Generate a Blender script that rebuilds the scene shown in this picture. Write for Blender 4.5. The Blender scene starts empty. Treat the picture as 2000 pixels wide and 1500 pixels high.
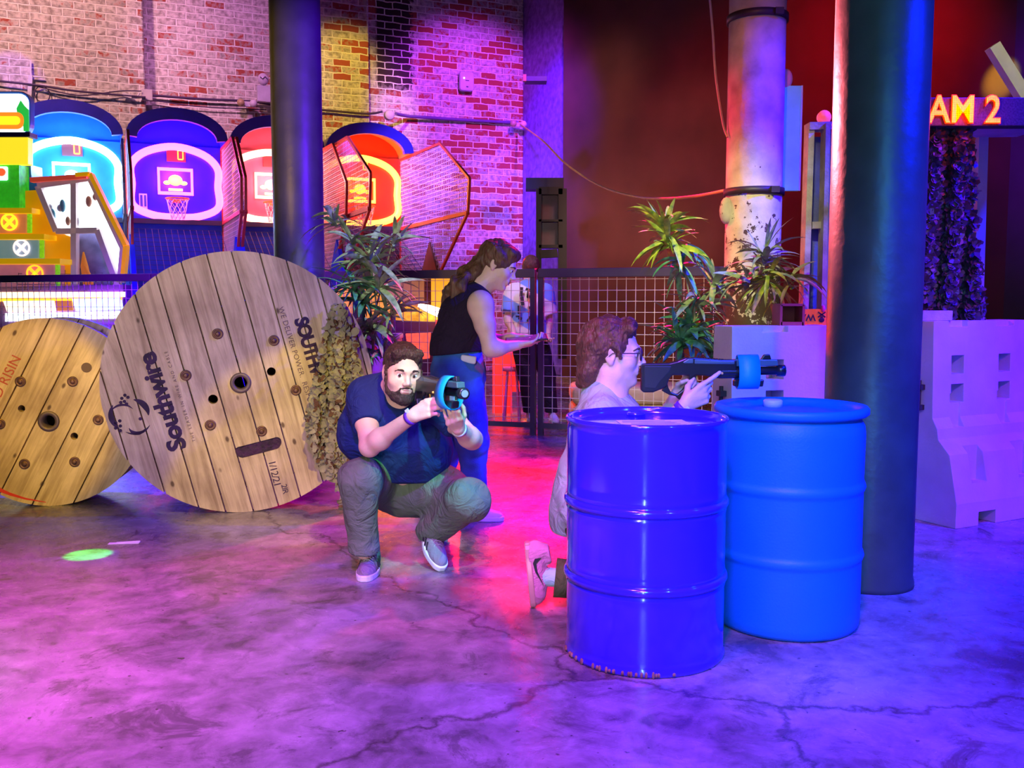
import bpy, bmesh, math, random
import numpy as np
from mathutils import Vector, Matrix, Euler
random.seed(7)
scene = bpy.context.scene
C = scene.collection
V = Vector
PI = math.pi
sin, cos = math.sin, math.cos
def R(a): return math.radians(a)

# ---------------------------------------------------------------- camera
FPX = 1850.0; CAMH = 1.30; PITCH = R(4.94)
cam_data = bpy.data.cameras.new('camera')
cam_data.sensor_width = 36.0
cam_data.lens = 36.0 * FPX / 2000.0
cam_data.clip_end = 100
cam = bpy.data.objects.new('camera', cam_data)
cam.location = (0, 0, CAMH)
cam.rotation_euler = (PI/2 - PITCH, 0, 0)
C.objects.link(cam); scene.camera = cam

def P(px, py, d):
    """point of the place seen at photo pixel (px,py) at distance d ahead of the camera"""
    u = (px-1000)/FPX; v = -(py-750)/FPX
    dy = cos(PITCH) + v*sin(PITCH); dz = -sin(PITCH) + v*cos(PITCH)
    s = d/dy
    return V((u*s, d, CAMH + dz*s))

# ---------------------------------------------------------------- exposure, world, lights
scene.view_settings.view_transform = 'Standard'
scene.view_settings.look = 'None'
scene.view_settings.exposure = 0.1
scene.view_settings.gamma = 1.0
scene.view_settings.use_curve_mapping = False
world = bpy.data.worlds.new('world'); scene.world = world
world.use_nodes = True
bgn = world.node_tree.nodes['Background']
bgn.inputs[0].default_value = (0.30, 0.14, 0.55, 1); bgn.inputs[1].default_value = 0.12

def aim(o, target):
    d = V(target) - o.location
    o.rotation_euler = d.to_track_quat('-Z', 'Y').to_euler()
def spot(name, loc, target, color, power, angle=40, blend=0.5, size=0.08, spec=1.0):
    l = bpy.data.lights.new(name, 'SPOT'); l.color = color; l.energy = power
    l.spot_size = R(angle); l.spot_blend = blend; l.shadow_soft_size = size; l.specular_factor = spec
    o = bpy.data.objects.new(name, l); o.location = loc; C.objects.link(o); aim(o, target); return o
def area(name, loc, target, color, power, sx, sy, spec=1.0):
    l = bpy.data.lights.new(name, 'AREA'); l.shape = 'RECTANGLE'; l.size = sx; l.size_y = sy
    l.color = color; l.energy = power; l.specular_factor = spec
    o = bpy.data.objects.new(name, l); o.location = loc; C.objects.link(o); aim(o, target); return o
def point(name, loc, color, power, size=0.1):
    l = bpy.data.lights.new(name, 'POINT'); l.color = color; l.energy = power; l.shadow_soft_size = size
    o = bpy.data.objects.new(name, l); o.location = loc; C.objects.link(o); return o
# arena stage spots and wall washers, plus added unseen fills, all outside the frame
# unseen soft pale key added over the players and spools
spot('key_pale', (-1.2, -1.6, 1.9), (-1.0, 5.6, 0.95), (1.0, 0.88, 0.62), 740, 38, 0.6, 0.35)
spot('key_pale_right', (-0.6, 0.4, 2.6), (0.95, 3.9, 1.15), (0.7, 0.75, 1), 30, 26, 0.6, 0.2)
# hard-edged yellow beams on the spools
spot('beam_yellow_large_spool', (0.6, 1.4, 4.2), (-1.22, 5.6, 0.36), (1.0, 0.72, 0.0), 900, 14.5, 0.12, 0.05)
spot('beam_yellow_small_spool', (-2.0, 1.2, 4.4), (-3.05, 5.95, 0.62), (1.0, 0.62, 0.0), 1300, 10, 0.2, 0.05)
# floor colours
spot('spot_blue_right', (4.6, 3.4, 5.0), (3.2, 4.2, 0), (0.0, 0.005, 1.0), 4600, 78, 0.7, 0.15)
spot('spot_blue_front', (2.8, -0.6, 4.6), (1.9, 2.4, 0), (0.02, 0.05, 1.0), 1700, 58, 0.7, 0.15)
spot('spot_violet_front', (-0.4, -0.6, 4.8), (-0.5, 2.5, 0), (0.42, 0.04, 1.0), 2300, 55, 0.8, 0.2)
spot('spot_magenta_left', (-4.5, 1.6, 4.8), (-2.6, 3.1, 0), (1.0, 0.04, 0.85), 2600, 40, 0.8, 0.2)
spot('spot_rose_middle', (-0.6, 2.0, 5.2), (-0.75, 3.5, 0), (1.0, 0.16, 0.40), 620, 46, 0.7, 0.2)
spot('spot_white_left_edge', (-4.6, 1.0, 3.8), (-2.75, 2.75, 0), (1, 0.92, 0.8), 1900, 24, 0.9, 0.1)
spot('spot_red_back', (1.6, 9.8, 4.8), (0.15, 6.4, 0), (1.0, 0.0, 0.12), 2600, 40, 0.6, 0.12)
spot('spot_red_low', (0.35, 10.2, 1.9), (0.05, 6.6, 0), (1, 0, 0.02), 4200, 22, 0.5, 0.10)
spot('dot_green_floor', (-2.25, 4.6, 4.6), (-2.19, 4.80, 0), (0.01, 1.0, 0.02), 4500, 3.2, 0.4, 0.01)
spot('spot_blue_left_back', (-4.2, 9.0, 4.0), (-2.45, 6.2, 0), (0.02, 0.02, 1), 5000, 24, 0.5, 0.1)
# brick wall washers
spot('wash_peach', (-6.6, 9.5, 7.4), (-6.9, 15.0, 4.9), (1.0, 0.485, 0.452), 1600, 52, 0.8, 0.3)
spot('wash_mauve', (-3.8, 10.5, 7.4), (-4.7, 16.0, 5.1), (1.0, 0.34, 0.95), 807, 36, 0.8, 0.3)
spot('wash_yellow', (-2.0, 11.5, 7.4), (-2.75, 16.6, 4.7), (1.0, 0.665, 0.065), 1252, 24, 0.5, 0.2)
spot('wash_violet', (1.2, 11.0, 7.2), (-0.7, 17.6, 4.4), (0.50, 0.05, 1.0), 4200, 34, 0.6, 0.2)
spot('wash_blue_violet', (-1.2, 12.6, 7.0), (0.6, 16.8, 4.2), (0.10, 0.0, 1.0), 3000, 30, 0.6, 0.2)
spot('wash_low_violet', (-2.5, 11.2, 4.8), (-0.2, 17.0, 2.2), (0.19, 0.111, 1.0), 2929, 40, 0.8, 0.2)
# dark wall
spot('wash_amber_wall', (2.4, 9.6, 7.2), (2.1, 14.9, 2.8), (1, 0.52, 0.4), 1300, 34, 0.9, 0.3)
spot('wash_amber_wall', (1.0, 10.6, 7.2), (1.3, 15.6, 4.8), (1.0, 0.55, 0.25), 800, 20, 0.7, 0.3)
spot('wash_red_wall', (4.6, 8.6, 7.0), (3.9, 13.4, 3.6), (1.0, 0.0, 0.0), 2351, 52, 0.8, 0.3)
spot('wash_violet_far_wall', (6.2, 6.0, 5.5), (7.2, 10.8, 3.6), (0.30, 0.0, 1.0), 2200, 40, 0.8, 0.3)
spot('beam_pale_shaft', (4.4, 4.0, 5.6), (4.05, 7.6, 3.2), (1.0, 0.95, 0.35), 300, 14, 0.4, 0.1)
# columns, drums, barriers
spot('rim_coral_white_column', (-1.4, 8.2, 3.6), (1.75, 7.1, 2.0), (1.0, 0.02, 0.06), 661, 34, 0.7, 0.1)
spot('rim_coral_dark_column', (0.1, 7.6, 3.4), (1.6, 4.35, 2.3), (1.0, 0.14, 0.18), 2600, 30, 0.6, 0.1)
spot('pale_white_column', (0.6, 3.4, 4.4), (1.8, 7.1, 2.6), (1.0, 0.221, 0.0), 225, 26, 0.8, 0.1)
spot('blue_column_side', (4.2, 5.2, 4.6), (1.7, 6.2, 2.3), (0.03, 0.0, 1.0), 2400, 46, 0.7, 0.1)
spot('teal_dark_column', (1.5, 0.2, 4.2), (1.62, 4.3, 2.0), (0.1, 0.65, 0.8), 260, 26, 0.6, 0.1)
spot('cyan_plastic_drum', (0.0, -0.9, 3.2), (1.02, 3.7, 0.45), (0.02, 0.40, 1.0), 700, 20, 0.5, 0.1)
spot('violet_barriers', (3.4, 1.2, 3.9), (2.5, 5.6, 0.7), (0.8, 0.03, 1.0), 700, 30, 0.6, 0.15)
spot('peach_left_barrier', (0.6, 2.2, 4.0), (1.35, 5.1, 1.0), (1, 0.85, 0.6), 160, 11, 0.3, 0.1)
spot('violet_left_column', (0.8, 5.8, 4.6), (-1.7, 7.9, 2.6), (0.103, 0.0, 1.0), 1502, 36, 0.7, 0.1)
spot('pale_left_column', (-3.4, 4.2, 4.4), (-1.85, 7.8, 2.8), (1.0, 0.579, 0.0), 418, 26, 0.7, 0.1)
spot('green_on_plants', (0.6, 3.0, 4.4), (1.3, 6.5, 1.9), (0.95, 1.0, 0.35), 1100, 24, 0.8, 0.1)
spot('pale_on_left_plant', (-0.9, 4.2, 4.4), (-1.05, 7.3, 1.4), (0.8, 0.9, 0.7), 650, 24, 0.8, 0.1)
# unseen upright area light added behind the camera, makes the enamel drum's streak
area('streak_light', (-0.45, -2.2, 1.9), (0.49, 3.2, 0.7), (0.45, 0.75, 1.0), 45, 0.10, 3.0)

spot('violet_beyond_fence', (-0.6, 8.6, 4.6), (0.25, 10.4, 1.4), (0.7, 0.6, 1), 420, 24, 0.6, 0.1)  # unseen spot added to brighten the person beyond the fence
spot('red_beyond_fence', (-0.6, 12.6, 2.2), (0.2, 10.3, 1.3), (1.0, 0.0, 0.0), 373, 50, 0.6, 0.1)
spot('amber_low_wall', (1.6, 10.4, 5.0), (1.9, 14.8, 1.6), (1, 0.75, 0.45), 900, 36, 0.9, 0.2)
spot('violet_fence_rail', (-3.2, 6.8, 4.8), (-3.4, 10.4, 1.5), (0.22, 0.0, 1.0), 3600, 50, 0.8, 0.1)
spot('violet_fence_rail', (2.2, 7.4, 4.8), (0.9, 8.9, 1.5), (0.22, 0.0, 1.0), 800, 50, 0.8, 0.1)
spot('profile_light', (2.6, 2.7, 2.7), (0.45, 3.95, 1.22), (0.60, 0.50, 1.0), 40, 12, 0.5, 0.1)  # unseen fill added for the kneeling person's face
spot('back_light_kneeling', (-1.4, 2.4, 2.8), (0.36, 3.95, 1.05), (0.5, 0.8, 1.0), 38, 12, 0.5, 0.1)
spot('beam_yellow_corner', (4.4, 8.4, 6.4), (5.85, 11.6, 4.05), (1.0, 0.85, 0.02), 3500, 6, 0.9, 0.02)
spot('beam_violet_brick', (-8.2, 11.0, 6.6), (-7.35, 14.6, 4.65), (0.25, 0.05, 1.0), 500, 9, 0.6, 0.02)
spot('beam_teal_knees', (0.9, 1.4, 4.2), (-0.36, 4.5, 0.50), (0.08, 1.0, 0.62), 1200, 10, 0.8, 0.05)
spot('pale_on_large_spool', (-3.0, 1.4, 2.6), (-2.15, 5.7, 1.2), (1.0, 0.70, 0.74), 150, 22, 0.6, 0.2)  # unseen fill added to brighten the large spool


# ---------------------------------------------------------------- naming helpers
def tag(o, label, cat, group=None, kind=None):
    o['label'] = label; o['category'] = cat
    if group: o['group'] = group
    if kind: o['kind'] = kind
    return o
def thing(name, label, cat, loc=(0, 0, 0), rz=0.0, group=None):
    o = bpy.data.objects.new(name, None); C.objects.link(o)
    o.empty_display_size = 0.1
    o.location = loc; o.rotation_euler = (0, 0, rz)
    return tag(o, label, cat, group)
def copy_tree(o, parent=None):
    c = o.copy(); C.objects.link(c)
    if parent: c.parent = parent
    for ch in o.children: copy_tree(ch, c)
    return c

# ---------------------------------------------------------------- materials
MC = {}
def lin(c):
    return tuple(((x/255)/12.92 if x/255 <= 0.04045 else ((x/255+0.055)/1.055)**2.4) for x in c)
def M(name, col, rough=0.5, metal=0.0, var=0.12, scale=6.0, bump=0.0, bscale=60.0, emit=0.0, ecol=None, coat=0.0, spec=0.5, trans=0.0, alpha=1.0):
    if name in MC: return MC[name]
    m = bpy.data.materials.new(name); m.use_nodes = True
    nt = m.node_tree; N = nt.nodes; L = nt.links
    b = N['Principled BSDF']
    b.inputs['Roughness'].default_value = rough; b.inputs['Metallic'].default_value = metal
    b.inputs['Specular IOR Level'].default_value = spec
    b.inputs['Coat Weight'].default_value = coat; b.inputs['Coat Roughness'].default_value = 0.08
    b.inputs['Transmission Weight'].default_value = trans; b.inputs['Alpha'].default_value = alpha
    tc = N.new('ShaderNodeTexCoord')
    no = N.new('ShaderNodeTexNoise'); no.inputs['Scale'].default_value = scale; no.inputs['Detail'].default_value = 5
    L.new(tc.outputs['Object'], no.inputs['Vector'])
    cr = N.new('ShaderNodeValToRGB')
    cr.color_ramp.elements[0].position = 0.3; cr.color_ramp.elements[1].position = 0.7
    cr.color_ramp.elements[0].color = tuple(max(0, c*(1-var)) for c in col) + (1,)
    cr.color_ramp.elements[1].color = tuple(min(1, c*(1+var)) for c in col) + (1,)
    L.new(no.outputs['Fac'], cr.inputs['Fac']); L.new(cr.outputs['Color'], b.inputs['Base Color'])
    if bump > 0:
        n2 = N.new('ShaderNodeTexNoise'); n2.inputs['Scale'].default_value = bscale; n2.inputs['Detail'].default_value = 4
        L.new(tc.outputs['Object'], n2.inputs['Vector'])
        bp = N.new('ShaderNodeBump'); bp.inputs['Strength'].default_value = bump; bp.inputs['Distance'].default_value = 0.01
        L.new(n2.outputs['Fac'], bp.inputs['Height']); L.new(bp.outputs['Normal'], b.inputs['Normal'])
    if emit > 0:
        b.inputs['Emission Color'].default_value = tuple(ecol or col) + (1,)
        b.inputs['Emission Strength'].default_value = emit
    MC[name] = m
    return m
def nodes_of(m): return m.node_tree.nodes, m.node_tree.links, m.node_tree.nodes['Principled BSDF']

# ---------------------------------------------------------------- mesh builder
class MB:
    def __init__(s): s.v = []; s.f = []; s.sm = []; s.mi = []; s.cur = 0
    def add(s, vs, fs, smooth=False):
        n = len(s.v); s.v.extend([tuple(v) for v in vs])
        for f in fs: s.f.append([n+i for i in f]); s.sm.append(smooth); s.mi.append(s.cur)
        return s
    def box(s, c, size, rot=None, taper=None):
        hx, hy, hz = size[0]/2, size[1]/2, size[2]/2
        vs = []
        for z in (-hz, hz):
            t = taper if (taper and z > 0) else 1.0
            for x, y in ((-hx, -hy), (hx, -hy), (hx, hy), (-hx, hy)): vs.append(V((x*t, y*t, z)))
        if rot is not None: vs = [rot @ v for v in vs]
        c = V(c); vs = [v+c for v in vs]
        return s.add(vs, [(0, 3, 2, 1), (4, 5, 6, 7), (0, 1, 5, 4), (1, 2, 6, 5), (2, 3, 7, 6), (3, 0, 4, 7)])
    def bar(s, a, b, w, h, up=(0, 0, 1)):
        a, b = V(a), V(b); d = b-a; L = d.length
        z = d.normalized(); u = V(up)
        if abs(z.dot(u)) > 0.98: u = V((0, 1, 0))
        x = u.cross(z).normalized(); y = z.cross(x)
        m = Matrix((x, y, z)).transposed()
        return s.box((a+b)/2, (w, h, L), m)
    def tube(s, pts, r, n=8, caps=True, closed=False):
        pts = [V(p) for p in pts]; k = len(pts)
        rs = r if isinstance(r, (list, tuple)) else [r]*k
        rings = []; prev = None
        for i, p in enumerate(pts):
            if closed: t = (pts[(i+1) % k]-pts[i-1])
            else: t = pts[min(i+1, k-1)]-pts[max(i-1, 0)]
            t.normalize()
            if prev is None:
                a = V((0, 0, 1)) if abs(t.z) < 0.9 else V((1, 0, 0))
                x = a.cross(t).normalized()
            else:
                x = (prev - t*prev.dot(t)).normalized()
            prev = x; y = t.cross(x)
            rings.append([p + (x*cos(2*PI*j/n)+y*sin(2*PI*j/n))*rs[i] for j in range(n)])
        vs = [q for rg in rings for q in rg]; fs = []
        kk = k if closed else k-1
        for i in range(kk):
            a = i*n; b = ((i+1) % k)*n
            for j in range(n): fs.append((a+j, a+(j+1) % n, b+(j+1) % n, b+j))
        s.add(vs, fs, True)
        if caps and not closed:
            s.add(rings[0], [tuple(range(n-1, -1, -1))]); s.add(rings[-1], [tuple(range(n))])
        return s
    def lathe(s, prof, n=48, mat=None, smooth=True, close=True):
        vs = []; fs = []
        for r, z in prof:
            for j in range(n): vs.append(V((r*cos(2*PI*j/n), r*sin(2*PI*j/n), z)))
        for i in range(len(prof)-1):
            for j in range(n):
                a = i*n+j; b = i*n+(j+1) % n
                fs.append((a, b, b+n, a+n))
        if close:
            if prof[0][0] > 1e-6: fs.append(tuple(range(n-1, -1, -1)))
            if prof[-1][0] > 1e-6: fs.append(tuple((len(prof)-1)*n+j for j in range(n)))
        if mat is not None: vs = [mat @ v for v in vs]
        return s.add(vs, fs, smooth)
    def prism(s, poly, y0, y1, m=None, smooth=False):
        """poly in local xz, extruded from y0 to y1"""
        n = len(poly)
        area2 = sum(poly[i][0]*poly[(i+1) % n][1]-poly[(i+1) % n][0]*poly[i][1] for i in range(n))
        if area2 < 0: poly = poly[::-1]
        vs = [V((x, y0, z)) for x, z in poly] + [V((x, y1, z)) for x, z in poly]
        if m is not None: vs = [m @ v for v in vs]
        fs = [tuple(range(n)), tuple(range(2*n-1, n-1, -1))]
        for i in range(n): fs.append((i, i+n, (i+1) % n+n, (i+1) % n))
        if m is not None and m.to_3x3().determinant() < 0: fs = [f[::-1] for f in fs]
        return s.add(vs, fs, smooth)
    def sphere(s, c, r, n=16, m=12, mat=None):
        rr = r if isinstance(r, (tuple, list)) else (r, r, r)
        vs = []; fs = []
        for i in range(m+1):
            th = PI*i/m
            for j in range(n):
                ph = 2*PI*j/n
                v = V((rr[0]*sin(th)*cos(ph), rr[1]*sin(th)*sin(ph), rr[2]*cos(th)))
                if mat is not None: v = mat @ v
                vs.append(v+V(c))
        for i in range(m):
            for j in range(n):
                a = i*n+j; b = i*n+(j+1) % n
                fs.append((a, a+n, b+n, b))
        return s.add(vs, fs, True)
    def xf(s, m):
        s.v = [tuple(m @ V(v)) for v in s.v]; return s
    def build(s, name, mat, parent=None, world=False, bevel=0.0, seg=2, autosmooth=False):
        me = bpy.data.meshes.new(name); me.from_pydata(s.v, [], s.f)
        me.polygons.foreach_set('use_smooth', s.sm)
        mats = mat if isinstance(mat, (list, tuple)) else [mat]
        for mm in mats: me.materials.append(mm)
        if len(mats) > 1: me.polygons.foreach_set('material_index', s.mi)
        if world and parent: me.transform(wm(parent).inverted())
        me.validate(); me.update()
        o = bpy.data.objects.new(name, me); C.objects.link(o)
        if parent: o.parent = parent
        if bevel > 0:
            b = o.modifiers.new('bevel', 'BEVEL'); b.width = bevel; b.segments = seg; b.limit_method = 'ANGLE'; b.angle_limit = R(40)
            b.harden_normals = False
        return o
def wm(o):
    m = o.matrix_basis.copy()
    while o.parent: o = o.parent; m = o.matrix_basis @ m
    return m
def struct(o): o['kind'] = 'structure'; return o

def text_mb(body, size, extrude=0.002, offset=0.0, spacing=1.0, align='CENTER'):
    cu = bpy.data.curves.new('t', 'FONT'); cu.body = body; cu.size = size; cu.extrude = extrude
    cu.offset = offset; cu.align_x = align; cu.align_y = 'CENTER'; cu.space_character = spacing; cu.resolution_u = 3
    o = bpy.data.objects.new('t', cu); C.objects.link(o)
    dg = bpy.context.evaluated_depsgraph_get()
    me = bpy.data.meshes.new_from_object(o.evaluated_get(dg))
    mb = MB(); mb.add([v.co.copy() for v in me.vertices], [tuple(p.vertices) for p in me.polygons])
    bpy.data.objects.remove(o); bpy.data.curves.remove(cu); bpy.data.meshes.remove(me)
    return mb   # in local xy, facing +z
FRONT = Matrix.Rotation(PI/2, 4, 'X')     # xy -> xz, facing -y

# ---------------------------------------------------------------- implicit surface modelling for bodies and cloth
class Field:
    def __init__(s, lo, hi, h):
        s.lo = np.array(lo, dtype=np.float32); s.h = h
        s.n = [int(math.ceil((hi[i]-lo[i])/h))+1 for i in range(3)]
        s.f = np.full(s.n, 0.05, dtype=np.float32)
        s.ax = [s.lo[i]+h*np.arange(s.n[i], dtype=np.float32) for i in range(3)]
    def _sub(s, lo, hi, pad):
        idx = []
        for i in range(3):
            a = int(max(0, math.floor((lo[i]-pad-s.lo[i])/s.h))); b = int(min(s.n[i], math.ceil((hi[i]+pad-s.lo[i])/s.h)+1))
            if b <= a: return None
            idx.append(slice(a, b))
        X = s.ax[0][idx[0]][:, None, None]; Y = s.ax[1][idx[1]][None, :, None]; Z = s.ax[2][idx[2]][None, None, :]
        return tuple(idx), X, Y, Z
    def _blend(s, idx, d, k, op, cut):
        a = s.f[idx]
        if op == 'u':
            if k > 0:
                hh = np.maximum(k-np.abs(a-d), 0)/k; s.f[idx] = np.minimum(a, d)-hh*hh*k*0.25
            else: s.f[idx] = np.minimum(a, d)
        else:
            d = -d
            if k > 0:
                hh = np.maximum(k-np.abs(a-d), 0)/k; s.f[idx] = np.maximum(a, d)+hh*hh*k*0.25
            else: s.f[idx] = np.maximum(a, d)
    def cone(s, a, b, ra, rb, k=0.02, op='u', cut=None, sq=1.0):
        a = np.array(a, dtype=np.float32); b = np.array(b, dtype=np.float32); rm = max(ra, rb)
        q = s._sub(np.minimum(a, b)-rm, np.maximum(a, b)+rm, 0.03+k)
        if q is None: return s
        idx, X, Y, Z = q
        ab = b-a; L2 = float((ab*ab).sum())+1e-12
        px, py, pz = X-a[0], Y-a[1], Z-a[2]
        t = np.clip((px*ab[0]+py*ab[1]+pz*ab[2])/L2, 0, 1)
        dx, dy, dz = px-t*ab[0], py-t*ab[1], pz-t*ab[2]
        d = np.sqrt(dx*dx+dy*dy+dz*dz)-(ra+(rb-ra)*t)
        if cut:
            for cp, cn in cut:
                d = np.maximum(d, (X-cp[0])*cn[0]+(Y-cp[1])*cn[1]+(Z-cp[2])*cn[2])
        s._blend(idx, d, k, op, cut); return s
    def chain(s, pts, rs, k=0.02):
        for i in range(len(pts)-1): s.cone(pts[i], pts[i+1], rs[i], rs[i+1], k)
        return s
    def ell(s, c, r, rot=None, k=0.02, op='u', cut=None):
        c = np.array(c, dtype=np.float32); rm = max(r)
        q = s._sub(c-rm, c+rm, 0.03+k)
        if q is None: return s
        idx, X, Y, Z = q
        px, py, pz = X-c[0], Y-c[1], Z-c[2]
        if rot is not None:
            m = rot.to_3x3(); ax = [m.col[i] for i in range(3)]
            qx = px*ax[0][0]+py*ax[0][1]+pz*ax[0][2]; qy = px*ax[1][0]+py*ax[1][1]+pz*ax[1][2]; qz = px*ax[2][0]+py*ax[2][1]+pz*ax[2][2]
        else: qx, qy, qz = px, py, pz
        k0 = np.sqrt((qx/r[0])**2+(qy/r[1])**2+(qz/r[2])**2)
        k1 = np.sqrt((qx/r[0]**2)**2+(qy/r[1]**2)**2+(qz/r[2]**2)**2)+1e-9
        d = k0*(k0-1.0)/k1
        d = np.minimum(d, 0.2)
        if cut:
            for cp, cn in cut:
                d = np.maximum(d, (X-cp[0])*cn[0]+(Y-cp[1])*cn[1]+(Z-cp[2])*cn[2])
        s._blend(idx, d, k, op, cut); return s
    def halfspace(s, p, n, k=0.0):
        """keep only the side opposite to n"""
        X = s.ax[0][:, None, None]; Y = s.ax[1][None, :, None]; Z = s.ax[2][None, None, :]
        d = (X-p[0])*n[0]+(Y-p[1])*n[1]+(Z-p[2])*n[2]
        s.f = np.maximum(s.f, d.astype(np.float32)); return s
    def wrinkle(s, amp, fr, seed=0, aniso=(1, 1, 1)):
        rng = np.random.RandomState(seed)
        X = s.ax[0][:, None, None]; Y = s.ax[1][None, :, None]; Z = s.ax[2][None, None, :]
        w = 0
        for i in range(5):
            k = rng.normal(size=3); k /= np.linalg.norm(k); k = k*np.array(aniso); k = k*fr*(0.6+0.9*rng.rand())
            ph = rng.rand()*6.28
            k2 = rng.normal(size=3); k2 = k2/np.linalg.norm(k2)*fr*0.5
            w = w + np.sin(k[0]*X+k[1]*Y+k[2]*Z+ph+1.3*np.sin(k2[0]*X+k2[1]*Y+k2[2]*Z+ph*2))
        s.f = s.f + (amp*w/2.2).astype(np.float32); return s
    def mesh(s, name, mat, parent=None, relax=1, xf=None):
        f = s.f; n = f.shape
        ins = f < 0
        c = np.zeros((n[0]-1, n[1]-1, n[2]-1), dtype=np.int8)
        for dx in (0, 1):
            for dy in (0, 1):
                for dz in (0, 1): c += ins[dx:n[0]-1+dx, dy:n[1]-1+dy, dz:n[2]-1+dz]
        act = (c > 0) & (c < 8)
        ii = np.argwhere(act)
        vid = np.full(act.shape, -1, dtype=np.int64); vid[act] = np.arange(len(ii))
        pos = np.zeros((len(ii), 3)); cnt = np.zeros(len(ii))
        cor = [(x, y, z) for x in (0, 1) for y in (0, 1) for z in (0, 1)]
        val = {q: f[ii[:, 0]+q[0], ii[:, 1]+q[1], ii[:, 2]+q[2]].astype(float) for q in cor}
        for q in cor:
            for ax in range(3):
                if q[ax] == 0:
                    r = list(q); r[ax] = 1; r = tuple(r)
                    a, b = val[q], val[r]; m = (a < 0) != (b < 0)
                    t = np.where(m, a/(a-b+1e-12*(a == b)), 0)
                    pp = np.array(q, dtype=float)[None, :].repeat(len(ii), 0); pp[:, ax] += t
                    pos[m] += pp[m]; cnt[m] += 1
        pos = pos/cnt[:, None]
        pos = (ii+pos)*s.h+s.lo[None, :]
        quads = []
        for ax in range(3):
            a = [slice(1, n[i]-1) for i in range(3)]; a[ax] = slice(0, n[ax]-1)
            b = list(a); b[ax] = slice(1, n[ax])
            A = ins[tuple(a)]; B = ins[tuple(b)]
            e = np.argwhere(A != B)
            base = e+np.array([0 if i == ax else 1 for i in range(3)])
            u, w = (ax+1) % 3, (ax+2) % 3
            def cell(du, dw):
                q = base.copy(); q[:, u] -= du; q[:, w] -= dw; return vid[q[:, 0], q[:, 1], q[:, 2]]
            qd = np.stack([cell(1, 1), cell(0, 1), cell(0, 0), cell(1, 0)], 1)
            fl = ~A[e[:, 0], e[:, 1], e[:, 2]]
            qd[fl] = qd[fl][:, ::-1]
            quads.append(qd)
        quads = np.concatenate(quads); quads = quads[(quads >= 0).all(1)]
        for _ in range(relax):
            acc = np.zeros_like(pos); cc = np.zeros(len(pos))
            for i in range(4):
                j = (i+1) % 4
                np.add.at(acc, quads[:, i], pos[quads[:, j]]); np.add.at(acc, quads[:, j], pos[quads[:, i]])
                np.add.at(cc, quads[:, i], 1); np.add.at(cc, quads[:, j], 1)
            pos = 0.5*pos+0.5*acc/np.maximum(cc, 1)[:, None]
        me = bpy.data.meshes.new(name)
        me.vertices.add(len(pos)); me.vertices.foreach_set('co', pos.astype(np.float32).ravel())
        me.loops.add(quads.size); me.loops.foreach_set('vertex_index', quads.ravel().astype(np.int32))
        me.polygons.add(len(quads))
        me.polygons.foreach_set('loop_start', (np.arange(len(quads))*4).astype(np.int32))
        try: me.polygons.foreach_set('loop_total', np.full(len(quads), 4, dtype=np.int32))
        except Exception: pass
        me.polygons.foreach_set('use_smooth', np.ones(len(quads), dtype=bool))
        me.materials.append(mat); me.update(calc_edges=True); me.validate()
        if xf is not None: me.transform(xf)
        if parent: me.transform(wm(parent).inverted())
        o = bpy.data.objects.new(name, me); C.objects.link(o)
        if parent: o.parent = parent
        return o

# ================================================================ THE SETTING
WO = V((0, 18.0, 0)); WK = 0.43
WE = V((1, WK, 0)).normalized(); WN = V((WE.y, -WE.x, 0))          # along the brick wall, out of it into the room
def wall_pt(px, off=0.0):
    """point of the line parallel to the brick wall, off metres in front of it, at photo column px"""
    u = (px-1000)/FPX
    o = WO + WN*off
    # (o.x + t*WE.x) = u*(o.y + t*WE.y)
    t = (u*o.y-o.x)/(WE.x-u*WE.y)
    return t
def wall_z(px, py, off=0.0):
    t = wall_pt(px, off); p = WO+WN*off+WE*t
    return t, P(px, py, p.y).z

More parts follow.
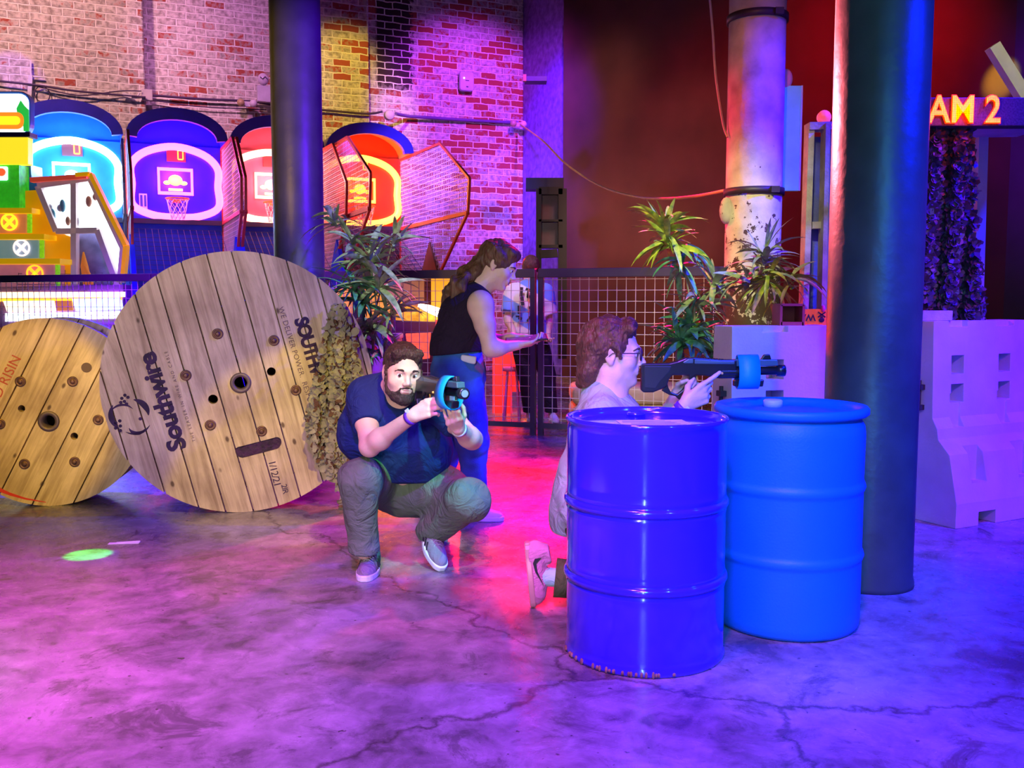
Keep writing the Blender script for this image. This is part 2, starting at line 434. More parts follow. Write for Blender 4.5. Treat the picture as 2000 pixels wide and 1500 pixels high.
def brick_material():
    m = M('whitewashed_brick', (0.4, 0.3, 0.3), 0.85)
    N, L, b = nodes_of(m)
    tc = N.new('ShaderNodeTexCoord'); mp = N.new('ShaderNodeSeparateXYZ'); cb = N.new('ShaderNodeCombineXYZ')
    L.new(tc.outputs['Object'], mp.inputs[0])
    ad = N.new('ShaderNodeMath'); ad.operation = 'ADD'; L.new(mp.outputs['X'], ad.inputs[0]); L.new(mp.outputs['Y'], ad.inputs[1])
    L.new(ad.outputs[0], cb.inputs['X']); L.new(mp.outputs['Z'], cb.inputs['Y'])
    wn = N.new('ShaderNodeTexNoise'); wn.inputs['Scale'].default_value = 5; wn.inputs['Detail'].default_value = 3
    L.new(tc.outputs['Object'], wn.inputs['Vector'])
    vm = N.new('ShaderNodeVectorMath'); vm.operation = 'MULTIPLY_ADD'; vm.inputs[1].default_value = (0.05, 0.05, 0.05)
    L.new(wn.outputs['Color'], vm.inputs[0]); L.new(cb.outputs[0], vm.inputs[2])
    br = N.new('ShaderNodeTexBrick'); L.new(vm.outputs[0], br.inputs['Vector'])
    br.inputs['Scale'].default_value = 1.0; br.inputs['Brick Width'].default_value = 0.30; br.inputs['Row Height'].default_value = 0.115
    br.inputs['Mortar Size'].default_value = 0.012; br.inputs['Mortar Smooth'].default_value = 0.3
    br.inputs['Color1'].default_value = (0, 0, 0, 1); br.inputs['Color2'].default_value = (1, 1, 1, 1); br.inputs['Mortar'].default_value = (0.5, 0.5, 0.5, 1)
    # bare brick where the whitewash has worn off
    n1 = N.new('ShaderNodeTexNoise'); n1.inputs['Scale'].default_value = 1.1; n1.inputs['Detail'].default_value = 4
    n2 = N.new('ShaderNodeTexNoise'); n2.inputs['Scale'].default_value = 14; n2.inputs['Detail'].default_value = 6
    for q in (n1, n2): L.new(tc.outputs['Object'], q.inputs['Vector'])
    a1 = N.new('ShaderNodeMath'); a1.operation = 'MULTIPLY_ADD'; a1.inputs[1].default_value = 0.62; L.new(br.outputs['Color'], a1.inputs[0]); L.new(n1.outputs['Fac'], a1.inputs[2])
    a2 = N.new('ShaderNodeMath'); a2.operation = 'MULTIPLY_ADD'; a2.inputs[1].default_value = 1.0; L.new(n2.outputs['Fac'], a2.inputs[0]); L.new(a1.outputs[0], a2.inputs[2])
    gx = N.new('ShaderNodeMath'); gx.operation = 'MULTIPLY_ADD'; gx.inputs[1].default_value = 0.045; L.new(mp.outputs['X'], gx.inputs[0]); L.new(a2.outputs[0], gx.inputs[2])
    cr = N.new('ShaderNodeValToRGB'); cr.color_ramp.elements[0].position = 1.28; cr.color_ramp.elements[1].position = 1.36
    dv = N.new('ShaderNodeMath'); dv.operation = 'MULTIPLY'; dv.inputs[1].default_value = 0.5; L.new(gx.outputs[0], dv.inputs[0])
    cr.color_ramp.elements[0].position = 0.60; cr.color_ramp.elements[1].position = 0.69
    cr.color_ramp.elements[0].color = (0, 0, 0, 1); cr.color_ramp.elements[1].color = (1, 1, 1, 1)
    L.new(dv.outputs[0], cr.inputs['Fac'])
    inv = N.new('ShaderNodeMath'); inv.operation = 'SUBTRACT'; inv.inputs[0].default_value = 1.0; L.new(br.outputs['Fac'], inv.inputs[1])
    mk = N.new('ShaderNodeMath'); mk.operation = 'MULTIPLY'; L.new(cr.outputs['Color'], mk.inputs[0]); L.new(inv.outputs[0], mk.inputs[1])
    ww = N.new('ShaderNodeValToRGB'); ww.color_ramp.elements[0].color = (0.30, 0.26, 0.24, 1); ww.color_ramp.elements[1].color = (0.72, 0.66, 0.62, 1)
    ww.color_ramp.elements[0].position = 0.35; ww.color_ramp.elements[1].position = 0.62
    L.new(n2.outputs['Fac'], ww.inputs['Fac'])
    mo = N.new('ShaderNodeMixRGB'); mo.inputs[2].default_value = (0.86, 0.80, 0.76, 1); L.new(br.outputs['Fac'], mo.inputs[0]); L.new(ww.outputs['Color'], mo.inputs[1])
    mx = N.new('ShaderNodeMixRGB'); mx.inputs[2].default_value = (0.38, 0.075, 0.05, 1); L.new(mk.outputs[0], mx.inputs[0]); L.new(mo.outputs[0], mx.inputs[1])
    # pilaster's cast shadow painted into the brick colour as a tall dark patch
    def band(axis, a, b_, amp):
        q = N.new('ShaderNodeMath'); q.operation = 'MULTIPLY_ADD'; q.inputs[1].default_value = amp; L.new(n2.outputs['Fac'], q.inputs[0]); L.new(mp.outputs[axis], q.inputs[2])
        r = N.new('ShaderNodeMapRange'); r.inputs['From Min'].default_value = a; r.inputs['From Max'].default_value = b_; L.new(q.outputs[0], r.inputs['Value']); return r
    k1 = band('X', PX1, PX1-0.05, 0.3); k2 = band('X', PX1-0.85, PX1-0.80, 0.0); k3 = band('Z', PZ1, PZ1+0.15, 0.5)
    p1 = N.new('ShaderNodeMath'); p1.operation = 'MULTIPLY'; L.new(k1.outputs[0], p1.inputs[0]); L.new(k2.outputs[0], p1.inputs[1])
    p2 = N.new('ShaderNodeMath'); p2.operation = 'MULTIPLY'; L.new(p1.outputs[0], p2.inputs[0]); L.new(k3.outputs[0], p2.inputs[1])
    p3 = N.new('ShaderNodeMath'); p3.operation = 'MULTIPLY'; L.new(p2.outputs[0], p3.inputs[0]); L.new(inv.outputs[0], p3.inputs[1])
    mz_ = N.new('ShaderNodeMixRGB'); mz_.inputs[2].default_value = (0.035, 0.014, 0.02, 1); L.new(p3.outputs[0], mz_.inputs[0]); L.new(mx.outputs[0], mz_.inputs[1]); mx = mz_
    L.new(mx.outputs[0], b.inputs['Base Color'])
    bp = N.new('ShaderNodeBump'); bp.inputs['Strength'].default_value = 0.9; bp.inputs['Distance'].default_value = 0.03
    h = N.new('ShaderNodeMath'); h.operation = 'MULTIPLY_ADD'; h.inputs[1].default_value = 0.6; L.new(n2.outputs['Fac'], h.inputs[0]); L.new(inv.outputs[0], h.inputs[2])
    L.new(h.outputs[0], bp.inputs['Height']); L.new(bp.outputs['Normal'], b.inputs['Normal'])
    return m
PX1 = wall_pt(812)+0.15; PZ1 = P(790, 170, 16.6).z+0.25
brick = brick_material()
def floor_material():
    m = M('worn_polished_concrete', (0.4, 0.4, 0.4), 0.4)
    N, L, b = nodes_of(m)
    tc = N.new('ShaderNodeTexCoord')
    def noise(sc, det=6, rough=0.6, dist=0.0):
        n = N.new('ShaderNodeTexNoise'); n.inputs['Scale'].default_value = sc; n.inputs['Detail'].default_value = det
        n.inputs['Roughness'].default_value = rough; n.inputs['Distortion'].default_value = dist
        L.new(tc.outputs['Object'], n.inputs['Vector']); return n
    big = noise(1.1, 8, 0.68, 0.6); fine = noise(7, 10, 0.72, 0.5); patch = noise(3.2, 9, 0.75, 0.8)
    c1 = N.new('ShaderNodeValToRGB'); e = c1.color_ramp.elements
    e[0].position = 0.40; e[0].color = (0.075, 0.070, 0.067, 1); e[1].position = 0.60; e[1].color = (0.33, 0.32, 0.315, 1)
    mxf = N.new('ShaderNodeMath'); mxf.operation = 'MULTIPLY_ADD'; mxf.inputs[1].default_value = 0.45
    L.new(fine.outputs['Fac'], mxf.inputs[0])
    hb = N.new('ShaderNodeMath'); hb.operation = 'MULTIPLY'; hb.inputs[1].default_value = 0.55; L.new(big.outputs['Fac'], hb.inputs[0]); L.new(hb.outputs[0], mxf.inputs[2])
    L.new(mxf.outputs[0], c1.inputs['Fac'])
    # dark worn stains
    c2 = N.new('ShaderNodeValToRGB'); e = c2.color_ramp.elements; e[0].position = 0.36; e[0].color = (1, 1, 1, 1); e[1].position = 0.44; e[1].color = (0, 0, 0, 1)
    L.new(patch.outputs['Fac'], c2.inputs['Fac'])
    # cracks
    vo = N.new('ShaderNodeTexVoronoi'); vo.feature = 'DISTANCE_TO_EDGE'; vo.inputs['Scale'].default_value = 0.22
    nd = noise(2.5, 6, 0.6); va = N.new('ShaderNodeVectorMath'); va.operation = 'MULTIPLY_ADD'; va.inputs[1].default_value = (0.5, 0.5, 0)
    L.new(nd.outputs['Color'], va.inputs[0]); L.new(tc.outputs['Object'], va.inputs[2]); L.new(va.outputs[0], vo.inputs['Vector'])
    c3 = N.new('ShaderNodeValToRGB'); e = c3.color_ramp.elements; e[0].position = 0.0; e[0].color = (1, 1, 1, 1); e[1].position = 0.0028; e[1].color = (0, 0, 0, 1)
    L.new(vo.outputs['Distance'], c3.inputs['Fac'])
    sp = noise(26, 3, 0.5); c4 = N.new('ShaderNodeValToRGB'); e = c4.color_ramp.elements; e[0].position = 0.27; e[0].color = (1, 1, 1, 1); e[1].position = 0.30; e[1].color = (0, 0, 0, 1)
    L.new(sp.outputs['Fac'], c4.inputs['Fac'])
    cur = c1.outputs['Color']
    for src, col, amt in ((c2, (0.07, 0.062, 0.06, 1), 0.7), (c4, (0.03, 0.025, 0.02, 1), 0.8), (c3, (0.03, 0.02, 0.02, 1), 0.75)):
        mm = N.new('ShaderNodeMath'); mm.operation = 'MULTIPLY'; mm.inputs[1].default_value = amt; L.new(src.outputs['Color'], mm.inputs[0])
        mx = N.new('ShaderNodeMixRGB'); mx.inputs[2].default_value = col; L.new(mm.outputs[0], mx.inputs[0]); L.new(cur, mx.inputs[1]); cur = mx.outputs[0]
    L.new(cur, b.inputs['Base Color'])
    rr = N.new('ShaderNodeMapRange'); rr.inputs['From Min'].default_value = 0.3; rr.inputs['From Max'].default_value = 0.7
    rr.inputs['To Min'].default_value = 0.16; rr.inputs['To Max'].default_value = 0.36
    L.new(patch.outputs['Fac'], rr.inputs['Value']); L.new(rr.outputs['Result'], b.inputs['Roughness'])
    b.inputs['Specular IOR Level'].default_value = 0.6
    bp = N.new('ShaderNodeBump'); bp.inputs['Strength'].default_value = 0.35; bp.inputs['Distance'].default_value = 0.01
    L.new(mxf.outputs[0], bp.inputs['Height']); L.new(bp.outputs['Normal'], b.inputs['Normal'])
    return m
conc = floor_material()
mb = MB(); mb.box((0, 9, -0.1), (26, 27, 0.2)); struct(mb.build('floor', conc))
mb = MB(); mb.box((0, 9, 8.1), (26, 27, 0.2)); struct(mb.build('ceiling', M('dark_ceiling', (0.03, 0.03, 0.035), 0.9)))

# brick wall with its pilasters, in its own frame: x along, y into the wall
def wall_frame(o):
    o.location = WO; o.rotation_euler = (0, 0, math.atan2(WE.y, WE.x)); return o
tc_ = wall_pt(1022)
mb = MB()
def seg(t0, t1, off, th=0.5): mb.box(((t0+t1)/2, -off+th/2, 4.0), (t1-t0, th, 8.0))
tA = wall_pt(300, 0.3); tB = wall_pt(560, 0.0); tC = wall_pt(728, 0.35)
seg(-12.5, tA, 0.3, 0.8); seg(tA, tB, 0.0); seg(tB, tC, 0.35, 0.85); seg(tC, tc_, 0.0)
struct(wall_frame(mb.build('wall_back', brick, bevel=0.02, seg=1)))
# short return of the brick wall that comes forward, then the dark wall
ret_m = M('painted_brick_return', (0.22, 0.12, 0.42), 0.8, var=0.35, scale=9, bump=0.8, bscale=22)
Lr = 1.75
mb = MB(); mb.box((tc_+0.25, -Lr/2+0.25, 4.0), (0.5, Lr+0.5, 8.0)); struct(wall_frame(mb.build('wall_return', ret_m, bevel=0.03)))
rc = WO+WE*tc_+WN*Lr     # near corner of the return
# dark wall to the right
def long_wall(name, a, b, mat, th=0.2, z1=8.0):
    a, b = V(a), V(b); d = (b-a); L_ = d.length; m_ = MB(); m_.box((L_/2, th/2, z1/2), (L_, th, z1))
    o = m_.build(name, mat); o.location = (a.x, a.y, 0); o.rotation_euler = (0, 0, math.atan2(d.y, d.x)); return struct(o)
dark = M('dark_red_painted_wall', (0.085, 0.030, 0.032), 0.42, var=0.3, scale=1.2, bump=0.12, bscale=30, spec=0.5)
DW0 = V((P(1098, 600, rc.y).x, rc.y-0.05, 0)); DW1 = V((6.0, 11.6, 0)); DW2 = V((10.5, 8.4, 0))
long_wall('wall_right', DW0, DW1, dark)
dark2 = M('dark_violet_painted_wall', (0.055, 0.035, 0.06), 0.5, var=0.25, scale=2)
long_wall('wall_far_right', DW1, DW2, dark2)
long_wall('wall_left', (-12.0, 2.0, 0), (-12.0, 13.0, 0), dark2)

# tan rough strip on the near edge of the return
mb = MB(); mb.box((tc_+0.30, -Lr-0.03, 4.9), (0.62, 0.08, 6.2))
struct(wall_frame(mb.build('trim_1', M('flaking_plaster_edge', (0.50, 0.40, 0.30), 0.9, var=0.5, scale=7, bump=1.0, bscale=18))))

# ---------------------------------------------------------------- steel columns
def column(name, x, y, r, z1, mat, label, cat='column', parts=None):
    o = thing(name, label, cat, (x, y, 0))
    m_ = MB(); m_.lathe([(r*1.03, 0), (r*1.03, 0.02), (r, 0.05), (r, z1)], 64); m_.build('shaft', mat, o)
    return o
def black_paint(name, base, worn):
    m = M(name, base, 0.42, var=0.2, scale=5, bump=0.35, bscale=14, spec=0.45)
    N, L, b = nodes_of(m)
    tc = N.new('ShaderNodeTexCoord'); mp = N.new('ShaderNodeMapping'); mp.inputs['Scale'].default_value = (26, 26, 3.2)
    n = N.new('ShaderNodeTexNoise'); n.inputs['Scale'].default_value = 1; n.inputs['Detail'].default_value = 8; n.inputs['Roughness'].default_value = 0.75
    L.new(tc.outputs['Object'], mp.inputs[0]); L.new(mp.outputs[0], n.inputs['Vector'])
    cr = N.new('ShaderNodeValToRGB'); e = cr.color_ramp.elements; e[0].position = 0.70; e[1].position = 0.74; e[0].color = (0, 0, 0, 1); e[1].color = (1, 1, 1, 1)
    L.new(n.outputs['Fac'], cr.inputs['Fac'])
    old = b.inputs['Base Color'].links[0].from_socket
    mx = N.new('ShaderNodeMixRGB'); mx.inputs[2].default_value = worn+(1,); L.new(cr.outputs['Color'], mx.inputs[0]); L.new(old, mx.inputs[1]); L.new(mx.outputs[0], b.inputs['Base Color'])
    return m
colblk = black_paint('chipped_black_column_paint', (0.060, 0.060, 0.068), (0.35, 0.33, 0.36))
column('steel_column', -1.76, 7.9, 0.205, 8, colblk, 'smooth dark round column rising behind the large spool')
column('steel_column', 1.65, 4.33, 0.205, 8, colblk, 'thick dark round column standing right behind the light blue drum')
def plaster_col():
    m = M('flaking_white_column_paint', (0.46, 0.42, 0.41), 0.75, var=0.35, scale=5, bump=0.9, bscale=14)
    N, L, b = nodes_of(m)
    tc = N.new('ShaderNodeTexCoord'); sx = N.new('ShaderNodeSeparateXYZ'); L.new(tc.outputs['Object'], sx.inputs[0])
    n = N.new('ShaderNodeTexNoise'); n.inputs['Scale'].default_value = 13; n.inputs['Detail'].default_value = 8; n.inputs['Roughness'].default_value = 0.7
    L.new(tc.outputs['Object'], n.inputs['Vector'])
    a = N.new('ShaderNodeMath'); a.operation = 'MULTIPLY_ADD'; a.inputs[1].default_value = 0.42; L.new(sx.outputs['Z'], a.inputs[0])
    k = N.new('ShaderNodeMath'); k.operation = 'MULTIPLY'; k.inputs[1].default_value = 1.8; L.new(n.outputs['Fac'], k.inputs[0]); L.new(k.outputs[0], a.inputs[2])
    cr = N.new('ShaderNodeValToRGB'); e = cr.color_ramp.elements; e[0].position = 1.0; e[1].position = 1.0
    dv = N.new('ShaderNodeMath'); dv.operation = 'MULTIPLY'; dv.inputs[1].default_value = 0.5; L.new(a.outputs[0], dv.inputs[0])
    e[0].position = 0.760; e[1].position = 0.775; e[0].color = (1, 1, 1, 1); e[1].color = (0, 0, 0, 1); L.new(dv.outputs[0], cr.inputs['Fac'])
    old = b.inputs['Base Color'].links[0].from_socket
    mx = N.new('ShaderNodeMixRGB'); mx.inputs[2].default_value = (0.045, 0.02, 0.018, 1); L.new(cr.outputs['Color'], mx.inputs[0]); L.new(old, mx.inputs[1]); L.new(mx.outputs[0], b.inputs['Base Color'])
    return m
pc = column('painted_column', 1.80, 7.15, 0.205, 8, plaster_col(), 'white round column with flaking paint and two metal straps')
strap = M('dark_metal_strap', (0.03, 0.02, 0.03), 0.5)
for py in (22, 370):
    z = P(1478, py, 6.95).z
    m_ = MB(); m_.lathe([(0.208, z-0.025), (0.222, z-0.025), (0.222, z+0.025), (0.208, z+0.025)], 48); m_.box((0.1, -0.215, z), (0.06, 0.03, 0.045)); m_.build('strap', strap, pc)
m_ = MB(); z = P(1478, 375, 6.95).z; m_.sphere((-0.215, -0.05, z-0.12), (0.05, 0.05, 0.10), 12, 8); m_.build('plaster_lump', plaster_col(), pc)

# ---------------------------------------------------------------- mesh fence
FA = V((-7.2, 9.29+0.357*7.2, 0)); FK = -0.357
def fpt(px):
    u = (px-1000)/FPX; X = 9.29*u/(1-FK*u); return V((X, 9.29+FK*X, 0))
FH = 1.613
fm = M('dark_fence_steel', (0.075, 0.06, 0.085), 0.45, spec=0.6); wm_ = M('galvanised_mesh_wire', (0.75, 0.62, 0.66), 0.45)
def fence_panel(a, b, label, wire_step=0.085):
    d = b-a; L_ = d.length
    o = thing('mesh_fence_panel', label, 'fence', a, math.atan2(d.y, d.x), 'mesh fence around the arena')
    t = 0.05
    m_ = MB(); m_.box((L_/2, 0, FH-0.035), (L_, 0.06, 0.085)); m_.build('top_rail', fm, o, bevel=0.006)
    m_ = MB(); m_.box((L_/2, 0, 0.10), (L_, t, t)); m_.build('bottom_rail', fm, o)
    for x in (0.025, L_-0.025):
        m_ = MB(); m_.box((x, 0, (FH-0.06)/2), (t, t*0.98, FH-0.06)); m_.build('post', fm, o)
    w = MB(); r = 0.0026; x = 0.05
    while x < L_-0.05: w.box((x, 0.004, (FH+0.05)/2), (2*r, 2*r, FH-0.2)); x += wire_step
    z = 0.17
    while z < FH-0.08: w.box((L_/2, -0.002, z), (L_-0.1, 2*r, 2*r)); z += wire_step*1.15
    w.build('wire_mesh', wm_, o); return o
fence_panel(fpt(-150), fpt(300), 'mesh fence panel behind the small spool, in front of the yellow prize machine')
fence_panel(fpt(303), fpt(700), 'mesh fence panel mostly hidden behind the large spool')
fence_panel(fpt(703), fpt(1046), 'mesh fence panel behind the walking person in the black vest', 0.09)
fence_panel(fpt(1052), fpt(1440), 'mesh fence panel behind the kneeling person with glasses', 0.09)

# ================================================================ CABLE SPOOLS
def wood_material(name, dirx, c0, c1, seed=0.0):
    """pine boards; grain runs along local z after a turn by dirx about y"""
    m = M(name, (0.5, 0.35, 0.2), 0.62)
    N, L, b = nodes_of(m)
    tc = N.new('ShaderNodeTexCoord'); mp = N.new('ShaderNodeMapping')
    mp0 = N.new('ShaderNodeMapping'); mp0.inputs['Rotation'].default_value = (0, -dirx, 0); mp0.inputs['Location'].default_value = (seed, seed, seed)
    mp.inputs['Scale'].default_value = (22, 22, 1.6)
    L.new(tc.outputs['Object'], mp0.inputs[0]); L.new(mp0.outputs[0], mp.inputs[0])
    n = N.new('ShaderNodeTexNoise'); n.inputs['Scale'].default_value = 1.0; n.inputs['Detail'].default_value = 7; n.inputs['Roughness'].default_value = 0.65; n.inputs['Distortion'].default_value = 0.9
    L.new(mp.outputs[0], n.inputs['Vector'])
    cr = N.new('ShaderNodeValToRGB'); e = cr.color_ramp.elements; e[0].position = 0.32; e[0].color = c0+(1,); e[1].position = 0.62; e[1].color = c1+(1,)
    L.new(n.outputs['Fac'], cr.inputs['Fac'])
    # broad dirt and small knots
    n2 = N.new('ShaderNodeTexNoise'); n2.inputs['Scale'].default_value = 2.2; n2.inputs['Detail'].default_value = 6; L.new(tc.outputs['Object'], n2.inputs['Vector'])
    c2 = N.new('ShaderNodeValToRGB'); e = c2.color_ramp.elements; e[0].position = 0.30; e[0].color = (0.55, 0.50, 0.48, 1); e[1].position = 0.58; e[1].color = (1, 1, 1, 1); L.new(n2.outputs['Fac'], c2.inputs['Fac'])
    vo = N.new('ShaderNodeTexVoronoi'); vo.inputs['Scale'].default_value = 5.5
    mk = N.new('ShaderNodeMapping'); mk.inputs['Scale'].default_value = (1.4, 1.4, 0.8); L.new(mp0.outputs[0], mk.inputs[0]); L.new(mk.outputs[0], vo.inputs['Vector'])
    c3 = N.new('ShaderNodeValToRGB'); e = c3.color_ramp.elements; e[0].position = 0.055; e[0].color = (0.14, 0.08, 0.06, 1); e[1].position = 0.11; e[1].color = (1, 1, 1, 1); L.new(vo.outputs['Distance'], c3.inputs['Fac'])
    x1 = N.new('ShaderNodeMixRGB'); x1.blend_type = 'MULTIPLY'; x1.inputs[0].default_value = 1; L.new(cr.outputs[0], x1.inputs[1]); L.new(c2.outputs[0], x1.inputs[2])
    x2 = N.new('ShaderNodeMixRGB'); x2.blend_type = 'MULTIPLY'; x2.inputs[0].default_value = 0.9; L.new(x1.outputs[0], x2.inputs[1]); L.new(c3.outputs[0], x2.inputs[2])
    L.new(x2.outputs[0], b.inputs['Base Color'])
    bp = N.new('ShaderNodeBump'); bp.inputs['Strength'].default_value = 0.3; bp.inputs['Distance'].default_value = 0.01; L.new(n.outputs['Fac'], bp.inputs['Height']); L.new(bp.outputs['Normal'], b.inputs['Normal'])
    return m
def clip_circle(x0, x1, Rr, n=14):
    """cross section of one plank inside a circle: polygon of (x,z)"""
    top = []; 
    for i in range(n+1):
        x = x0+(x1-x0)*i/n; top.append((x, math.sqrt(max(1e-6, Rr*Rr-x*x))))
    return top + [(x, -z) for x, z in top[::-1]]
def boolean_cut(o, cutter):
    md = o.modifiers.new('c', 'BOOLEAN'); md.object = cutter; md.operation = 'DIFFERENCE'; md.solver = 'EXACT'; md.use_self = True
    dg = bpy.context.evaluated_depsgraph_get(); dg.update()
    me = bpy.data.meshes.new_from_object(o.evaluated_get(dg))
    o.modifiers.clear(); old = o.data; o.data = me; me.name = old.name
    bpy.data.objects.remove(cutter)
def circ(cx, cz, r, n=28): return [(cx+r*cos(2*PI*i/n), cz+r*sin(2*PI*i/n)) for i in range(n)]
black_hole = M('spool_core_shadow_black', (0.012, 0.010, 0.012), 0.9)
bolt_m = M('rusty_bolt_steel', (0.16, 0.08, 0.06), 0.5, metal=0.5, var=0.4, scale=30)
ink = M('purple_black_stencil_ink', (0.035, 0.012, 0.055), 0.8, var=0.5, scale=14)
def make_spool(label, center, theta, Rr, width, tilt, pitch, px, sc, wood, bolts, holes, hub, hub_r, slot=None, drum=0.38, offset=0.0):
    """theta: turn about z (axis of the spool); face at local y=0, drum behind; px: photo pixel of hub; sc: metres per pixel"""
    o = thing('cable_spool', label, 'spool', (center[0], center[1], 0), theta)
    rot = Matrix.Translation((0, 0, Rr)) @ Matrix.Rotation(tilt, 4, 'Y')
    def loc(p): # pixel on the face -> local x,z
        a_ = P(p[0], p[1], 1.0)-V((0, 0, CAMH)); n_ = V((-sin(theta), cos(theta), 0)); c_ = V((center[0], center[1], 0))
        q_ = V((0, 0, CAMH))+a_*((c_-V((0, 0, CAMH))).dot(n_)/a_.dot(n_)); return ((q_-c_).dot(V((cos(theta), sin(theta), 0))), q_.z)
    fl = MB(); x = -Rr+0.004+offset*pitch-pitch
    gap = 0.0045
    while x < Rr:
        adv = pitch*(0.9+0.2*random.random())
        a, b = max(x+gap, -Rr+0.003), min(x+adv-gap, Rr-0.003)
        if b-a > 0.012: fl.prism(clip_circle(a, b, Rr), 0.0, 0.038, rot)
        x += adv
    front = fl.build('front_flange', wood, o)
    cut = MB()
    cut.prism([(q[0], q[1]) for q in circ(*loc(hub), hub_r)], -0.1, 0.2)
    for h, r in holes: cut.prism(circ(*loc(h), r), -0.1, 0.2)
    if slot: cut.prism(slot_poly(loc(slot[0]), slot[1], slot[2], slot[3]), -0.1, 0.2)
    c = cut.build('c', wood); c.parent = o
    boolean_cut(front, c)
    # second ply behind, boards across
    pl = MB(); x = -Rr+0.004
    rot2 = Matrix.Translation((0, 0, Rr)) @ Matrix.Rotation(tilt+PI/2, 4, 'Y')
    while x < Rr:
        b = min(x+0.16, Rr-0.003)
        if b-x > 0.02: pl.prism(clip_circle(x+0.002, b-0.002, Rr-0.004), 0.0385, 0.075, rot2)
        x += 0.16
    ply = pl.build('inner_ply', wood, o)
    cut = MB(); cut.prism(circ(*loc(hub), hub_r), -0.1, 0.2)
    for h, r in holes: cut.prism(circ(*loc(h), r), -0.1, 0.2)
    c = cut.build('c', wood); c.parent = o; boolean_cut(ply, c)
    bk = MB(); x = -Rr+0.004
    while x < Rr:
        b = min(x+pitch, Rr-0.003)
        if b-x > 0.02: bk.prism(clip_circle(x+0.003, b-0.003, Rr), width-0.075, width, rot)
        x += pitch
    bk.build('back_flange', wood, o)
    dm = MB(); n = 26
    for i in range(n):
        a = 2*PI*i/n; m_ = Matrix.Translation((0, 0, Rr)) @ Matrix.Rotation(a, 4, 'Y')
        dm.prism([(-drum*PI/n+0.003, drum-0.03), (drum*PI/n-0.003, drum-0.03), (drum*PI/n-0.003, drum), (-drum*PI/n+0.003, drum)], 0.076, width-0.076, m_)
    dm.build('drum', wood, o)
    # ring liner of the bore
    hx, hz = loc(hub); Mh = Matrix.Translation((hx, 0, hz)) @ Matrix.Rotation(-PI/2, 4, 'X')
    rg = MB(); rg.lathe([(hub_r-0.012, -0.10), (hub_r-0.012, 0.006), (hub_r+0.012, 0.006), (hub_r+0.014, 0.0), (hub_r+0.002, -0.001)], 32, Matrix.Translation((hx, 0, hz)) @ Matrix.Rotation(PI/2, 4, 'X'), close=False)
    rg.build('bore_ring', M('dark_bore_ring', (0.13, 0.09, 0.10), 0.5, metal=0.4), o)
    for bp in bolts:
        bx, bz = loc(bp)
        m_ = MB(); T = Matrix.Translation((bx, 0, bz)) @ Matrix.Rotation(PI/2, 4, 'X')
        m_.lathe([(0.033, -0.002), (0.033, 0.005), (0.024, 0.006), (0.021, 0.003), (0.014, 0.003), (0.014, 0.014), (0.006, 0.016), (0.0, 0.016)], 20, T)
        m_.build('bolt', bolt_m, o)
    return o, loc, rot
def slot_poly(c, half, r, ang):
    pts = []
    for i in range(13):
        a = -PI/2+PI*i/12; pts.append((half+r*cos(a), r*sin(a)))
    for i in range(13):
        a = PI/2+PI*i/12; pts.append((-half+r*cos(a), r*sin(a)))
    return [(c[0]+x*cos(ang)-z*sin(ang), c[1]+x*sin(ang)+z*cos(ang)+0.03*(-(x/half/1.4)**2*0+(x/half)**2*0.35)) for x, z in pts]
BSX, BSY = P(470, 748, 5.80).x, 5.80
big_wood = wood_material('weathered_pine_boards', R(-14), (0.37, 0.26, 0.165), (0.72, 0.565, 0.39), 3.1)
s1, loc1, rot1 = make_spool('large wooden cable spool standing on its rims, its hub and slot like a face', (BSX, BSY), R(15), 0.805, 0.92, R(-14), 0.158,
    (470, 748), 5.8/FPX, big_wood,
    [(425, 652), (535, 665), (578, 762), (511, 842), (411, 830), (363, 733)], [((530, 726), 0.027), ((416, 780), 0.029)], (470, 748), 0.050,
    slot=((505, 878), 0.105, 0.037, R(13)), offset=0.35)
s1['group'] = 'wooden cable spools'
# purple board behind the mouth slot
sx, sz = loc1((505, 878))
m_ = MB(); m_.prism(slot_poly((sx, sz), 0.107, 0.040, R(13)), 0.012, 0.020)
m_.build('slot_liner', M('splintered_purple_paint', (0.035, 0.006, 0.05), 0.7, var=0.7, scale=30, bump=1, bscale=40), s1)
def stencil(text, at, loc, size, ang, parent, mat, spacing=1.0, offset=0.0, squash=1.0, name='stencil_lettering'):
    t = text_mb(text, size, 0.0009, offset, spacing)
    x, z = loc(at)
    t.xf(Matrix.Translation((x, -0.0012, z)) @ Matrix.Rotation(-ang, 4, 'Y') @ FRONT @ Matrix.Diagonal((1, squash, 1, 1)))
    return t.build(name, mat, parent)
stencil('Southwire', (318, 785), loc1, 0.155, R(90+16), s1, ink, 0.95, 0.006, 0.95)
stencil('THE LEADER IN WIRE AND CABLE', (352, 775), loc1, 0.026, R(90+15), s1, M('faded_grey_ink', (0.16, 0.10, 0.12), 0.9), 1.5, 0.0, name='small_lettering')
stencil('SOUTHWIRE', (611, 702), loc1, 0.105, R(-74), s1, ink, 0.85, 0.005, 1.1)
stencil('WE DELIVER POWER.  RESPONSIBLY.', (585, 718), loc1, 0.046, R(-74), s1, M('faded_grey_ink', (0.16, 0.10, 0.12)), 1.05, 0.0, name='small_lettering')
stencil('1/12/21', (536, 925), loc1, 0.062, R(-78), s1, ink, 0.9, 0.0, name='handwritten_date')
stencil('2IR', (556, 955), loc1, 0.05, R(-78), s1, ink, 0.9, 0.0, name='handwritten_mark')
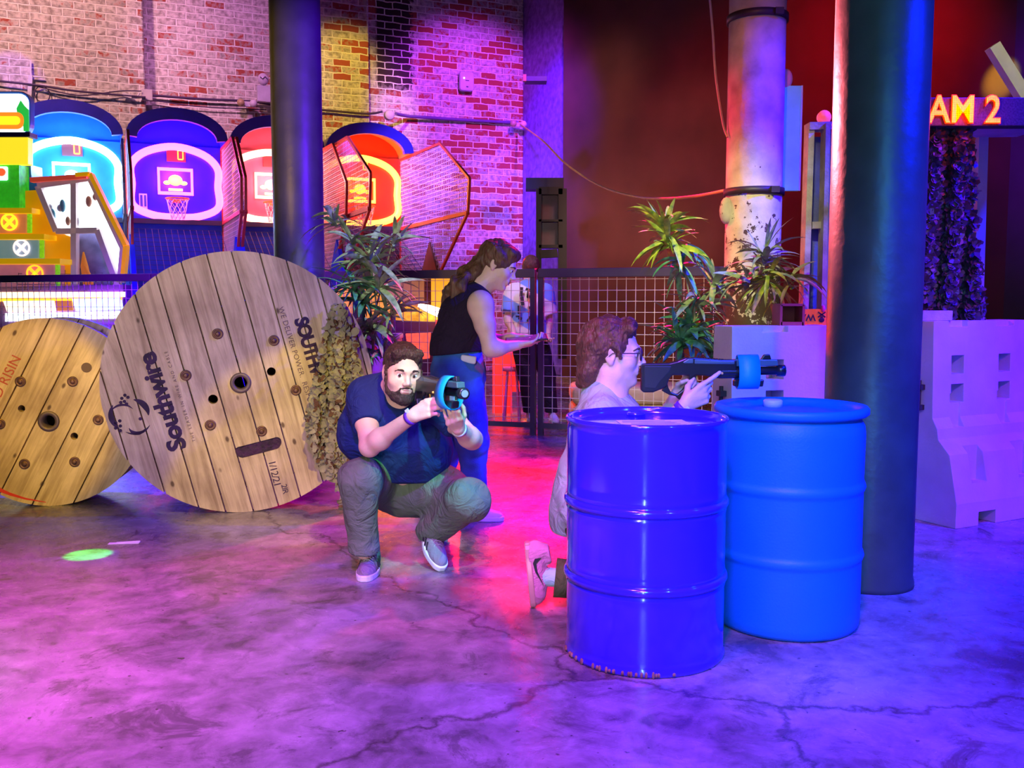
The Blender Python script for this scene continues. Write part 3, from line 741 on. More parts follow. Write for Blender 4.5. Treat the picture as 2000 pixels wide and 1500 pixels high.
# round printed emblem at lower left
eb = MB()
def arcpoly(cx, cz, r, w, a0, a1, n=14):
    outs = []; ins = []
    for i in range(n+1):
        a = R(a0+(a1-a0)*i/n); ww = w*sin(PI*(i+0.6)/(n+1.2))
        outs.append((cx+(r+ww/2)*cos(a), cz+(r+ww/2)*sin(a))); ins.append((cx+(r-ww/2)*cos(a), cz+(r-ww/2)*sin(a)))
    return outs+ins[::-1]
for c, r, w, a0, a1 in (((254, 808), 0.108, 0.030, 150, 235), ((256, 812), 0.098, 0.036, 0, 80), ((268, 830), 0.05, 0.022, 200, 330), ((262, 815), 0.10, 0.016, 240, 330), ((240, 815), 0.075, 0.014, 40, 150)):
    x, z = loc1(c); eb.prism(arcpoly(x, z, r, w, a0, a1), -0.0018, -0.0008)
for c in ((238, 778), (244, 772), (250, 776), (243, 784), (236, 786), (247, 789), (226, 826), (234, 822), (226, 836), (235, 832), (235, 841), (274, 818)):
    x, z = loc1(c); eb.prism(circ(x, z, 0.010, 12), -0.0018, -0.0008)
eb.build('printed_emblem', ink, s1)

SSX, SSY = P(95, 823, 5.98).x, 5.98
small_wood = wood_material('yellowed_pine_boards', R(27), (0.40, 0.27, 0.13), (0.74, 0.56, 0.33), 9.4)
s2, loc2, rot2 = make_spool('small wooden cable spool at the left edge, overlapped by the large spool', (SSX, SSY), R(10), 0.60, 0.44, R(27), 0.215,
    (95, 823), 5.98/FPX, small_wood,
    [(40, 745), (142, 745), (192, 820), (146, 902), (48, 906), (0, 828)], [((42, 798), 0.022), ((145, 852), 0.023)], (95, 823), 0.052, drum=0.28, offset=0.6)
s2['group'] = 'wooden cable spools'
m_ = MB(); x, z = loc2((169, 718)); m_.prism(circ(x, z, 0.032, 20), -0.002, 0.001); m_.build('dark_knot', M('dark_wood_knot', (0.13, 0.08, 0.06), 0.8), s2)
stencil('D RISIN', (14, 735), loc2, 0.085, R(62), s2, M('faded_red_marker', (0.45, 0.08, 0.05), 0.8), 1.0, 0.0, name='handwritten_mark')
m_ = MB(); pts = [(-4, 955), (20, 965), (50, 974), (90, 981)]
for i in range(3):
    a, b = loc2(pts[i]), loc2(pts[i+1]); w = 0.014-0.004*i
    m_.prism([(a[0], a[1]-w), (b[0], b[1]-w+0.004), (b[0], b[1]+w-0.004), (a[0], a[1]+w)], -0.0015, -0.0005)
m_.build('red_paint_stroke', M('red_paint', (0.6, 0.03, 0.01), 0.6), s2)

# ================================================================ DRUMS
def barrel_prof_steel():
    r = 0.292
    p = [(0.0, 0.03), (r-0.012, 0.03), (r-0.008, 0.0), (r+0.003, 0.002), (r+0.005, 0.014), (r-0.001, 0.022), (r, 0.05)]
    for zc in (0.30, 0.575):
        p += [(r, zc-0.07), (r, zc-0.035), (r+0.003, zc-0.026), (r-0.002, zc-0.02)]
        for i in range(9):
            a = -PI/2+PI*i/8; p.append((r+0.012*cos(a)-0.001, zc+0.015*sin(a)))
        p += [(r-0.002, zc+0.02), (r+0.003, zc+0.026), (r, zc+0.035), (r, zc+0.07)]
    p += [(r, 0.84), (r-0.001, 0.862), (r+0.005, 0.868), (r+0.007, 0.876), (r+0.003, 0.884), (r-0.006, 0.884), (r-0.010, 0.876), (r-0.012, 0.858), (r-0.03, 0.856), (r-0.045, 0.861), (0.0, 0.861)]
    return p
gloss = M('glossy_blue_drum_enamel', (0.035, 0.02, 0.72), 0.13, var=0.04, scale=3, bump=0.05, bscale=5, coat=0.8, spec=0.6)
B1 = V((0.497, 3.475, 0)); B2 = V((P(1541, 900, 3.80).x, 3.80, 0))
d1 = thing('steel_drum', 'glossy blue steel drum with a paper label on its lid, nearest the camera', 'drum', B1, R(20), 'blue drums side by side')
m_ = MB(); m_.lathe(barrel_prof_steel(), 96, close=False); m_.build('body', gloss, d1)
m_ = MB(); m_.lathe([(0.037, 0.861), (0.037, 0.868), (0.030, 0.872), (0.0, 0.872)], 24, Matrix.Translation((0.06, 0.2, 0))); m_.box((0.06, 0.2, 0.872), (0.04, 0.01, 0.006)); m_.build('bung', gloss, d1)
m_ = MB(); m_.lathe([(0.025, 0.861), (0.025, 0.868), (0.018, 0.871), (0.0, 0.871)], 24, Matrix.Translation((-0.16, -0.15, 0))); m_.build('bung', gloss, d1)
lab = M('drum_paper_label', (0.55, 0.60, 0.70), 0.6, var=0.15, scale=20)
m_ = MB(); m_.box((0.0, -0.055, 0.8622), (0.25, 0.17, 0.001), Matrix.Rotation(R(-16), 3, 'Z')); lo = m_.build('paper_label', lab, d1)
m_ = MB()
for i in range(6): m_.box((-0.01, -0.115+0.024*i, 0.8631), (0.2-0.02*(i % 3), 0.006, 0.0004), Matrix.Rotation(R(-16), 3, 'Z'))
m_.build('printed_lines', M('label_print', (0.12, 0.14, 0.3), 0.7), lo)
m_ = MB()
for i in range(26):
    a = R(200-d1.rotation_euler.z*57.3+random.uniform(-18, 85)); m_.sphere((0.297*cos(a), 0.297*sin(a), 0.012), (0.006, 0.006, 0.006+0.008*random.random()), 6, 5)
m_.build('rust_chips', M('rim_rust', (0.28, 0.17, 0.10), 0.9, var=0.5, scale=40), d1)

plas = M('matte_blue_plastic_drum', (0.004, 0.20, 0.62), 0.48, var=0.06, scale=3, bump=0.12, bscale=120, spec=0.4)
d2 = thing('plastic_drum', 'matte light blue plastic drum with a pale round cap, beside the steel drum', 'drum', B2, 0, 'blue drums side by side')
r = 0.288
pp = [(0, 0.02), (r-0.05, 0.02), (r-0.04, 0.0), (r-0.012, 0.004), (r-0.003, 0.02), (r, 0.05)]
for zc in (0.30, 0.575): pp += [(r, zc-0.06), (r, zc-0.03), (r+0.001, zc-0.02), (r+0.005, zc-0.014), (r+0.009, zc), (r+0.005, zc+0.014), (r+0.001, zc+0.02), (r, zc+0.03), (r, zc+0.06)]
pp += [(r+0.002, 0.78), (r-0.002, 0.815), (r-0.014, 0.838), (r-0.018, 0.848), (r+0.004, 0.853), (r+0.014, 0.862), (r+0.014, 0.880), (r+0.006, 0.890), (r-0.01, 0.891), (r-0.02, 0.878), (r-0.028, 0.862), (r-0.06, 0.858), (0, 0.858)]
m_ = MB(); m_.lathe(pp, 96, close=False); m_.build('body', plas, d2)
m_ = MB(); m_.lathe([(0.040, 0.858), (0.040, 0.884), (0.034, 0.889), (0, 0.889)], 28, Matrix.Translation((-0.015, 0.2, 0))); m_.build('cap', M('pale_drum_cap', (0.55, 0.62, 0.75), 0.5), d2)['label'] = 'pale blue screw cap'
m_ = MB(); m_.lathe([(0.040, 0.858), (0.040, 0.868), (0.034, 0.872), (0, 0.872)], 28, Matrix.Translation((-0.05, -0.19, 0))); m_.build('bung', plas, d2)

# ================================================================ WATER BARRIERS
barm = M('white_barrier_plastic', (0.50, 0.48, 0.58), 0.5, var=0.10, scale=5, bump=0.25, bscale=50)
def make_barrier(a, b, label, windows=True, H=1.17):
    d = b-a; L_ = d.length; o = thing('plastic_barrier', label, 'barrier', a, math.atan2(d.y, d.x), 'white plastic barriers')
    # profile in (y,z): thin top, waist step, wide foot; front side is -y
    def prof(k): return [(-0.10*k, H), (0.10*k, H), (0.115, 0.62), (0.15, 0.56), (0.16, 0.50), (0.24, 0.42), (0.30, 0.14), (0.30, 0.0), (-0.30, 0.0), (-0.30, 0.14), (-0.24, 0.42), (-0.16, 0.50), (-0.15, 0.56), (-0.115, 0.62)]
    T = Matrix(((0, 1, 0, 0), (1, 0, 0, 0), (0, 0, 1, 0), (0, 0, 0, 1)))  # poly x->y, extrude y->x
    m_ = MB(); m_.prism(prof(1), 0, L_, T)
    body = m_.build('body', barm, o)
    c = MB(); nw = max(1, int(L_/0.42))
    for i in range(nw):
        x = L_*(i+0.5)/nw
        for z in (0.93, 0.76): c.box((x, 0, z), (0.11, 1.0, 0.11))
        c.box((x+0.01, -0.255, 0.36), (0.13, 0.11, 0.22)); c.box((x-0.02, -0.16, 0.66), (0.09, 0.11, 0.20))
        c.box((x+0.14*L_/nw, 0, 0.02), (0.20*L_/nw*1.8, 1.0, 0.12))
        c.box((x, -0.09, H), (0.16, 0.06, 0.07))
    cc = c.build('c', barm); cc.parent = o
    boolean_cut(body, cc)
    bv = body.modifiers.new('bevel', 'BEVEL'); bv.width = 0.012; bv.segments = 2; bv.limit_method = 'ANGLE'; bv.angle_limit = R(30)
    w = MB()
    for i in range(nw):
        x = L_*(i+0.5)/nw
        for z in (0.93, 0.76): w.box((x, 0.02, z), (0.108, 0.012, 0.108))
    w.build('window_web', barm, o)
    for z in (0.80, 0.68):
        m_ = MB(); m_.box((-0.012, -0.03, z), (0.05, 0.05, 0.03)); m_.build('hinge_lug', M('dark_lug', (0.02, 0.02, 0.03), 0.6), o)
    m_ = MB(); m_.tube([(-0.02, -0.03, 0.66), (-0.02, -0.03, 0.84)], 0.012); m_.build('hinge_pin', M('dark_lug', (0.02, 0.02, 0.03)), o)
    return o
A0 = P(1420, 640, 5.12); A1 = P(1745, 640, 5.42)
make_barrier(V((A0.x, A0.y+0.1, 0)), V((A1.x, A1.y+0.1, 0)), 'white plastic barrier behind the drums, left of the thick dark column')
A0 = P(1796, 640, 5.62); A1 = P(1978, 640, 6.0)
make_barrier(V((A0.x, A0.y, 0)), V((A1.x, A1.y, 0)), 'white plastic barrier with square windows, right of the thick dark column', H=1.19)

# ================================================================ BASKETBALL MACHINES
ROFF = (18.0-16.6)*WE.x
RANG = math.atan2(WE.y, WE.x)
t2 = wall_pt(352, ROFF); t4 = wall_pt(707, ROFF); tp = (t4-t2)/2
tms = [t2-tp, t2, t2+tp, t4]
d_2 = (WO+WN*ROFF+WE*t2).y
def z2(py): return P(352, py, d_2).z
W = tp*0.96
def emis(name, col, e): return M(name, col, 0.5, emit=e, ecol=col, var=0.0)
zt, zb = z2(286), z2(425); zc, hh = (zt+zb)/2, (zt-zb)/2; ZB = z2(434); ZT = z2(284)
def smooth_loop(pts, sub=5):
    out = []; n = len(pts)
    for i in range(n):
        p0, p1, p2, p3 = [V(pts[(i+k-1) % n]) for k in range(4)]
        for j in range(sub):
            t = j/sub; out.append(0.5*((2*p1)+(p2-p0)*t+(2*p0-5*p1+4*p2-p3)*t*t+(3*p1-p0-3*p2+p3)*t**3))
    return out
frame_dk = M('dark_cage_frame', (0.04, 0.025, 0.07), 0.4, spec=0.7)
cagewire = M('cage_wire', (0.62, 0.52, 0.60), 0.4)
def segdigit(m_, cx, z, w, h, y, segs):
    t = w*0.24
    S = {'a': ((0, h/2), (w, t)), 'd': ((0, -h/2), (w, t)), 'g': ((0, 0), (w, t)), 'f': ((-w/2, h/4), (t, h/2)), 'e': ((-w/2, -h/4), (t, h/2)), 'b': ((w/2, h/4), (t, h/2)), 'c': ((w/2, -h/4), (t, h/2))}
    for s_ in segs:
        (dx, dz), (sw, sh) = S[s_]; m_.box((cx+dx, y, z+dz), (sw, 0.01, sh))
def hoop_machine(i, t, neon, neon_e, board, canopy, label, side_col, glow, ys=1.0):
    loc = WO+WN*ROFF+WE*t
    o = thing('basketball_arcade_machine', label, 'arcade machine', (loc.x, loc.y, 0), RANG, 'basketball arcade machines in a row')
    w = W/2; yc_ = 0.34 if i == 0 else 0.9
    bmat = M('backboard_panel_%s' % 'blue deep violet orange'.split()[min(i, 3)] if i < 3 else 'backboard_panel_orange', board, 0.35, var=0.1)
    m_ = MB(); m_.box((0, 0.03, (ZT+ZB)/2), (W, 0.05, ZT-ZB)); m_.build('backboard', bmat, o)
    # neon outline
    hw = w*0.90
    sh = [(-1, .42), (-.66, .80), (0, .98), (.66, .80), (1, .42), (1, -.1), (1, -.68), (.55, -.95), (0, -1), (-.55, -.95), (-1, -.68), (-1, -.1)]
    nm = emis('neon_%d' % i, neon, neon_e)
    m_ = MB(); m_.tube(smooth_loop([(x*hw, -0.04, zc+z*hh) for x, z in sh]), 0.055, 10, closed=True); m_.build('neon_outline', nm, o)
    s0 = z2(355)
    m_ = MB(); q = 0.235; m_.tube([(-q, -0.03, s0-q*.75), (q, -0.03, s0-q*.75), (q, -0.03, s0+q*.75), (-q, -0.03, s0+q*.75)], 0.030, 8, closed=True); m_.build('target_square', nm, o)
    m_ = MB(); m_.sphere((0, -0.01, s0+0.02), (0.10, 0.02, 0.08), 16, 8); m_.sphere((-0.12, -0.01, s0-0.02), (0.05, 0.02, 0.03)); m_.sphere((0.12, -0.01, s0-0.02), (0.05, 0.02, 0.03)); m_.box((0, -0.01, s0-0.12), (0.2, 0.02, 0.035))
    m_.build('lit_emblem', emis('emblem_glow_%d' % i, ((0.3, 0.9, 1.0), (1.0, 0.75, 0.1), (1.0, 0.9, 0.4), (1.0, 0.7, 0.02))[i], 2.5), o)
    zd = z2(303)
    m_ = MB(); m_.box((0.02, -0.02, zd), (0.27, 0.04, 0.20)); sd = m_.build('score_display', M('score_box', (0.30, 0.05, 0.06), 0.4), o)
    m_ = MB(); segdigit(m_, 0.08, zd, 0.07, 0.13, -0.045, 'abcdef'); m_.build('digit', emis('digit_glow', (1.0, 0.22, 0.02), 5), sd)
    # logo plate at the lower left of the board
    m_ = MB(); m_.box((-w*0.68, -0.02, z2(397)), (0.11, 0.01, 0.24)); lp = m_.build('logo_plate', M('white_logo_plate', (0.8, 0.8, 0.85), 0.5), o)
    m_ = MB(); m_.box((-w*0.68-0.025, -0.027, z2(395)), (0.035, 0.005, 0.17)); m_.box((-w*0.68+0.028, -0.027, z2(395)), (0.03, 0.005, 0.17)); m_.build('logo_print', M('logo_print_blue', (0.05, 0.08, 0.5), 0.5), lp)
    # rim and net
    zr = z2(392); yr = -0.30
    m_ = MB(); m_.tube([(0.16*cos(a*PI/12), yr+0.16*sin(a*PI/12), zr) for a in range(24)], 0.012, 6, closed=True); m_.box((0, -0.09, zr-0.02), (0.12, 0.14, 0.03)); m_.build('rim', M('rim_orange', (0.9, 0.22, 0.03), 0.4), o)
    m_ = MB()
    for k in range(10):
        for sgn in (1, -1):
            pts = []
            for j in range(5):
                a = 2*PI*(k+sgn*j*0.5)/10; rr = 0.155-0.016*j; pts.append((rr*cos(a), yr+rr*sin(a), zr-0.075*j))
            m_.tube(pts, 0.005, 4)
    m_.build('net', M('white_net_cord', (0.75, 0.72, 0.75), 0.7), o)
    # barrel canopy
    rise = z2(230)-ZT; n = 18
    arc = [(w*1.0*cos(PI*j/n), ZT+rise*sin(PI*j/n)) for j in range(n+1)]
    m_ = MB(); inner = [(x*0.985, ZT+(z-ZT)*0.97) for x, z in arc]
    m_.prism(arc+inner[::-1], -0.62, 0.05)
    m_.build('canopy', M('canopy_%d' % min(i, 2), canopy, 0.3, var=0.05), o)
    m_ = MB(); o2 = [(x*1.02, ZT+(z-ZT)*1.04) for x, z in arc]; i2 = [(x*0.80, ZT-0.02+(z-ZT)*0.68) for x, z in arc]
    m_.prism(o2+i2[::-1], -0.72, -0.62); m_.build('arch_band', M('arch_band_blue', (0.05, 0.03, 0.42), 0.4), o)
    m_ = MB(); m_.prism([(x, z) for x, z in arc], 0.052, 0.07); m_.build('gable_panel', bmat, o)
    # side cages
    yf = -2.1
    for sx in (-1, 1):
        X = sx*w
        pl = [(0.0, ZT-0.02), (-1.35, ZT-0.05), (-2.15, zc-0.15), (-2.10, ZB), (-1.35, ZB-0.75), (0.0, ZB-0.75)]
        pl = [(y*ys, z) for y, z in pl]; yf = -2.15*ys
        m_ = MB()
        pts = [V((X, y, z)) for y, z in pl]
        for k in range(len(pts)): m_.bar(pts[k], pts[(k+1) % len(pts)], 0.035, 0.035, (1, 0, 0))
        m_.bar((X, 0, ZB), (X, -2.10*ys, ZB), 0.05, 0.05)
        f = m_.build('side_cage_frame', side_col, o)
        g = MB()
        def yrange(z):
            ys = []
            for k in range(len(pl)):
                (y0, z0), (y1, z1) = pl[k], pl[(k+1) % len(pl)]
                if (z0-z)*(z1-z) < 0: ys.append(y0+(y1-y0)*(z-z0)/(z1-z0))
            return (min(ys), max(ys)) if len(ys) > 1 else None
        def zrange(y):
            zs = []
            for k in range(len(pl)):
                (y0, z0), (y1, z1) = pl[k], pl[(k+1) % len(pl)]
                if (y0-y)*(y1-y) < 0: zs.append(z0+(z1-z0)*(y-y0)/(y1-y0))
            return (min(zs), max(zs)) if len(zs) > 1 else None
        z = ZB-0.70
        while z < ZT:
            q = yrange(z)
            if q: g.box((X, (q[0]+q[1])/2, z), (0.007, q[1]-q[0], 0.008))
            z += 0.062
        y = -0.05
        while y > yf+0.05:
            q = zrange(y)
            if q: g.box((X, y, (q[0]+q[1])/2), (0.007, 0.008, q[1]-q[0]))
            y -= 0.075
        g.build('cage_mesh', cagewire, f)
    m_ = MB(); m_.box((0, -0.04, ZB), (W, 0.07, 0.07)); m_.build('cross_bar', frame_dk, o)
    if i < 3:
        m_ = MB(); m_.box((0, 0.04, ZB-0.75), (W-0.04, 0.02, 1.45)); m_.build('lower_panel', M('deep_blue_fabric', (0.02, 0.05, 0.55), 0.7), o)
    # sloping ball ramp, cabinet and side boards
    rampm = M('ramp_%d' % min(i, 2), canopy, 0.4)
    m_ = MB(); m_.prism([(0.0, 0.0), (-2.6*yc_, 0.0), (-2.6*yc_, 1.0), (-2.3*yc_, 1.05), (-0.2, ZB-1.1), (0.0, ZB-1.1)], -w+0.03, w-0.03, Matrix(((0, 1, 0, 0), (1, 0, 0, 0), (0, 0, 1, 0), (0, 0, 0, 1)))); m_.build('cabinet', rampm, o)
    for sx in (-1, 1):
        m_ = MB(); X = sx*(w-0.0)
        m_.prism([(y*yc_, z) for y, z in [(-1.25, ZB-0.80), (-1.75, ZB-0.30), (-2.35, ZB-1.0), (-2.65, 1.0), (-2.65, 0.0), (-1.9, 0.0)]], X-0.03, X+0.03, Matrix(((0, 1, 0, 0), (1, 0, 0, 0), (0, 0, 1, 0), (0, 0, 0, 1))))
        m_.build('side_board', M('side_board_%d' % i, ((0.02, 0.08, 0.75), (0.02, 0.08, 0.75), (0.02, 0.08, 0.7), (0.22, 0.10, 0.04))[i], 0.35, coat=0.4), o)
    g = MB(); y0, y1 = -0.1, -2.0
    for k in range(15): g.bar((-w+0.05+k*(W-0.1)/14, y0, ZB-0.12), (-w+0.05+k*(W-0.1)/14, y1, ZB-1.05), 0.006, 0.006)
    for k in range(14): tt = k/13; g.bar((-w+0.05, y0+(y1-y0)*tt, ZB-0.12-0.93*tt), (w-0.05, y0+(y1-y0)*tt, ZB-0.12-0.93*tt), 0.006, 0.006)
    g.build('return_net', M('black_return_net', (0.05, 0.05, 0.12), 0.7), o)
    gl = point('machine_glow', tuple((wm(o) @ V((0, -0.55, zc+0.1)))), glow[0], glow[1], 0.15)  # added point light, brightens the board in place of the neon's halo
    return o
red_fr = M('red_cage_frame', (0.55, 0.06, 0.03), 0.4)
hoop_machine(0, tms[0], (0.35, 0.85, 1.0), 9, (0.02, 0.18, 0.9), (0.02, 0.05, 0.85), 'basketball arcade machine with blue-white neon board, leftmost of the row', frame_dk, ((0.25, 0.6, 1.0), 60), 0.42)
hoop_machine(1, tms[1], (1.0, 0.08, 0.38), 6, (0.03, 0.02, 0.75), (0.03, 0.05, 0.85), 'basketball arcade machine with pink neon board on deep blue', red_fr, ((1.0, 0.08, 0.6), 45))
hoop_machine(2, tms[2], (1.0, 0.36, 0.22), 6, (0.55, 0.12, 0.22), (0.35, 0.28, 0.12), 'basketball arcade machine with salmon white neon, half hidden by a column', red_fr, ((1.0, 0.35, 0.35), 50))
hoop_machine(3, tms[3], (1.0, 0.30, 0.04), 6, (0.62, 0.05, 0.012), (0.40, 0.30, 0.13), 'basketball arcade machine with orange neon board, rightmost of the row', red_fr, ((1.0, 0.22, 0.03), 60), 1.5)

# ================================================================ YELLOW PRIZE MACHINE
yel = M('yellow_machine_plastic', (0.95, 0.50, 0.02), 0.4); yel2 = emis('yellow_lit_panel', (1.0, 0.80, 0.02), 0.9)
D0 = 12.45
pm = thing('prize_machine', 'big yellow prize machine with stepped shelves and bright white window', 'arcade machine', (P(60, 700, D0).x, D0, 0), 0)
def pp_(name, poly, y0, y1, mat, parent=None, d=None, bevel=0.0):
    d = d or D0; m_ = MB(); m_.prism([(P(x, y, y0).x, max(0.0, P(x, y, y0).z)) for x, y in poly], y0, y1)
    return m_.build(name, mat, parent or pm, world=True, bevel=bevel)
def rrect(x0, y0, x1, y1, r, n=5):
    out = []
    for cx, cy, a0 in ((x1-r, y0+r, -90), (x1-r, y1-r, 0), (x0+r, y1-r, 90), (x0+r, y0+r, 180)):
        for k in range(n+1): a = R(a0+90*k/n); out.append((cx+r*cos(a), cy+r*sin(a)))
    return out
hd = pp_('sign_header', rrect(-95, 178, 59, 264, 22), 12.30, 12.42, M('header_casing', (0.06, 0.20, 0.75), 0.4), bevel=0.01)
pp_('lit_sign_face', rrect(-90, 183, 55, 260, 18), 12.28, 12.31, emis('sign_white', (0.75, 0.95, 1.0), 2.2), hd)
pp_('green_sign_patch', [(32, 212), (40, 196), (47, 206), (55, 214), (56, 256), (46, 256), (44, 232), (34, 224)], 12.265, 12.285, emis('sign_green', (0.02, 0.45, 0.05), 1.0), hd)
pp_('orange_sign_blob', rrect(-60, 219, 46, 252, 14), 12.26, 12.28, emis('sign_red', (1.0, 0.16, 0.01), 1.6), hd)
pp_('yellow_sign_blob', rrect(-60, 227, 38, 243, 7), 12.245, 12.262, emis('sign_yellow', (1.0, 0.6, 0.01), 1.8), hd)
pp_('header_lip', [(-95, 258), (58, 258), (58, 267), (-95, 267)], 12.25, 12.45, M('dark_violet_lip', (0.03, 0.01, 0.08), 0.5))
pp_('yellow_lit_box', [(-95, 267), (54, 267), (54, 321), (-95, 321)], 12.3, 12.44, yel2, bevel=0.01)
pp_('green_block', [(-95, 321), (37, 321), (38, 406), (-95, 406)], 12.35, 12.6, M('green_grass_panel', (0.03, 0.45, 0.02), 0.6, var=0.6, scale=12, emit=0.35, ecol=(0.05, 0.75, 0.02)))
pp_('red_window_sign', rrect(-60, 325, 14, 352, 3), 12.33, 12.36, emis('sign_pale_blue', (0.6, 0.95, 1.0), 1.8))
pp_('red_star', circ(2, 336, 8, 10), 12.31, 12.335, emis('sign_red2', (1.0, 0.08, 0.02), 1.5))
pp_('blue_side_panel', [(38, 320), (60, 322), (62, 355), (100, 352), (100, 372), (40, 378)], 12.6, 12.9, M('blue_gloss_panel', (0.03, 0.1, 0.8), 0.3))
pp_('cabinet_body', [(38, 373), (72, 371), (112, 452), (141, 463), (141, 840), (-95, 840), (-95, 404), (38, 406)], 12.5, 12.75, M('amber_cabinet', (0.95, 0.38, 0.01), 0.4, emit=0.25, ecol=(1.0, 0.45, 0.0)), bevel=0.01)
for k, (xr, yt, yb, yy) in enumerate(((62, 406, 455, 12.44), (86, 457, 504, 12.32), (117, 505, 562, 12.20))):
    pp_('shelf_board', [(-95, yt), (xr, yt), (xr, yt+10), (-95, yt+10)], yy-0.16, yy+0.3, M('yellow_shelf', (1.0, 0.55, 0.01), 0.4, emit=0.35, ecol=(1.0, 0.55, 0.0)))
    pp_('tile_panel', [(-95, yt+12), (xr-12, yt+12), (xr-12, yb), (-95, yb)], yy, yy+0.3, M('tile_panel_%d' % k, ((0.55, 0.22, 0.12), (0.20, 0.28, 0.42), (0.45, 0.16, 0.22))[k], 0.4, var=0.4, scale=3, emit=0.3, ecol=((0.8, 0.3, 0.1), (0.1, 0.4, 0.5), (0.6, 0.2, 0.3))[k]))
    pp_('green_strip', [(xr-9, yt+12), (xr-2, yt+12), (xr-2, yb), (xr-9, yb)], yy-0.02, yy+0.02, M('green_meter_strip', (0.2, 0.6, 0.02), 0.5, emit=0.4, ecol=(0.3, 0.9, 0.02), var=0.6, scale=30))
    cx = (18, 42, 68)[k]; cy = (434, 484, 534)[k]; rr = 15
    em = MB(); c = P(cx, cy, yy-0.02); sc_ = 12.3/FPX
    for a in (45, -45): em.box((c.x, yy-0.02, c.z), (rr*2.0*sc_, 0.02, 0.035), Matrix.Rotation(R(a), 3, 'Y'))
    em.tube([(c.x+rr*sc_*cos(j*PI/12), yy-0.02, c.z+rr*sc_*sin(j*PI/12)) for j in range(24)], 0.012, 6, closed=True)
    em.build('cross_emblem', emis('emblem_%d' % k, ((1.0, 0.75, 0.02), (1.0, 0.7, 0.65), (1.0, 0.45, 0.02))[k], 1.4), pm, world=True)
gfr = M('grey_window_frame', (0.55, 0.45, 0.48), 0.4, emit=0.15, ecol=(0.6, 0.4, 0.4))  # faint emission stands in for light falling on the frame
pp_('window_back_glow', [(84, 368), (176, 352), (240, 484), (236, 545), (226, 556), (192, 450), (110, 450)], 12.50, 12.53, emis('prize_window_light', (0.85, 0.97, 1.0), 3.0))
def bars(name, segs, w, y, mat, par):
    m_ = MB()
    for a, b in segs:
        A, B = P(a[0], a[1], y), P(b[0], b[1], y); m_.bar(A, B, w, 0.10, (0, 1, 0))
    return m_.build(name, mat, par, world=True)
bars('window_frame', [((76, 364), (178, 349)), ((76, 364), (112, 452)), ((112, 452), (192, 450)), ((192, 450), (232, 560)), ((146, 355), (147, 590)), ((178, 349), (242, 485)), ((242, 485), (236, 552))], 0.07, 12.42, gfr, pm)
bars('amber_window_trim', [((150, 342), (178, 340)), ((178, 340), (247, 480)), ((247, 480), (241, 548))], 0.05, 12.34, M('amber_trim', (1.0, 0.42, 0.01), 0.4, emit=0.4, ecol=(1.0, 0.45, 0)), pm)
bars('red_window_trim', [((62, 352), (172, 345))], 0.06, 12.36, M('red_trim', (0.8, 0.10, 0.05), 0.4, emit=0.3, ecol=(1, 0.1, 0.05)), pm)
pp_('lower_window_back', [(148, 455), (190, 453), (232, 570), (232, 600), (148, 600)], 12.62, 12.66, M('dim_window', (0.16, 0.14, 0.30), 0.3, var=0.5, scale=5))
for k in range(9):
    c = P(random.uniform(96, 190), random.uniform(375, 440), 12.44)
    m_ = MB(); m_.sphere((c.x, 12.44, c.z), (0.05*random.uniform(.6, 1.2), 0.03, 0.07*random.uniform(.5, 1.3)), 10, 8)
    m_.build('prize', M('prize_%d' % (k % 3), ((0.2, 0.55, 0.7), (0.8, 0.45, 0.3), (0.75, 0.8, 0.85))[k % 3], 0.5), pm, world=True)
m_ = MB(); c = P(168, 540, 12.5)
m_.tube([P(163, 492, 12.5), P(165, 520, 12.5), P(172, 560, 12.5), P(172, 600, 12.5)], [0.01, 0.05, 0.06, 0.04], 8); m_.tube([P(166, 520, 12.47), P(178, 545, 12.47), P(180, 590, 12.47)], [0.02, 0.03, 0.02], 8)
m_.build('orange_plush', M('orange_plush_toy', (0.95, 0.32, 0.03), 0.8, emit=0.2, ecol=(1, 0.3, 0)), pm, world=True)
bs = pp_('base_cabinet', [(-95, 562), (240, 556), (243, 840), (-95, 840)], 12.10, 12.55, M('purple_base', (0.35, 0.16, 0.40), 0.4, var=0.3, scale=2))
pp_('light_bar', [(-95, 571), (241, 570), (241, 580), (-95, 583)], 12.06, 12.12, emis('warm_white_bar', (1.0, 0.80, 0.4), 2.4), bs)
pp_('amber_bar', [(-95, 583), (236, 581), (236, 586), (-95, 590)], 12.06, 12.12, emis('amber_bar', (1.0, 0.5, 0.02), 2), bs)
pp_('lit_drawer_panel', [(6, 588), (104, 587), (108, 607), (14, 610)], 12.05, 12.1, emis('cream_lamp', (1.0, 0.80, 0.5), 2.4), bs)
pp_('orange_drawer', [(106, 585), (140, 584), (143, 606), (110, 607)], 12.06, 12.1, M('orange_drawer', (0.8, 0.3, 0.05), 0.5, emit=0.4, ecol=(1, 0.35, 0.05)), bs)
pp_('lit_drawer_panel', [(141, 584), (234, 581), (238, 604), (148, 607)], 12.05, 12.1, emis('cyan_white_lamp', (0.5, 0.95, 1.0), 2.4), bs)
pp_('light_bar', [(10, 612), (234, 608), (231, 622), (10, 628)], 12.05, 12.1, emis('white_bar', (0.8, 1.0, 1.0), 3), bs)

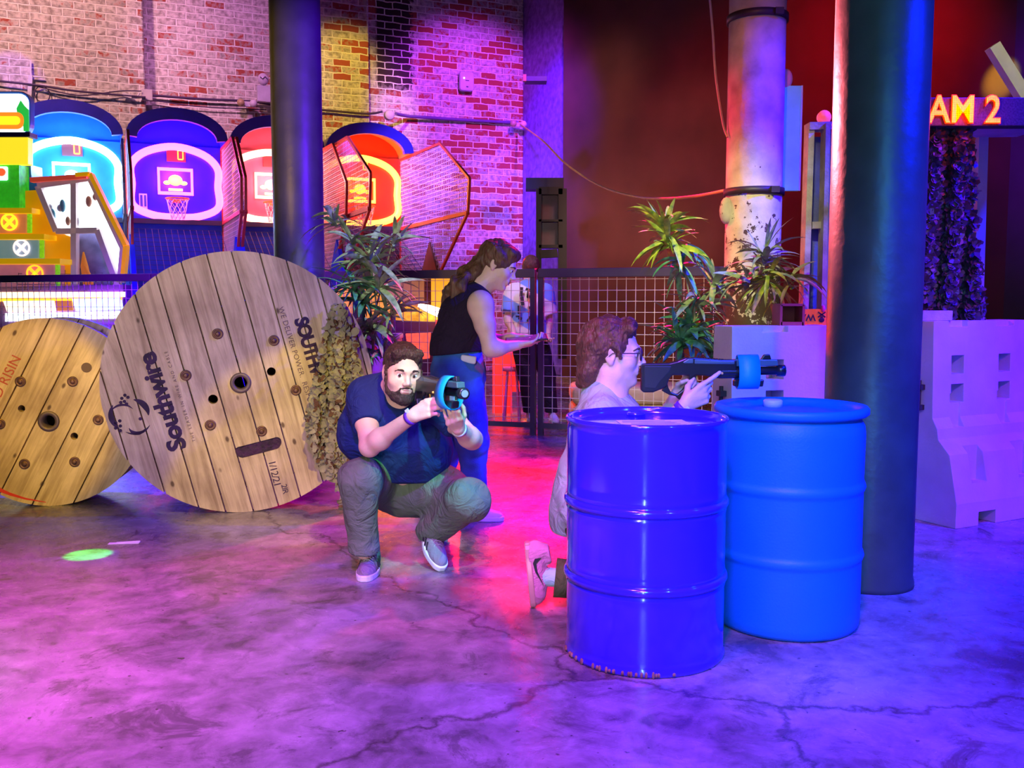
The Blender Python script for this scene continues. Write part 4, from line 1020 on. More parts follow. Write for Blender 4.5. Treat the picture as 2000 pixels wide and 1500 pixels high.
# ================================================================ MACHINES BEHIND THE FENCE, CENTRE
D1 = 11.6
al = thing('alley_game_machine', 'low alley game with yellow patterned deck and a white-hot light tube', 'arcade machine', (P(780, 700, D1).x, D1, 0))
pp_('deck', [(655, 562), (690, 560), (860, 618), (860, 634), (700, 622), (650, 600)], 11.3, 12.2, M('patterned_deck', (0.95, 0.42, 0.03), 0.4, var=0.95, scale=14, emit=0.7, ecol=(1.0, 0.35, 0.02)), al)
pp_('cabinet', [(690, 622), (870, 630), (872, 840), (690, 840)], 11.2, 12.2, M('dark_plum_cabinet', (0.10, 0.02, 0.07), 0.4), al)
pp_('tan_side_panel', [(742, 541), (828, 541), (828, 600), (810, 600), (742, 575)], 11.8, 11.9, M('tan_panel', (0.52, 0.36, 0.16), 0.5), al)
pp_('yellow_side_panel', [(842, 535), (880, 535), (880, 650), (842, 610)], 11.6, 11.7, M('amber_panel', (0.95, 0.5, 0.03), 0.5, emit=0.5, ecol=(1, 0.5, 0.02)), al)
pp_('red_lit_edge', [(850, 625), (882, 625), (878, 690), (850, 690)], 11.15, 11.2, emis('red_edge_glow', (1.0, 0.03, 0.02), 1.5), al)
m_ = MB(); m_.tube([P(817, 596, 11.1), P(835, 602, 11.1), P(856, 610, 11.1), P(880, 622, 11.1)], [0.02, 0.045, 0.055, 0.05], 10); m_.build('light_tube', emis('hot_white_tube', (1.0, 0.75, 0.6), 8), al, world=True)
bx_ = thing('lit_game_panel', 'red and orange patterned game panel behind the mesh, above the crouching head', 'arcade machine', (P(815, 700, 10.9).x, 10.9, 0))
pp_('panel', [(792, 652), (840, 650), (838, 700), (800, 705)], 10.85, 10.95, M('red_pattern', (0.95, 0.12, 0.05), 0.5, var=0.9, scale=16, emit=1.0, ecol=(1.0, 0.10, 0.06)), bx_)
pp_('stand', [(800, 700), (838, 700), (838, 840), (800, 840)], 10.86, 10.94, M('dark_plum_cabinet', (0.10, 0.02, 0.07)), bx_)
bx_ = thing('pale_storage_box', 'pale lilac box behind the mesh beside the leafy plant', 'box', (P(752, 700, 10.8).x, 10.8, 0))
pp_('box_body', [(724, 662), (778, 660), (780, 840), (722, 840)], 10.6, 11.0, M('pale_lilac_plastic', (0.65, 0.35, 0.75), 0.5), bx_, bevel=0.03)
pp_('box_lid', [(722, 654), (780, 652), (781, 663), (721, 665)], 10.58, 11.02, M('pale_lilac_lid', (0.7, 0.4, 0.8), 0.5), bx_, bevel=0.02)
rg_ = thing('red_neon_game', 'red game cabinet with a bright orange L-shaped neon tube', 'arcade machine', (P(1015, 700, 11.0).x, 11.0, 0))
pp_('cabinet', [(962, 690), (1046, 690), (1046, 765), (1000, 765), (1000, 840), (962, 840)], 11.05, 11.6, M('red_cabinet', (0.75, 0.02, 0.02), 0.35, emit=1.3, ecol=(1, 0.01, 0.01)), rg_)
m_ = MB(); m_.tube([P(1033, 672, 10.95), P(1036, 700, 10.95), P(1037, 755, 10.95), P(1027, 770, 10.95), P(1025, 780, 10.95)], 0.028, 10); m_.build('neon_tube', emis('orange_neon_tube', (1.0, 0.22, 0.01), 14), rg_, world=True)
st = thing('pink_stool', 'small magenta stool behind the mesh beside the walking person', 'stool', (P(1000, 745, 10.5).x, 10.5, 0))
m_ = MB(); zs = P(1000, 716, 10.5).z; m_.lathe([(0.0, zs-0.05), (0.10, zs-0.05), (0.11, zs-0.02), (0.10, zs), (0, zs)], 20); m_.build('seat', M('magenta_seat', (0.8, 0.1, 0.5), 0.5), st)
for a in range(4):
    m_ = MB(); m_.tube([(0.07*cos(a*PI/2+.7), 0.07*sin(a*PI/2+.7), zs-0.05), (0.12*cos(a*PI/2+.7), 0.12*sin(a*PI/2+.7), 0)], 0.012); m_.build('leg', M('magenta_leg', (0.6, 0.08, 0.45), 0.5), st)
mt = M('tan_foam_mat', (0.60, 0.44, 0.28), 0.8, bump=0.3)
for k in range(2):
    zz = (0.08, 0.29)[k]
    m_ = MB(); A = P(1112, 750, 10.6); B = P(1345, 750, 10.2); m_.box(((A.x+B.x)/2, 10.4, 0), (B.x-A.x, 0.7, 0.2)); m_.xf(Matrix.Translation((0, 0, zz+0.02)))
    cx = (A.x+B.x)/2; m_.xf(Matrix.Translation((-cx, -10.4, -zz+0.08)))
    o = m_.build('foam_mat', mt, bevel=0.07, seg=4); o.location = (cx, 10.4, 0.0+k*0.205)
    tag(o, ('tan foam mat lying on the floor behind the mesh fence', 'tan foam mat lying on top of another mat behind the fence')[k], 'mat', 'tan foam mats')
# dark glazed rack against the return wall
rk = thing('metal_rack', 'black metal rack with glazed panes against the brick corner', 'rack', (P(1080, 600, 14.6).x, 14.6, 0))
kk = M('black_rack_steel', (0.015, 0.012, 0.02), 0.5)
m_ = MB()
for a, b, w in (((1052, 370), (1052, 700), 10), ((1098, 370), (1098, 700), 16), ((1052, 374), (1098, 374), 14), ((1052, 432), (1098, 432), 4), ((1052, 482), (1098, 482), 6)):
    m_.bar(P(a[0], a[1], 14.5), P(b[0], b[1], 14.5), w*14.5/FPX, 0.25, (0, 1, 0))
m_.build('frame', kk, rk, world=True)
pp_('pane', [(1056, 380), (1091, 380), (1091, 430), (1056, 430)], 14.56, 14.58, M('dim_reddish_pane', (0.14, 0.08, 0.10), 0.2), rk)
pp_('pane', [(1056, 435), (1091, 435), (1091, 480), (1056, 480)], 14.56, 14.58, M('dim_reddish_pane', (0.14, 0.08, 0.10), 0.2), rk)
pp_('lamp_head', [(1054, 488), (1088, 486), (1090, 502), (1056, 504)], 14.2, 14.35, kk, rk)
bmx = MB(); A = P(1027, 361, 14.75); B = P(1100, 361, 14.75); bmx.bar(A, B, 0.17, 0.35, (0, 1, 0))
tag(bmx.build('steel_beam', M('dark_blue_beam', (0.02, 0.02, 0.06), 0.5)), 'short dark steel beam across the brick corner above the rack', 'beam')

# ================================================================ WALL FITTINGS, CABLES
def wp(px, py, off=0.05):
    t = wall_pt(px, off); p = WO+WN*off+WE*t; q = P(px, py, p.y); return V((p.x, p.y, q.z))
def catmull(pts, sub=8):
    pts = [V(p) for p in pts]; out = []
    for i in range(len(pts)-1):
        p0 = pts[max(i-1, 0)]; p1 = pts[i]; p2 = pts[i+1]; p3 = pts[min(i+2, len(pts)-1)]
        for j in range(sub):
            t = j/sub; out.append(0.5*((2*p1)+(p2-p0)*t+(2*p0-5*p1+4*p2-p3)*t*t+(3*p1-p0-3*p2+p3)*t**3))
    out.append(pts[-1]); return out
cab = M('dark_violet_cable', (0.06, 0.03, 0.10), 0.6)
def cable(pts, r, mat, label, name='cable', cat='cable', group=None):
    m_ = MB(); m_.tube(catmull(pts), r, 8); return tag(m_.build(name, mat), label, cat, group)
cable([wp(-40, 152, .4), wp(90, 166, .42), wp(170, 178, .42), wp(300, 190, .42)], 0.016, cab, 'thick dark cable run along the brick on the upper left')
cable([wp(85, 166, .4), wp(170, 186, .42), wp(250, 178, .42), wp(292, 178, .42)], 0.010, cab, 'thin dark cable sagging left of the left junction box')
cable([wp(312, 186, .1), wp(400, 193, .1), wp(500, 198, .1), wp(538, 204, .1), wp(556, 208, .46), wp(640, 215, .42), wp(720, 222, .42), wp(752, 218, .42)], 0.020, cab, 'dark cable run from left junction box past the column')
cable([wp(312, 195, .1), wp(400, 208, .1), wp(530, 214, .1)], 0.009, cab, 'thin dark cable sagging under the main run beside the left junction box')
m_ = MB(); m_.tube([wp(778, 222, .42), wp(800, 227, .12), wp(900, 234, .08), wp(1012, 240, .08)], 0.028, 10)
tag(m_.build('conduit', M('violet_conduit', (0.15, 0.08, 0.28), 0.5)), 'straight conduit along the brick, right of the round junction box', 'conduit')
m_ = MB(); c = wp(103, 184, .36)
for k in range(2): m_.tube([c+WE*(0.105*cos(a*PI/10))*(1-.04*k)+V((0, 0, 0.115*sin(a*PI/10)))*(1+.03*k)+WN*0.01*k for a in range(20)], 0.006, 6, closed=True)
tag(m_.build('cable_coil', cab), 'small coil of thin cable hanging on the brick wall', 'cable')
boxm = M('white_junction_plastic', (0.55, 0.48, 0.52), 0.5)
def wbox(px, py, w, h, off, dpt, name, label, cat, mat=boxm, bev=0.012):
    c = wp(px, py, off); m_ = MB(); m_.box((0, 0, 0), (w, dpt, h)); o = m_.build(name, mat, bevel=bev); o.location = c; o.rotation_euler = (0, 0, RANG); return tag(o, label, cat)
wbox(303, 186, 0.16, 0.17, .34, .08, 'junction_box', 'square junction box on the brick pilaster corner, left of the column', 'box')
o = thing('junction_box', 'round junction box at the corner of the yellow-lit pilaster', 'box', wp(765, 225, .38), RANG)
m_ = MB(); m_.lathe([(0, -0.05), (0.085, -0.05), (0.085, 0.03), (0.07, 0.045), (0, 0.045)], 24, Matrix.Rotation(PI/2, 4, 'X')); m_.build('cover', boxm, o)
wf = M('white_fixture_plastic', (0.65, 0.62, 0.70), 0.5)
o = thing('wall_fixture', 'slim white fixture standing upright on the upper left brick', 'fixture', wp(80, 170, .38), RANG)
m_ = MB(); m_.box((0, 0, 0), (0.055, 0.06, 0.34), Matrix.Rotation(R(5), 3, 'Y')); m_.build('housing', wf, o)
m_ = MB(); m_.box((0.02, 0, 0.27), (0.02, 0.03, 0.26)); m_.box((0.1, 0, 0.16), (0.18, 0.03, 0.02)); m_.build('bracket', wf, o)
o = thing('wall_fixture', 'small white sensor on the cable run left of the left junction box', 'fixture', wp(265, 187, .4), RANG)
m_ = MB(); m_.box((0, 0, 0), (0.13, 0.06, 0.055), Matrix.Rotation(R(12), 3, 'Y')); m_.build('housing', wf, o)
m_ = MB(); m_.tube(catmull([(0.06, 0, -0.02), (0.13, 0, -0.02), (0.18, 0, 0.06)]), 0.012); m_.build('lead', wf, o)
# twin-head emergency lamps
bulb = M('frosted_bulb', (0.75, 0.68, 0.75), 0.3)
def twin(px, py, off, label, boxed):
    o = thing('emergency_light', label, 'lamp', wp(px, py, off), RANG)
    if boxed:
        m_ = MB(); m_.box((0, 0, 0), (0.22, 0.1, 0.26)); m_.build('housing', wf, o, bevel=0.01)
        m_ = MB(); m_.sphere((-0.01, -0.04, 0.23), (0.09, 0.07, 0.10)); h = m_.build('lamp_head', bulb, o)
        m_ = MB(); m_.tube([(-0.07, -0.115, 0.25), (-0.03, -0.12, 0.22), (0.01, -0.12, 0.26), (0.05, -0.115, 0.22)], 0.006); m_.build('filament', cab, h)
    else:
        for dx in (-0.16, 0.04):
            m_ = MB(); m_.sphere((dx, -0.05, 0.0), 0.062); m_.build('lamp_head', bulb if dx > 0 else M('amber_lamp_head', (0.55, 0.42, 0.2), 0.4), o)
            m_ = MB(); m_.tube([(dx, 0.03, 0.0), (dx, -0.03, 0)], 0.03); m_.build('socket', cab, o)
        m_ = MB(); m_.box((-0.06, 0.04, 0), (0.2, 0.04, 0.08)); m_.build('base_plate', wf, o)
twin(526, 184, .25, 'white emergency light box half behind the left column', True)
twin(500, 203, .2, 'twin lamp heads on the cable run beside the left column', False)
twin(1016, 243, .22, 'twin lamp heads at the corner where the yellow cable starts', False)
o = thing('wall_speaker', 'rounded white device with a small light on the violet brick', 'device', wp(912, 160, .08), RANG)
m_ = MB(); m_.prism(rrect(-0.135, -0.17, 0.135, 0.17, 0.05), -0.07, 0.03); m_.build('housing', M('lilac_white_casing', (0.62, 0.58, 0.72), 0.4), o, bevel=0.02)
m_ = MB(); m_.box((0, -0.072, 0.01), (0.07, 0.005, 0.015)); m_.box((0, -0.072, -0.10), (0.04, 0.005, 0.02)); m_.build('badge', cab, o)
m_ = MB(); m_.sphere((-0.06, -0.071, 0.05), 0.014); m_.build('indicator', emis('indicator_glow', (1, 1, 1), 2), o)
o = thing('wall_bracket', 'dark steel bracket sticking out of the blue brick return', 'bracket', P(1046, 157, 15.0), 0)
m_ = MB(); m_.box((0, 0, 0), (0.34, 0.25, 0.07)); m_.build('arm', M('dark_blue_beam', (0.02, 0.02, 0.06)), o)
m_ = MB(); m_.box((-0.17, -0.1, 0.01), (0.05, 0.08, 0.10)); m_.build('end_plate', M('rusty_end', (0.4, 0.2, 0.08), 0.8), o)
yc = M('yellow_cable_sheath', (0.62, 0.50, 0.08), 0.5)
cable([wp(1016, 243, .38), P(1060, 275, 15.2), P(1105, 320, 13.6), P(1170, 362, 11.6), P(1240, 384, 9.9), P(1300, 388, 8.8), P(1360, 383, 8.0), P(1418, 372, 7.35)], 0.013, yc, 'yellow cable sagging from the brick corner to the white column')
cable([P(1383, -40, 7.2), P(1392, 60, 7.2), P(1398, 150, 7.2), P(1412, 240, 7.15), P(1421, 268, 7.1)], 0.009, M('pale_cable', (0.5, 0.36, 0.3), 0.6), 'thin pale cable hanging down beside the white column')
# sheet hanging by the white column
o = thing('hanging_panel', 'pale blue rectangular panel hanging at the right of the white column', 'panel', P(1544, 270, 7.3), 0)
A, B = P(1524, 168, 7.3), P(1560, 373, 7.3)
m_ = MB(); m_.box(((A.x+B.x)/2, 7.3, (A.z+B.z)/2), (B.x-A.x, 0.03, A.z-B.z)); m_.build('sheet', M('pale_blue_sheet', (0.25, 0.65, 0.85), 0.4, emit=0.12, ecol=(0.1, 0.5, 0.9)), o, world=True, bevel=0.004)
m_ = MB(); c = P(1534, 154, 7.3); m_.sphere(c, (0.055, 0.03, 0.075)); m_.build('round_hanger', M('pink_disc', (0.85, 0.45, 0.5), 0.5), o, world=True)
m_ = MB(); m_.box((B.x, 7.285, (A.z+B.z)/2), (0.012, 0.01, A.z-B.z)); m_.build('edge_strip', M('pale_edge', (0.6, 0.85, 0.95), 0.4), o, world=True)

# ================================================================ TIMBER FRAME behind the barrier
tw = M('grey_rough_timber', (0.38, 0.33, 0.32), 0.8, var=0.3, scale=9, bump=0.5)
tb = M('blue_painted_board', (0.10, 0.10, 0.42), 0.6, var=0.3, scale=5, bump=0.3)
DT = 6.25
tf = thing('timber_frame', 'tall grey timber frame with blue boards between the two right columns', 'frame', (P(1606, 600, DT).x, DT, 0), 0)
def beam(name, a, b, w, dpt, d, mat, par):
    m_ = MB(); m_.bar(P(a[0], a[1], d), P(b[0], b[1], d), w*d/FPX, dpt, (0, 1, 0)); return m_.build(name, mat, par, world=True)
def post_to_floor(name, px_top, py_top, px_bot, w, dpt, d, mat, par):
    A = P(px_top, py_top, d); B = V((P(px_bot, 640, d).x, d, 0)); m_ = MB(); m_.bar(A, B, w*d/FPX, dpt, (0, 1, 0)); return m_.build(name, mat, par, world=True)
post_to_floor('post', 1581, 246, 1566, 11, 0.10, DT, tw, tf)
post_to_floor('post', 1613, 243, 1604, 9, 0.10, DT-0.05, tw, tf)
post_to_floor('post', 1650, 243, 1648, 12, 0.10, DT, tw, tf)
beam('top_board', (1576, 249), (1652, 247), 14, 0.12, DT, tw, tf)
beam('rung', (1582, 441), (1612, 440), 13, 0.10, DT, tw, tf)
post_to_floor('blue_board', 1598, 268, 1588, 22, 0.03, DT+0.06, tb, tf)
post_to_floor('blue_board', 1632, 246, 1624, 26, 0.03, DT+0.04, M('pale_blue_board', (0.20, 0.27, 0.62), 0.6, var=0.25, scale=5, bump=0.3), tf)
o = thing('round_lamp', 'small pink round lamp on top of the timber frame', 'lamp', P(1609, 240, DT), 0)
m_ = MB(); m_.lathe([(0, -0.02), (0.042, -0.02), (0.045, 0.01), (0.03, 0.03), (0, 0.035)], 20, Matrix.Translation((0, 0, 0.035)) @ Matrix.Rotation(PI/2, 4, 'X')); m_.build('lens', M('pink_lens', (0.9, 0.15, 0.2), 0.3, emit=0.6, ecol=(1, 0.1, 0.15)), o)
m_ = MB(); m_.box((0, 0, -0.018), (0.04, 0.04, 0.03)); m_.build('foot', kk, o)
# crate and warning tape on the left barrier
DC = 5.36
o = thing('open_crate', 'small dark open crate standing on the barrier beside the white column', 'crate', (P(1539, 640, DC).x, DC, 1.17), 0)
m_ = MB(); wv, hv = 0.125, 0.115
m_.box((0, 0, 0.01), (wv, 0.16, 0.02)); m_.box((0, 0, hv), (wv, 0.16, 0.014)); m_.box((-wv/2, 0, hv/2), (0.014, 0.16, hv)); m_.box((wv/2, 0, hv/2), (0.014, 0.16, hv)); m_.box((0, 0.075, hv/2), (wv, 0.01, hv))
m_.build('crate_body', M('red_brown_crate', (0.30, 0.06, 0.06), 0.6), o)
tp_ = thing('warning_tape', 'orange warning tape with black print strung upside down over the barrier', 'tape', (P(1590, 640, 5.33).x+.03, 5.345, 1.17), R(-4))
om = M('orange_warning_tape', (0.95, 0.16, 0.02), 0.5, emit=0.15, ecol=(1.0, 0.15, 0.02)); bk_ = M('tape_black_print', (0.02, 0.01, 0.01), 0.6)
m_ = MB(); n = 16; w_ = 0.32
for k in range(n):
    x0 = -w_/2+w_*k/n+0.06; x1 = -w_/2+w_*(k+1)/n+0.06; y = 0.008*sin(k*0.9); y_ = 0.008*sin((k+1)*0.9); zz = 0.004*sin(k*.5)
    m_.add([(x0, y, zz), (x1, y_, zz), (x1, y_, 0.088+zz), (x0, y, 0.088+zz)], [(0, 1, 2, 3)]); m_.add([(x0, y+.001, zz), (x1, y_+.001, zz), (x1, y_+.001, 0.088+zz), (x0, y+.001, 0.088+zz)], [(3, 2, 1, 0)])
m_.build('tape_band', om, tp_)
def tape_text(s_, x, z=0.045, size=0.052, rot=PI):
    t = text_mb(s_, size, 0.0005, 0.0015, 1.0); t.xf(Matrix.Translation((x, -0.012, z)) @ Matrix.Rotation(rot, 4, 'Y') @ FRONT); return t.build('lettering', bk_, tp_)
tape_text('WA', -0.065); tape_text('NING', 0.13)
m_ = MB(); m_.sphere((0.012, -0.013, 0.030), (0.016, 0.002, 0.014), 12, 8)
for a in (35, -35): m_.box((0.012, -0.013, 0.060), (0.05, 0.002, 0.008), Matrix.Rotation(R(a), 3, 'Y'))
m_.box((0.012, -0.013, 0.045), (0.014, 0.002, 0.012)); m_.build('skull_mark', bk_, tp_)
m_ = MB(); m_.sphere((0.02, -0.01, 0.094), (0.012, 0.01, 0.02), 10, 8); m_.build('pink_clip', M('pink_clip', (0.9, 0.1, 0.25), 0.4), tp_)

# ================================================================ SIGN STRUCTURE on the right
DS = 5.72
sg = thing('led_sign', 'long LED matrix sign glowing red and yellow above the black netting', 'sign', (P(1880, 640, DS).x, DS, P(1880, 246, DS).z), 0)
A, B = P(1735, 190, DS), P(2040, 246, DS)
m_ = MB(); m_.box(((A.x+B.x)/2, DS+0.05, (A.z+B.z)/2), (B.x-A.x, 0.10, A.z-B.z)); m_.build('housing', M('grey_mesh_housing', (0.05, 0.04, 0.05), 0.6, var=0.5, scale=90), sg, world=True, bevel=0.005)
t = text_mb('TEAM 2', 0.235, 0.004, 0.002, 1.02)
xs = [v[0] for v in t.v]; wx = max(xs)-min(xs); want = P(1952, 215, DS).x-P(1741, 215, DS).x
cx = (max(xs)+min(xs))/2
c0 = V(((P(1952, 215, DS).x+P(1741, 215, DS).x)/2, DS-0.012, P(1880, 217, DS).z))
t.xf(Matrix.Translation(c0) @ FRONT @ Matrix.Diagonal((want/wx, 0.95, 1, 1)) @ Matrix.Translation((-cx, 0, 0)))
t2_ = text_mb('TEAM 2', 0.235, 0.003, 0.008, 1.02)
t2_.xf(Matrix.Translation(c0+V((0, 0.004, 0))) @ FRONT @ Matrix.Diagonal((want/wx, 0.95, 1, 1)) @ Matrix.Translation((-cx, 0, 0)))
t2_.build('red_letter_halo', emis('led_red', (1.0, 0.02, 0.0), 2.5), sg, world=True)
lm = emis('led_red_yellow', (1.0, 0.45, 0.01), 2.2)
N, L, b = nodes_of(lm)
tc = N.new('ShaderNodeTexCoord'); vo = N.new('ShaderNodeTexVoronoi'); vo.inputs['Scale'].default_value = 95; vo.inputs['Randomness'].default_value = 0.1
L.new(tc.outputs['Object'], vo.inputs['Vector']); cr = N.new('ShaderNodeValToRGB'); e = cr.color_ramp.elements
e[0].position = 0.15; e[0].color = (1.0, 0.62, 0.0, 1); e[1].position = 0.75; e[1].color = (1.0, 0.05, 0.0, 1)
L.new(vo.outputs['Distance'], cr.inputs['Fac']); L.new(cr.outputs[0], b.inputs['Emission Color'])
t.build('led_lettering', lm, sg, world=True)
point('sign_glow', tuple(c0+V((0.1, -0.10, 0))), (1.0, 0.05, 0.01), 6, 0.08)
gs = thing('gate_frame', 'pale timber gate frame standing behind the right barrier under the LED sign', 'frame', (P(1860, 640, 6.1).x, 6.1, 0), 0)
lil = M('lilac_white_timber', (0.55, 0.42, 0.66), 0.6, var=0.15, scale=6, bump=0.3)
post_to_floor('post', 1916, 248, 1908, 18, 0.09, 6.5, lil, gs)
post_to_floor('post', 1760, 248, 1752, 18, 0.09, 6.5, lil, gs)
m_ = MB(); m_.bar(P(1745, 248, 6.16), P(2040, 243, 6.16), 0.045, 0.66, (0, 1, 0)); m_.build('top_board', lil, gs, world=True)
db = MB(); db.bar(P(1938, 90, 7.6), P(2040, 255, 7.6), 0.09, 0.09, (0, 1, 0))  # bar added in place of the bright light patch at the far right
tag(db.build('light_shaft_bar', M('pale_shaft_bar', (0.75, 0.72, 0.60), 0.5)), 'pale diagonal bar in place of a light patch at the far right above the sign', 'bar')
o = tag(MB().box((0, 0, 0.03), (0.2, 0.12, 0.06)).build('wood_block', tw, bevel=0.004), 'short timber offcut lying on the right barrier under the netting', 'block'); o.location = (P(1822, 620, 5.66).x, 5.68, 1.19)

# ================================================================ CAMOUFLAGE NETTING
def scraps(pts_fn, n, size, thick=0.0, curl=1.0):
    """pts_fn() -> (point, normal); each scrap is a small curled leaf-cut flap"""
    m_ = MB()
    for _ in range(n):
        p, nn = pts_fn(); nn = nn.normalized()
        a = V((random.gauss(0, 1), random.gauss(0, 1), random.gauss(0, 1))); x = (a-nn*a.dot(nn)).normalized(); y = nn.cross(x)
        s_ = size*random.uniform(0.6, 1.3); c = random.uniform(0.2, 0.9)*curl
        w = s_*random.uniform(0.35, 0.6)
        vs = []
        for i in range(4):
            t_ = i/3; half = w*(0.25+1.1*math.sin(PI*min(0.97, t_*0.8+0.15)))*0.5
            q = p+x*(t_-0.5)*s_+nn*(c*s_*(t_-0.4)**2*1.6)
            vs += [q-y*half+nn*c*half*0.5, q+y*half+nn*c*half*0.5]
        m_.add(vs, [(0, 1, 3, 2), (2, 3, 5, 4), (4, 5, 7, 6)])
    return m_
cn = thing('camouflage_net', 'tan leaf-cut camouflage net draped over the right side of the large spool', 'net', (P(660, 700, 5.75).x, 5.75, 0), 0)
prof_ = [(592, 650, 668), (640, 640, 690), (700, 624, 703), (760, 612, 708), (800, 604, 706), (850, 600, 702), (880, 612, 698), (915, 632, 694), (935, 648, 690), (960, 662, 684), (1008, 668, 676)]
def netx(py, s_):
    for k in range(len(prof_)-1):
        if prof_[k][0] <= py <= prof_[k+1][0]:
            f = (py-prof_[k][0])/(prof_[k+1][0]-prof_[k][0]); a = prof_[k][1]+f*(prof_[k+1][1]-prof_[k][1]); b_ = prof_[k][2]+f*(prof_[k+1][2]-prof_[k][2]); return a+(b_-a)*s_
    return prof_[-1][1]
def spool_front_d(px):
    # distance ahead of the camera of the big spool's face at column px
    u = (px-1000)/FPX; k = math.tan(R(15)); return (BSY-k*BSX)/(1-k*u)
def net_point():
    while True:
        py = random.uniform(592, 1008)
        wd = netx(py, 1)-netx(py, 0)
        if random.random() < (wd/104.0): break
    s_ = random.random(); px = netx(py, s_)+random.gauss(0, 2.2)
    fold = 0.035*sin(px*0.16+py*0.012)+0.02*sin(px*0.4)
    d = spool_front_d(px)-0.075-fold-0.02*random.random()
    return P(px, py, d), V((0.1*random.gauss(0, 1)-0.16, -1, 0.25*random.gauss(0, 1)))
bkm = M('brown_net_backing', (0.045, 0.022, 0.015), 0.9, var=0.4, scale=30)
tanm = M('tan_camouflage_scrap', (0.30, 0.275, 0.19), 0.85, var=0.35, scale=9)
g = MB(); rows = 40; cols = 10; vs = []
for i in range(rows+1):
    py = 594+(1004-594)*i/rows
    for j in range(cols+1):
        px = netx(py, 0.06+0.88*j/cols); d = spool_front_d(px)-0.058-0.03*sin(px*0.16+py*0.012); vs.append(P(px, py, d))
g.add(vs, [(i*(cols+1)+j, i*(cols+1)+j+1, (i+1)*(cols+1)+j+1, (i+1)*(cols+1)+j) for i in range(rows) for j in range(cols)], True)
g.build('backing_mesh', bkm, cn, world=True)
scraps(net_point, 950, 0.050).build('fabric_scraps', tanm, cn, world=True)['kind'] = 'stuff'
scraps(net_point, 420, 0.040).build('dark_scraps', M('dark_brown_scrap', (0.13, 0.06, 0.035), 0.85), cn, world=True)['kind'] = 'stuff'

bn = thing('black_net', 'black leafy netting hanging from the gate frame onto the right barrier', 'net', (P(1865, 600, 5.85).x, 5.85, 0), 0)
def bnx(py):
    if py < 470: return 1790, 1896+8*(py-250)/220+4*sin(py*.09)
    if py < 590: return 1790, 1906+10*(py-470)/120+5*sin(py*.11)
    return 1806+(py-590)*0.5, 1920-(600-py)*0.1
def bpoint():
    py = random.uniform(246, 622); a, b_ = bnx(py); px = random.uniform(a, b_)
    d = 5.86-0.05*sin(px*0.13+py*0.01)-0.03*random.random()
    return P(px, py, d), V((0.3*random.gauss(0, 1), -1, 0.3*random.gauss(0, 1)))
g = MB(); vs = []; rows = 30; cols = 12
for i in range(rows+1):
    py = 250+(616-250)*i/rows; a, b_ = bnx(py)
    for j in range(cols+1): px = a+(b_-a-6)*j/cols; vs.append(P(px, py, 5.87-0.05*sin(px*0.13+py*0.01)))
g.add(vs, [(i*(cols+1)+j, i*(cols+1)+j+1, (i+1)*(cols+1)+j+1, (i+1)*(cols+1)+j) for i in range(rows) for j in range(cols)], True)
blk = M('black_net_fabric', (0.020, 0.015, 0.025), 0.5)
g.build('backing_mesh', blk, bn, world=True)
scraps(bpoint, 2600, 0.055, curl=1.5).build('fabric_scraps', M('black_violet_scrap', (0.055, 0.035, 0.09), 0.45), bn, world=True)['kind'] = 'stuff'

# ================================================================ PLANTS
def blade(m_, base, dr, L_, w, droop, roll=0.0, n=6):
    dr = V(dr).normalized(); up = V((0, 0, 1))
    side = dr.cross(up)
    if side.length < 0.05: side = V((1, 0, 0))
    side.normalize(); nn = side.cross(dr).normalized()
    side = (side*cos(roll)+nn*sin(roll)).normalized()
    vs = []; p = V(base); d = dr.copy(); st_ = L_/n
    for i in range(n+1):
        t_ = i/n; half = w*0.5*(0.25+0.75*math.sin(PI*min(1, (t_*0.9+0.12))))*(1 if t_ < 0.97 else 0.1)
        fold = d.cross(side).normalized()*half*0.35
        vs += [p-side*half+fold*-1, p.copy(), p+side*half-fold]
        p = p+d*st_; d = (d+V((0, 0, -droop/n))).normalized()
    fs = []
    for i in range(n):
        a = i*3; fs += [(a, a+1, a+4, a+3), (a+1, a+2, a+5, a+4)]
    m_.add(vs, fs, True)
def plant(label, base, stems, rosettes, d, leafmats, group):
    o = thing('leafy_plant', label, 'plant', base, 0, group)
    m_ = MB(); m_.lathe([(0, 0), (0.12, 0), (0.16, 0.28), (0.17, 0.29), (0.15, 0.29), (0.14, 0.25), (0, 0.25)], 24); m_.build('pot', M('dark_plant_pot', (0.03, 0.025, 0.03), 0.6), o)
    for s_ in stems:
        pts = [V((base[0], base[1], 0.24))] if s_[0] == 'b' else []
        pts += [P(x, y, dd) for x, y, dd in s_[1:]]
        m_ = MB(); m_.tube(catmull(pts, 5), 0.010 if s_[0] == 'b' else 0.007, 7); m_.build('stem', M('woody_plant_stem', (0.22, 0.19, 0.12), 0.7), o, world=True)
    for (x, y, dd, nl, ll, bias, mi) in rosettes:
        ll *= 1.18; nl = int(nl*1.25)
        m_ = MB(); c = P(x, y, dd)
        for k in range(nl):
            az = 2*PI*(k+random.random()*0.7)/nl; el = random.uniform(-0.45, 1.1)
            dr = V((cos(az)*cos(el)+bias[0], sin(az)*cos(el)*0.8, sin(el)+bias[1]))
            blade(m_, c+V((random.gauss(0, .01), random.gauss(0, .01), random.uniform(-.05, .05))), dr, ll*random.uniform(0.65, 1.15), 0.036*random.uniform(.7, 1.2)*ll/0.25, random.uniform(0.5, 1.5), random.gauss(0, .5))
        m_.build('leaf_cluster', leafmats[mi], o, world=True)
    return o
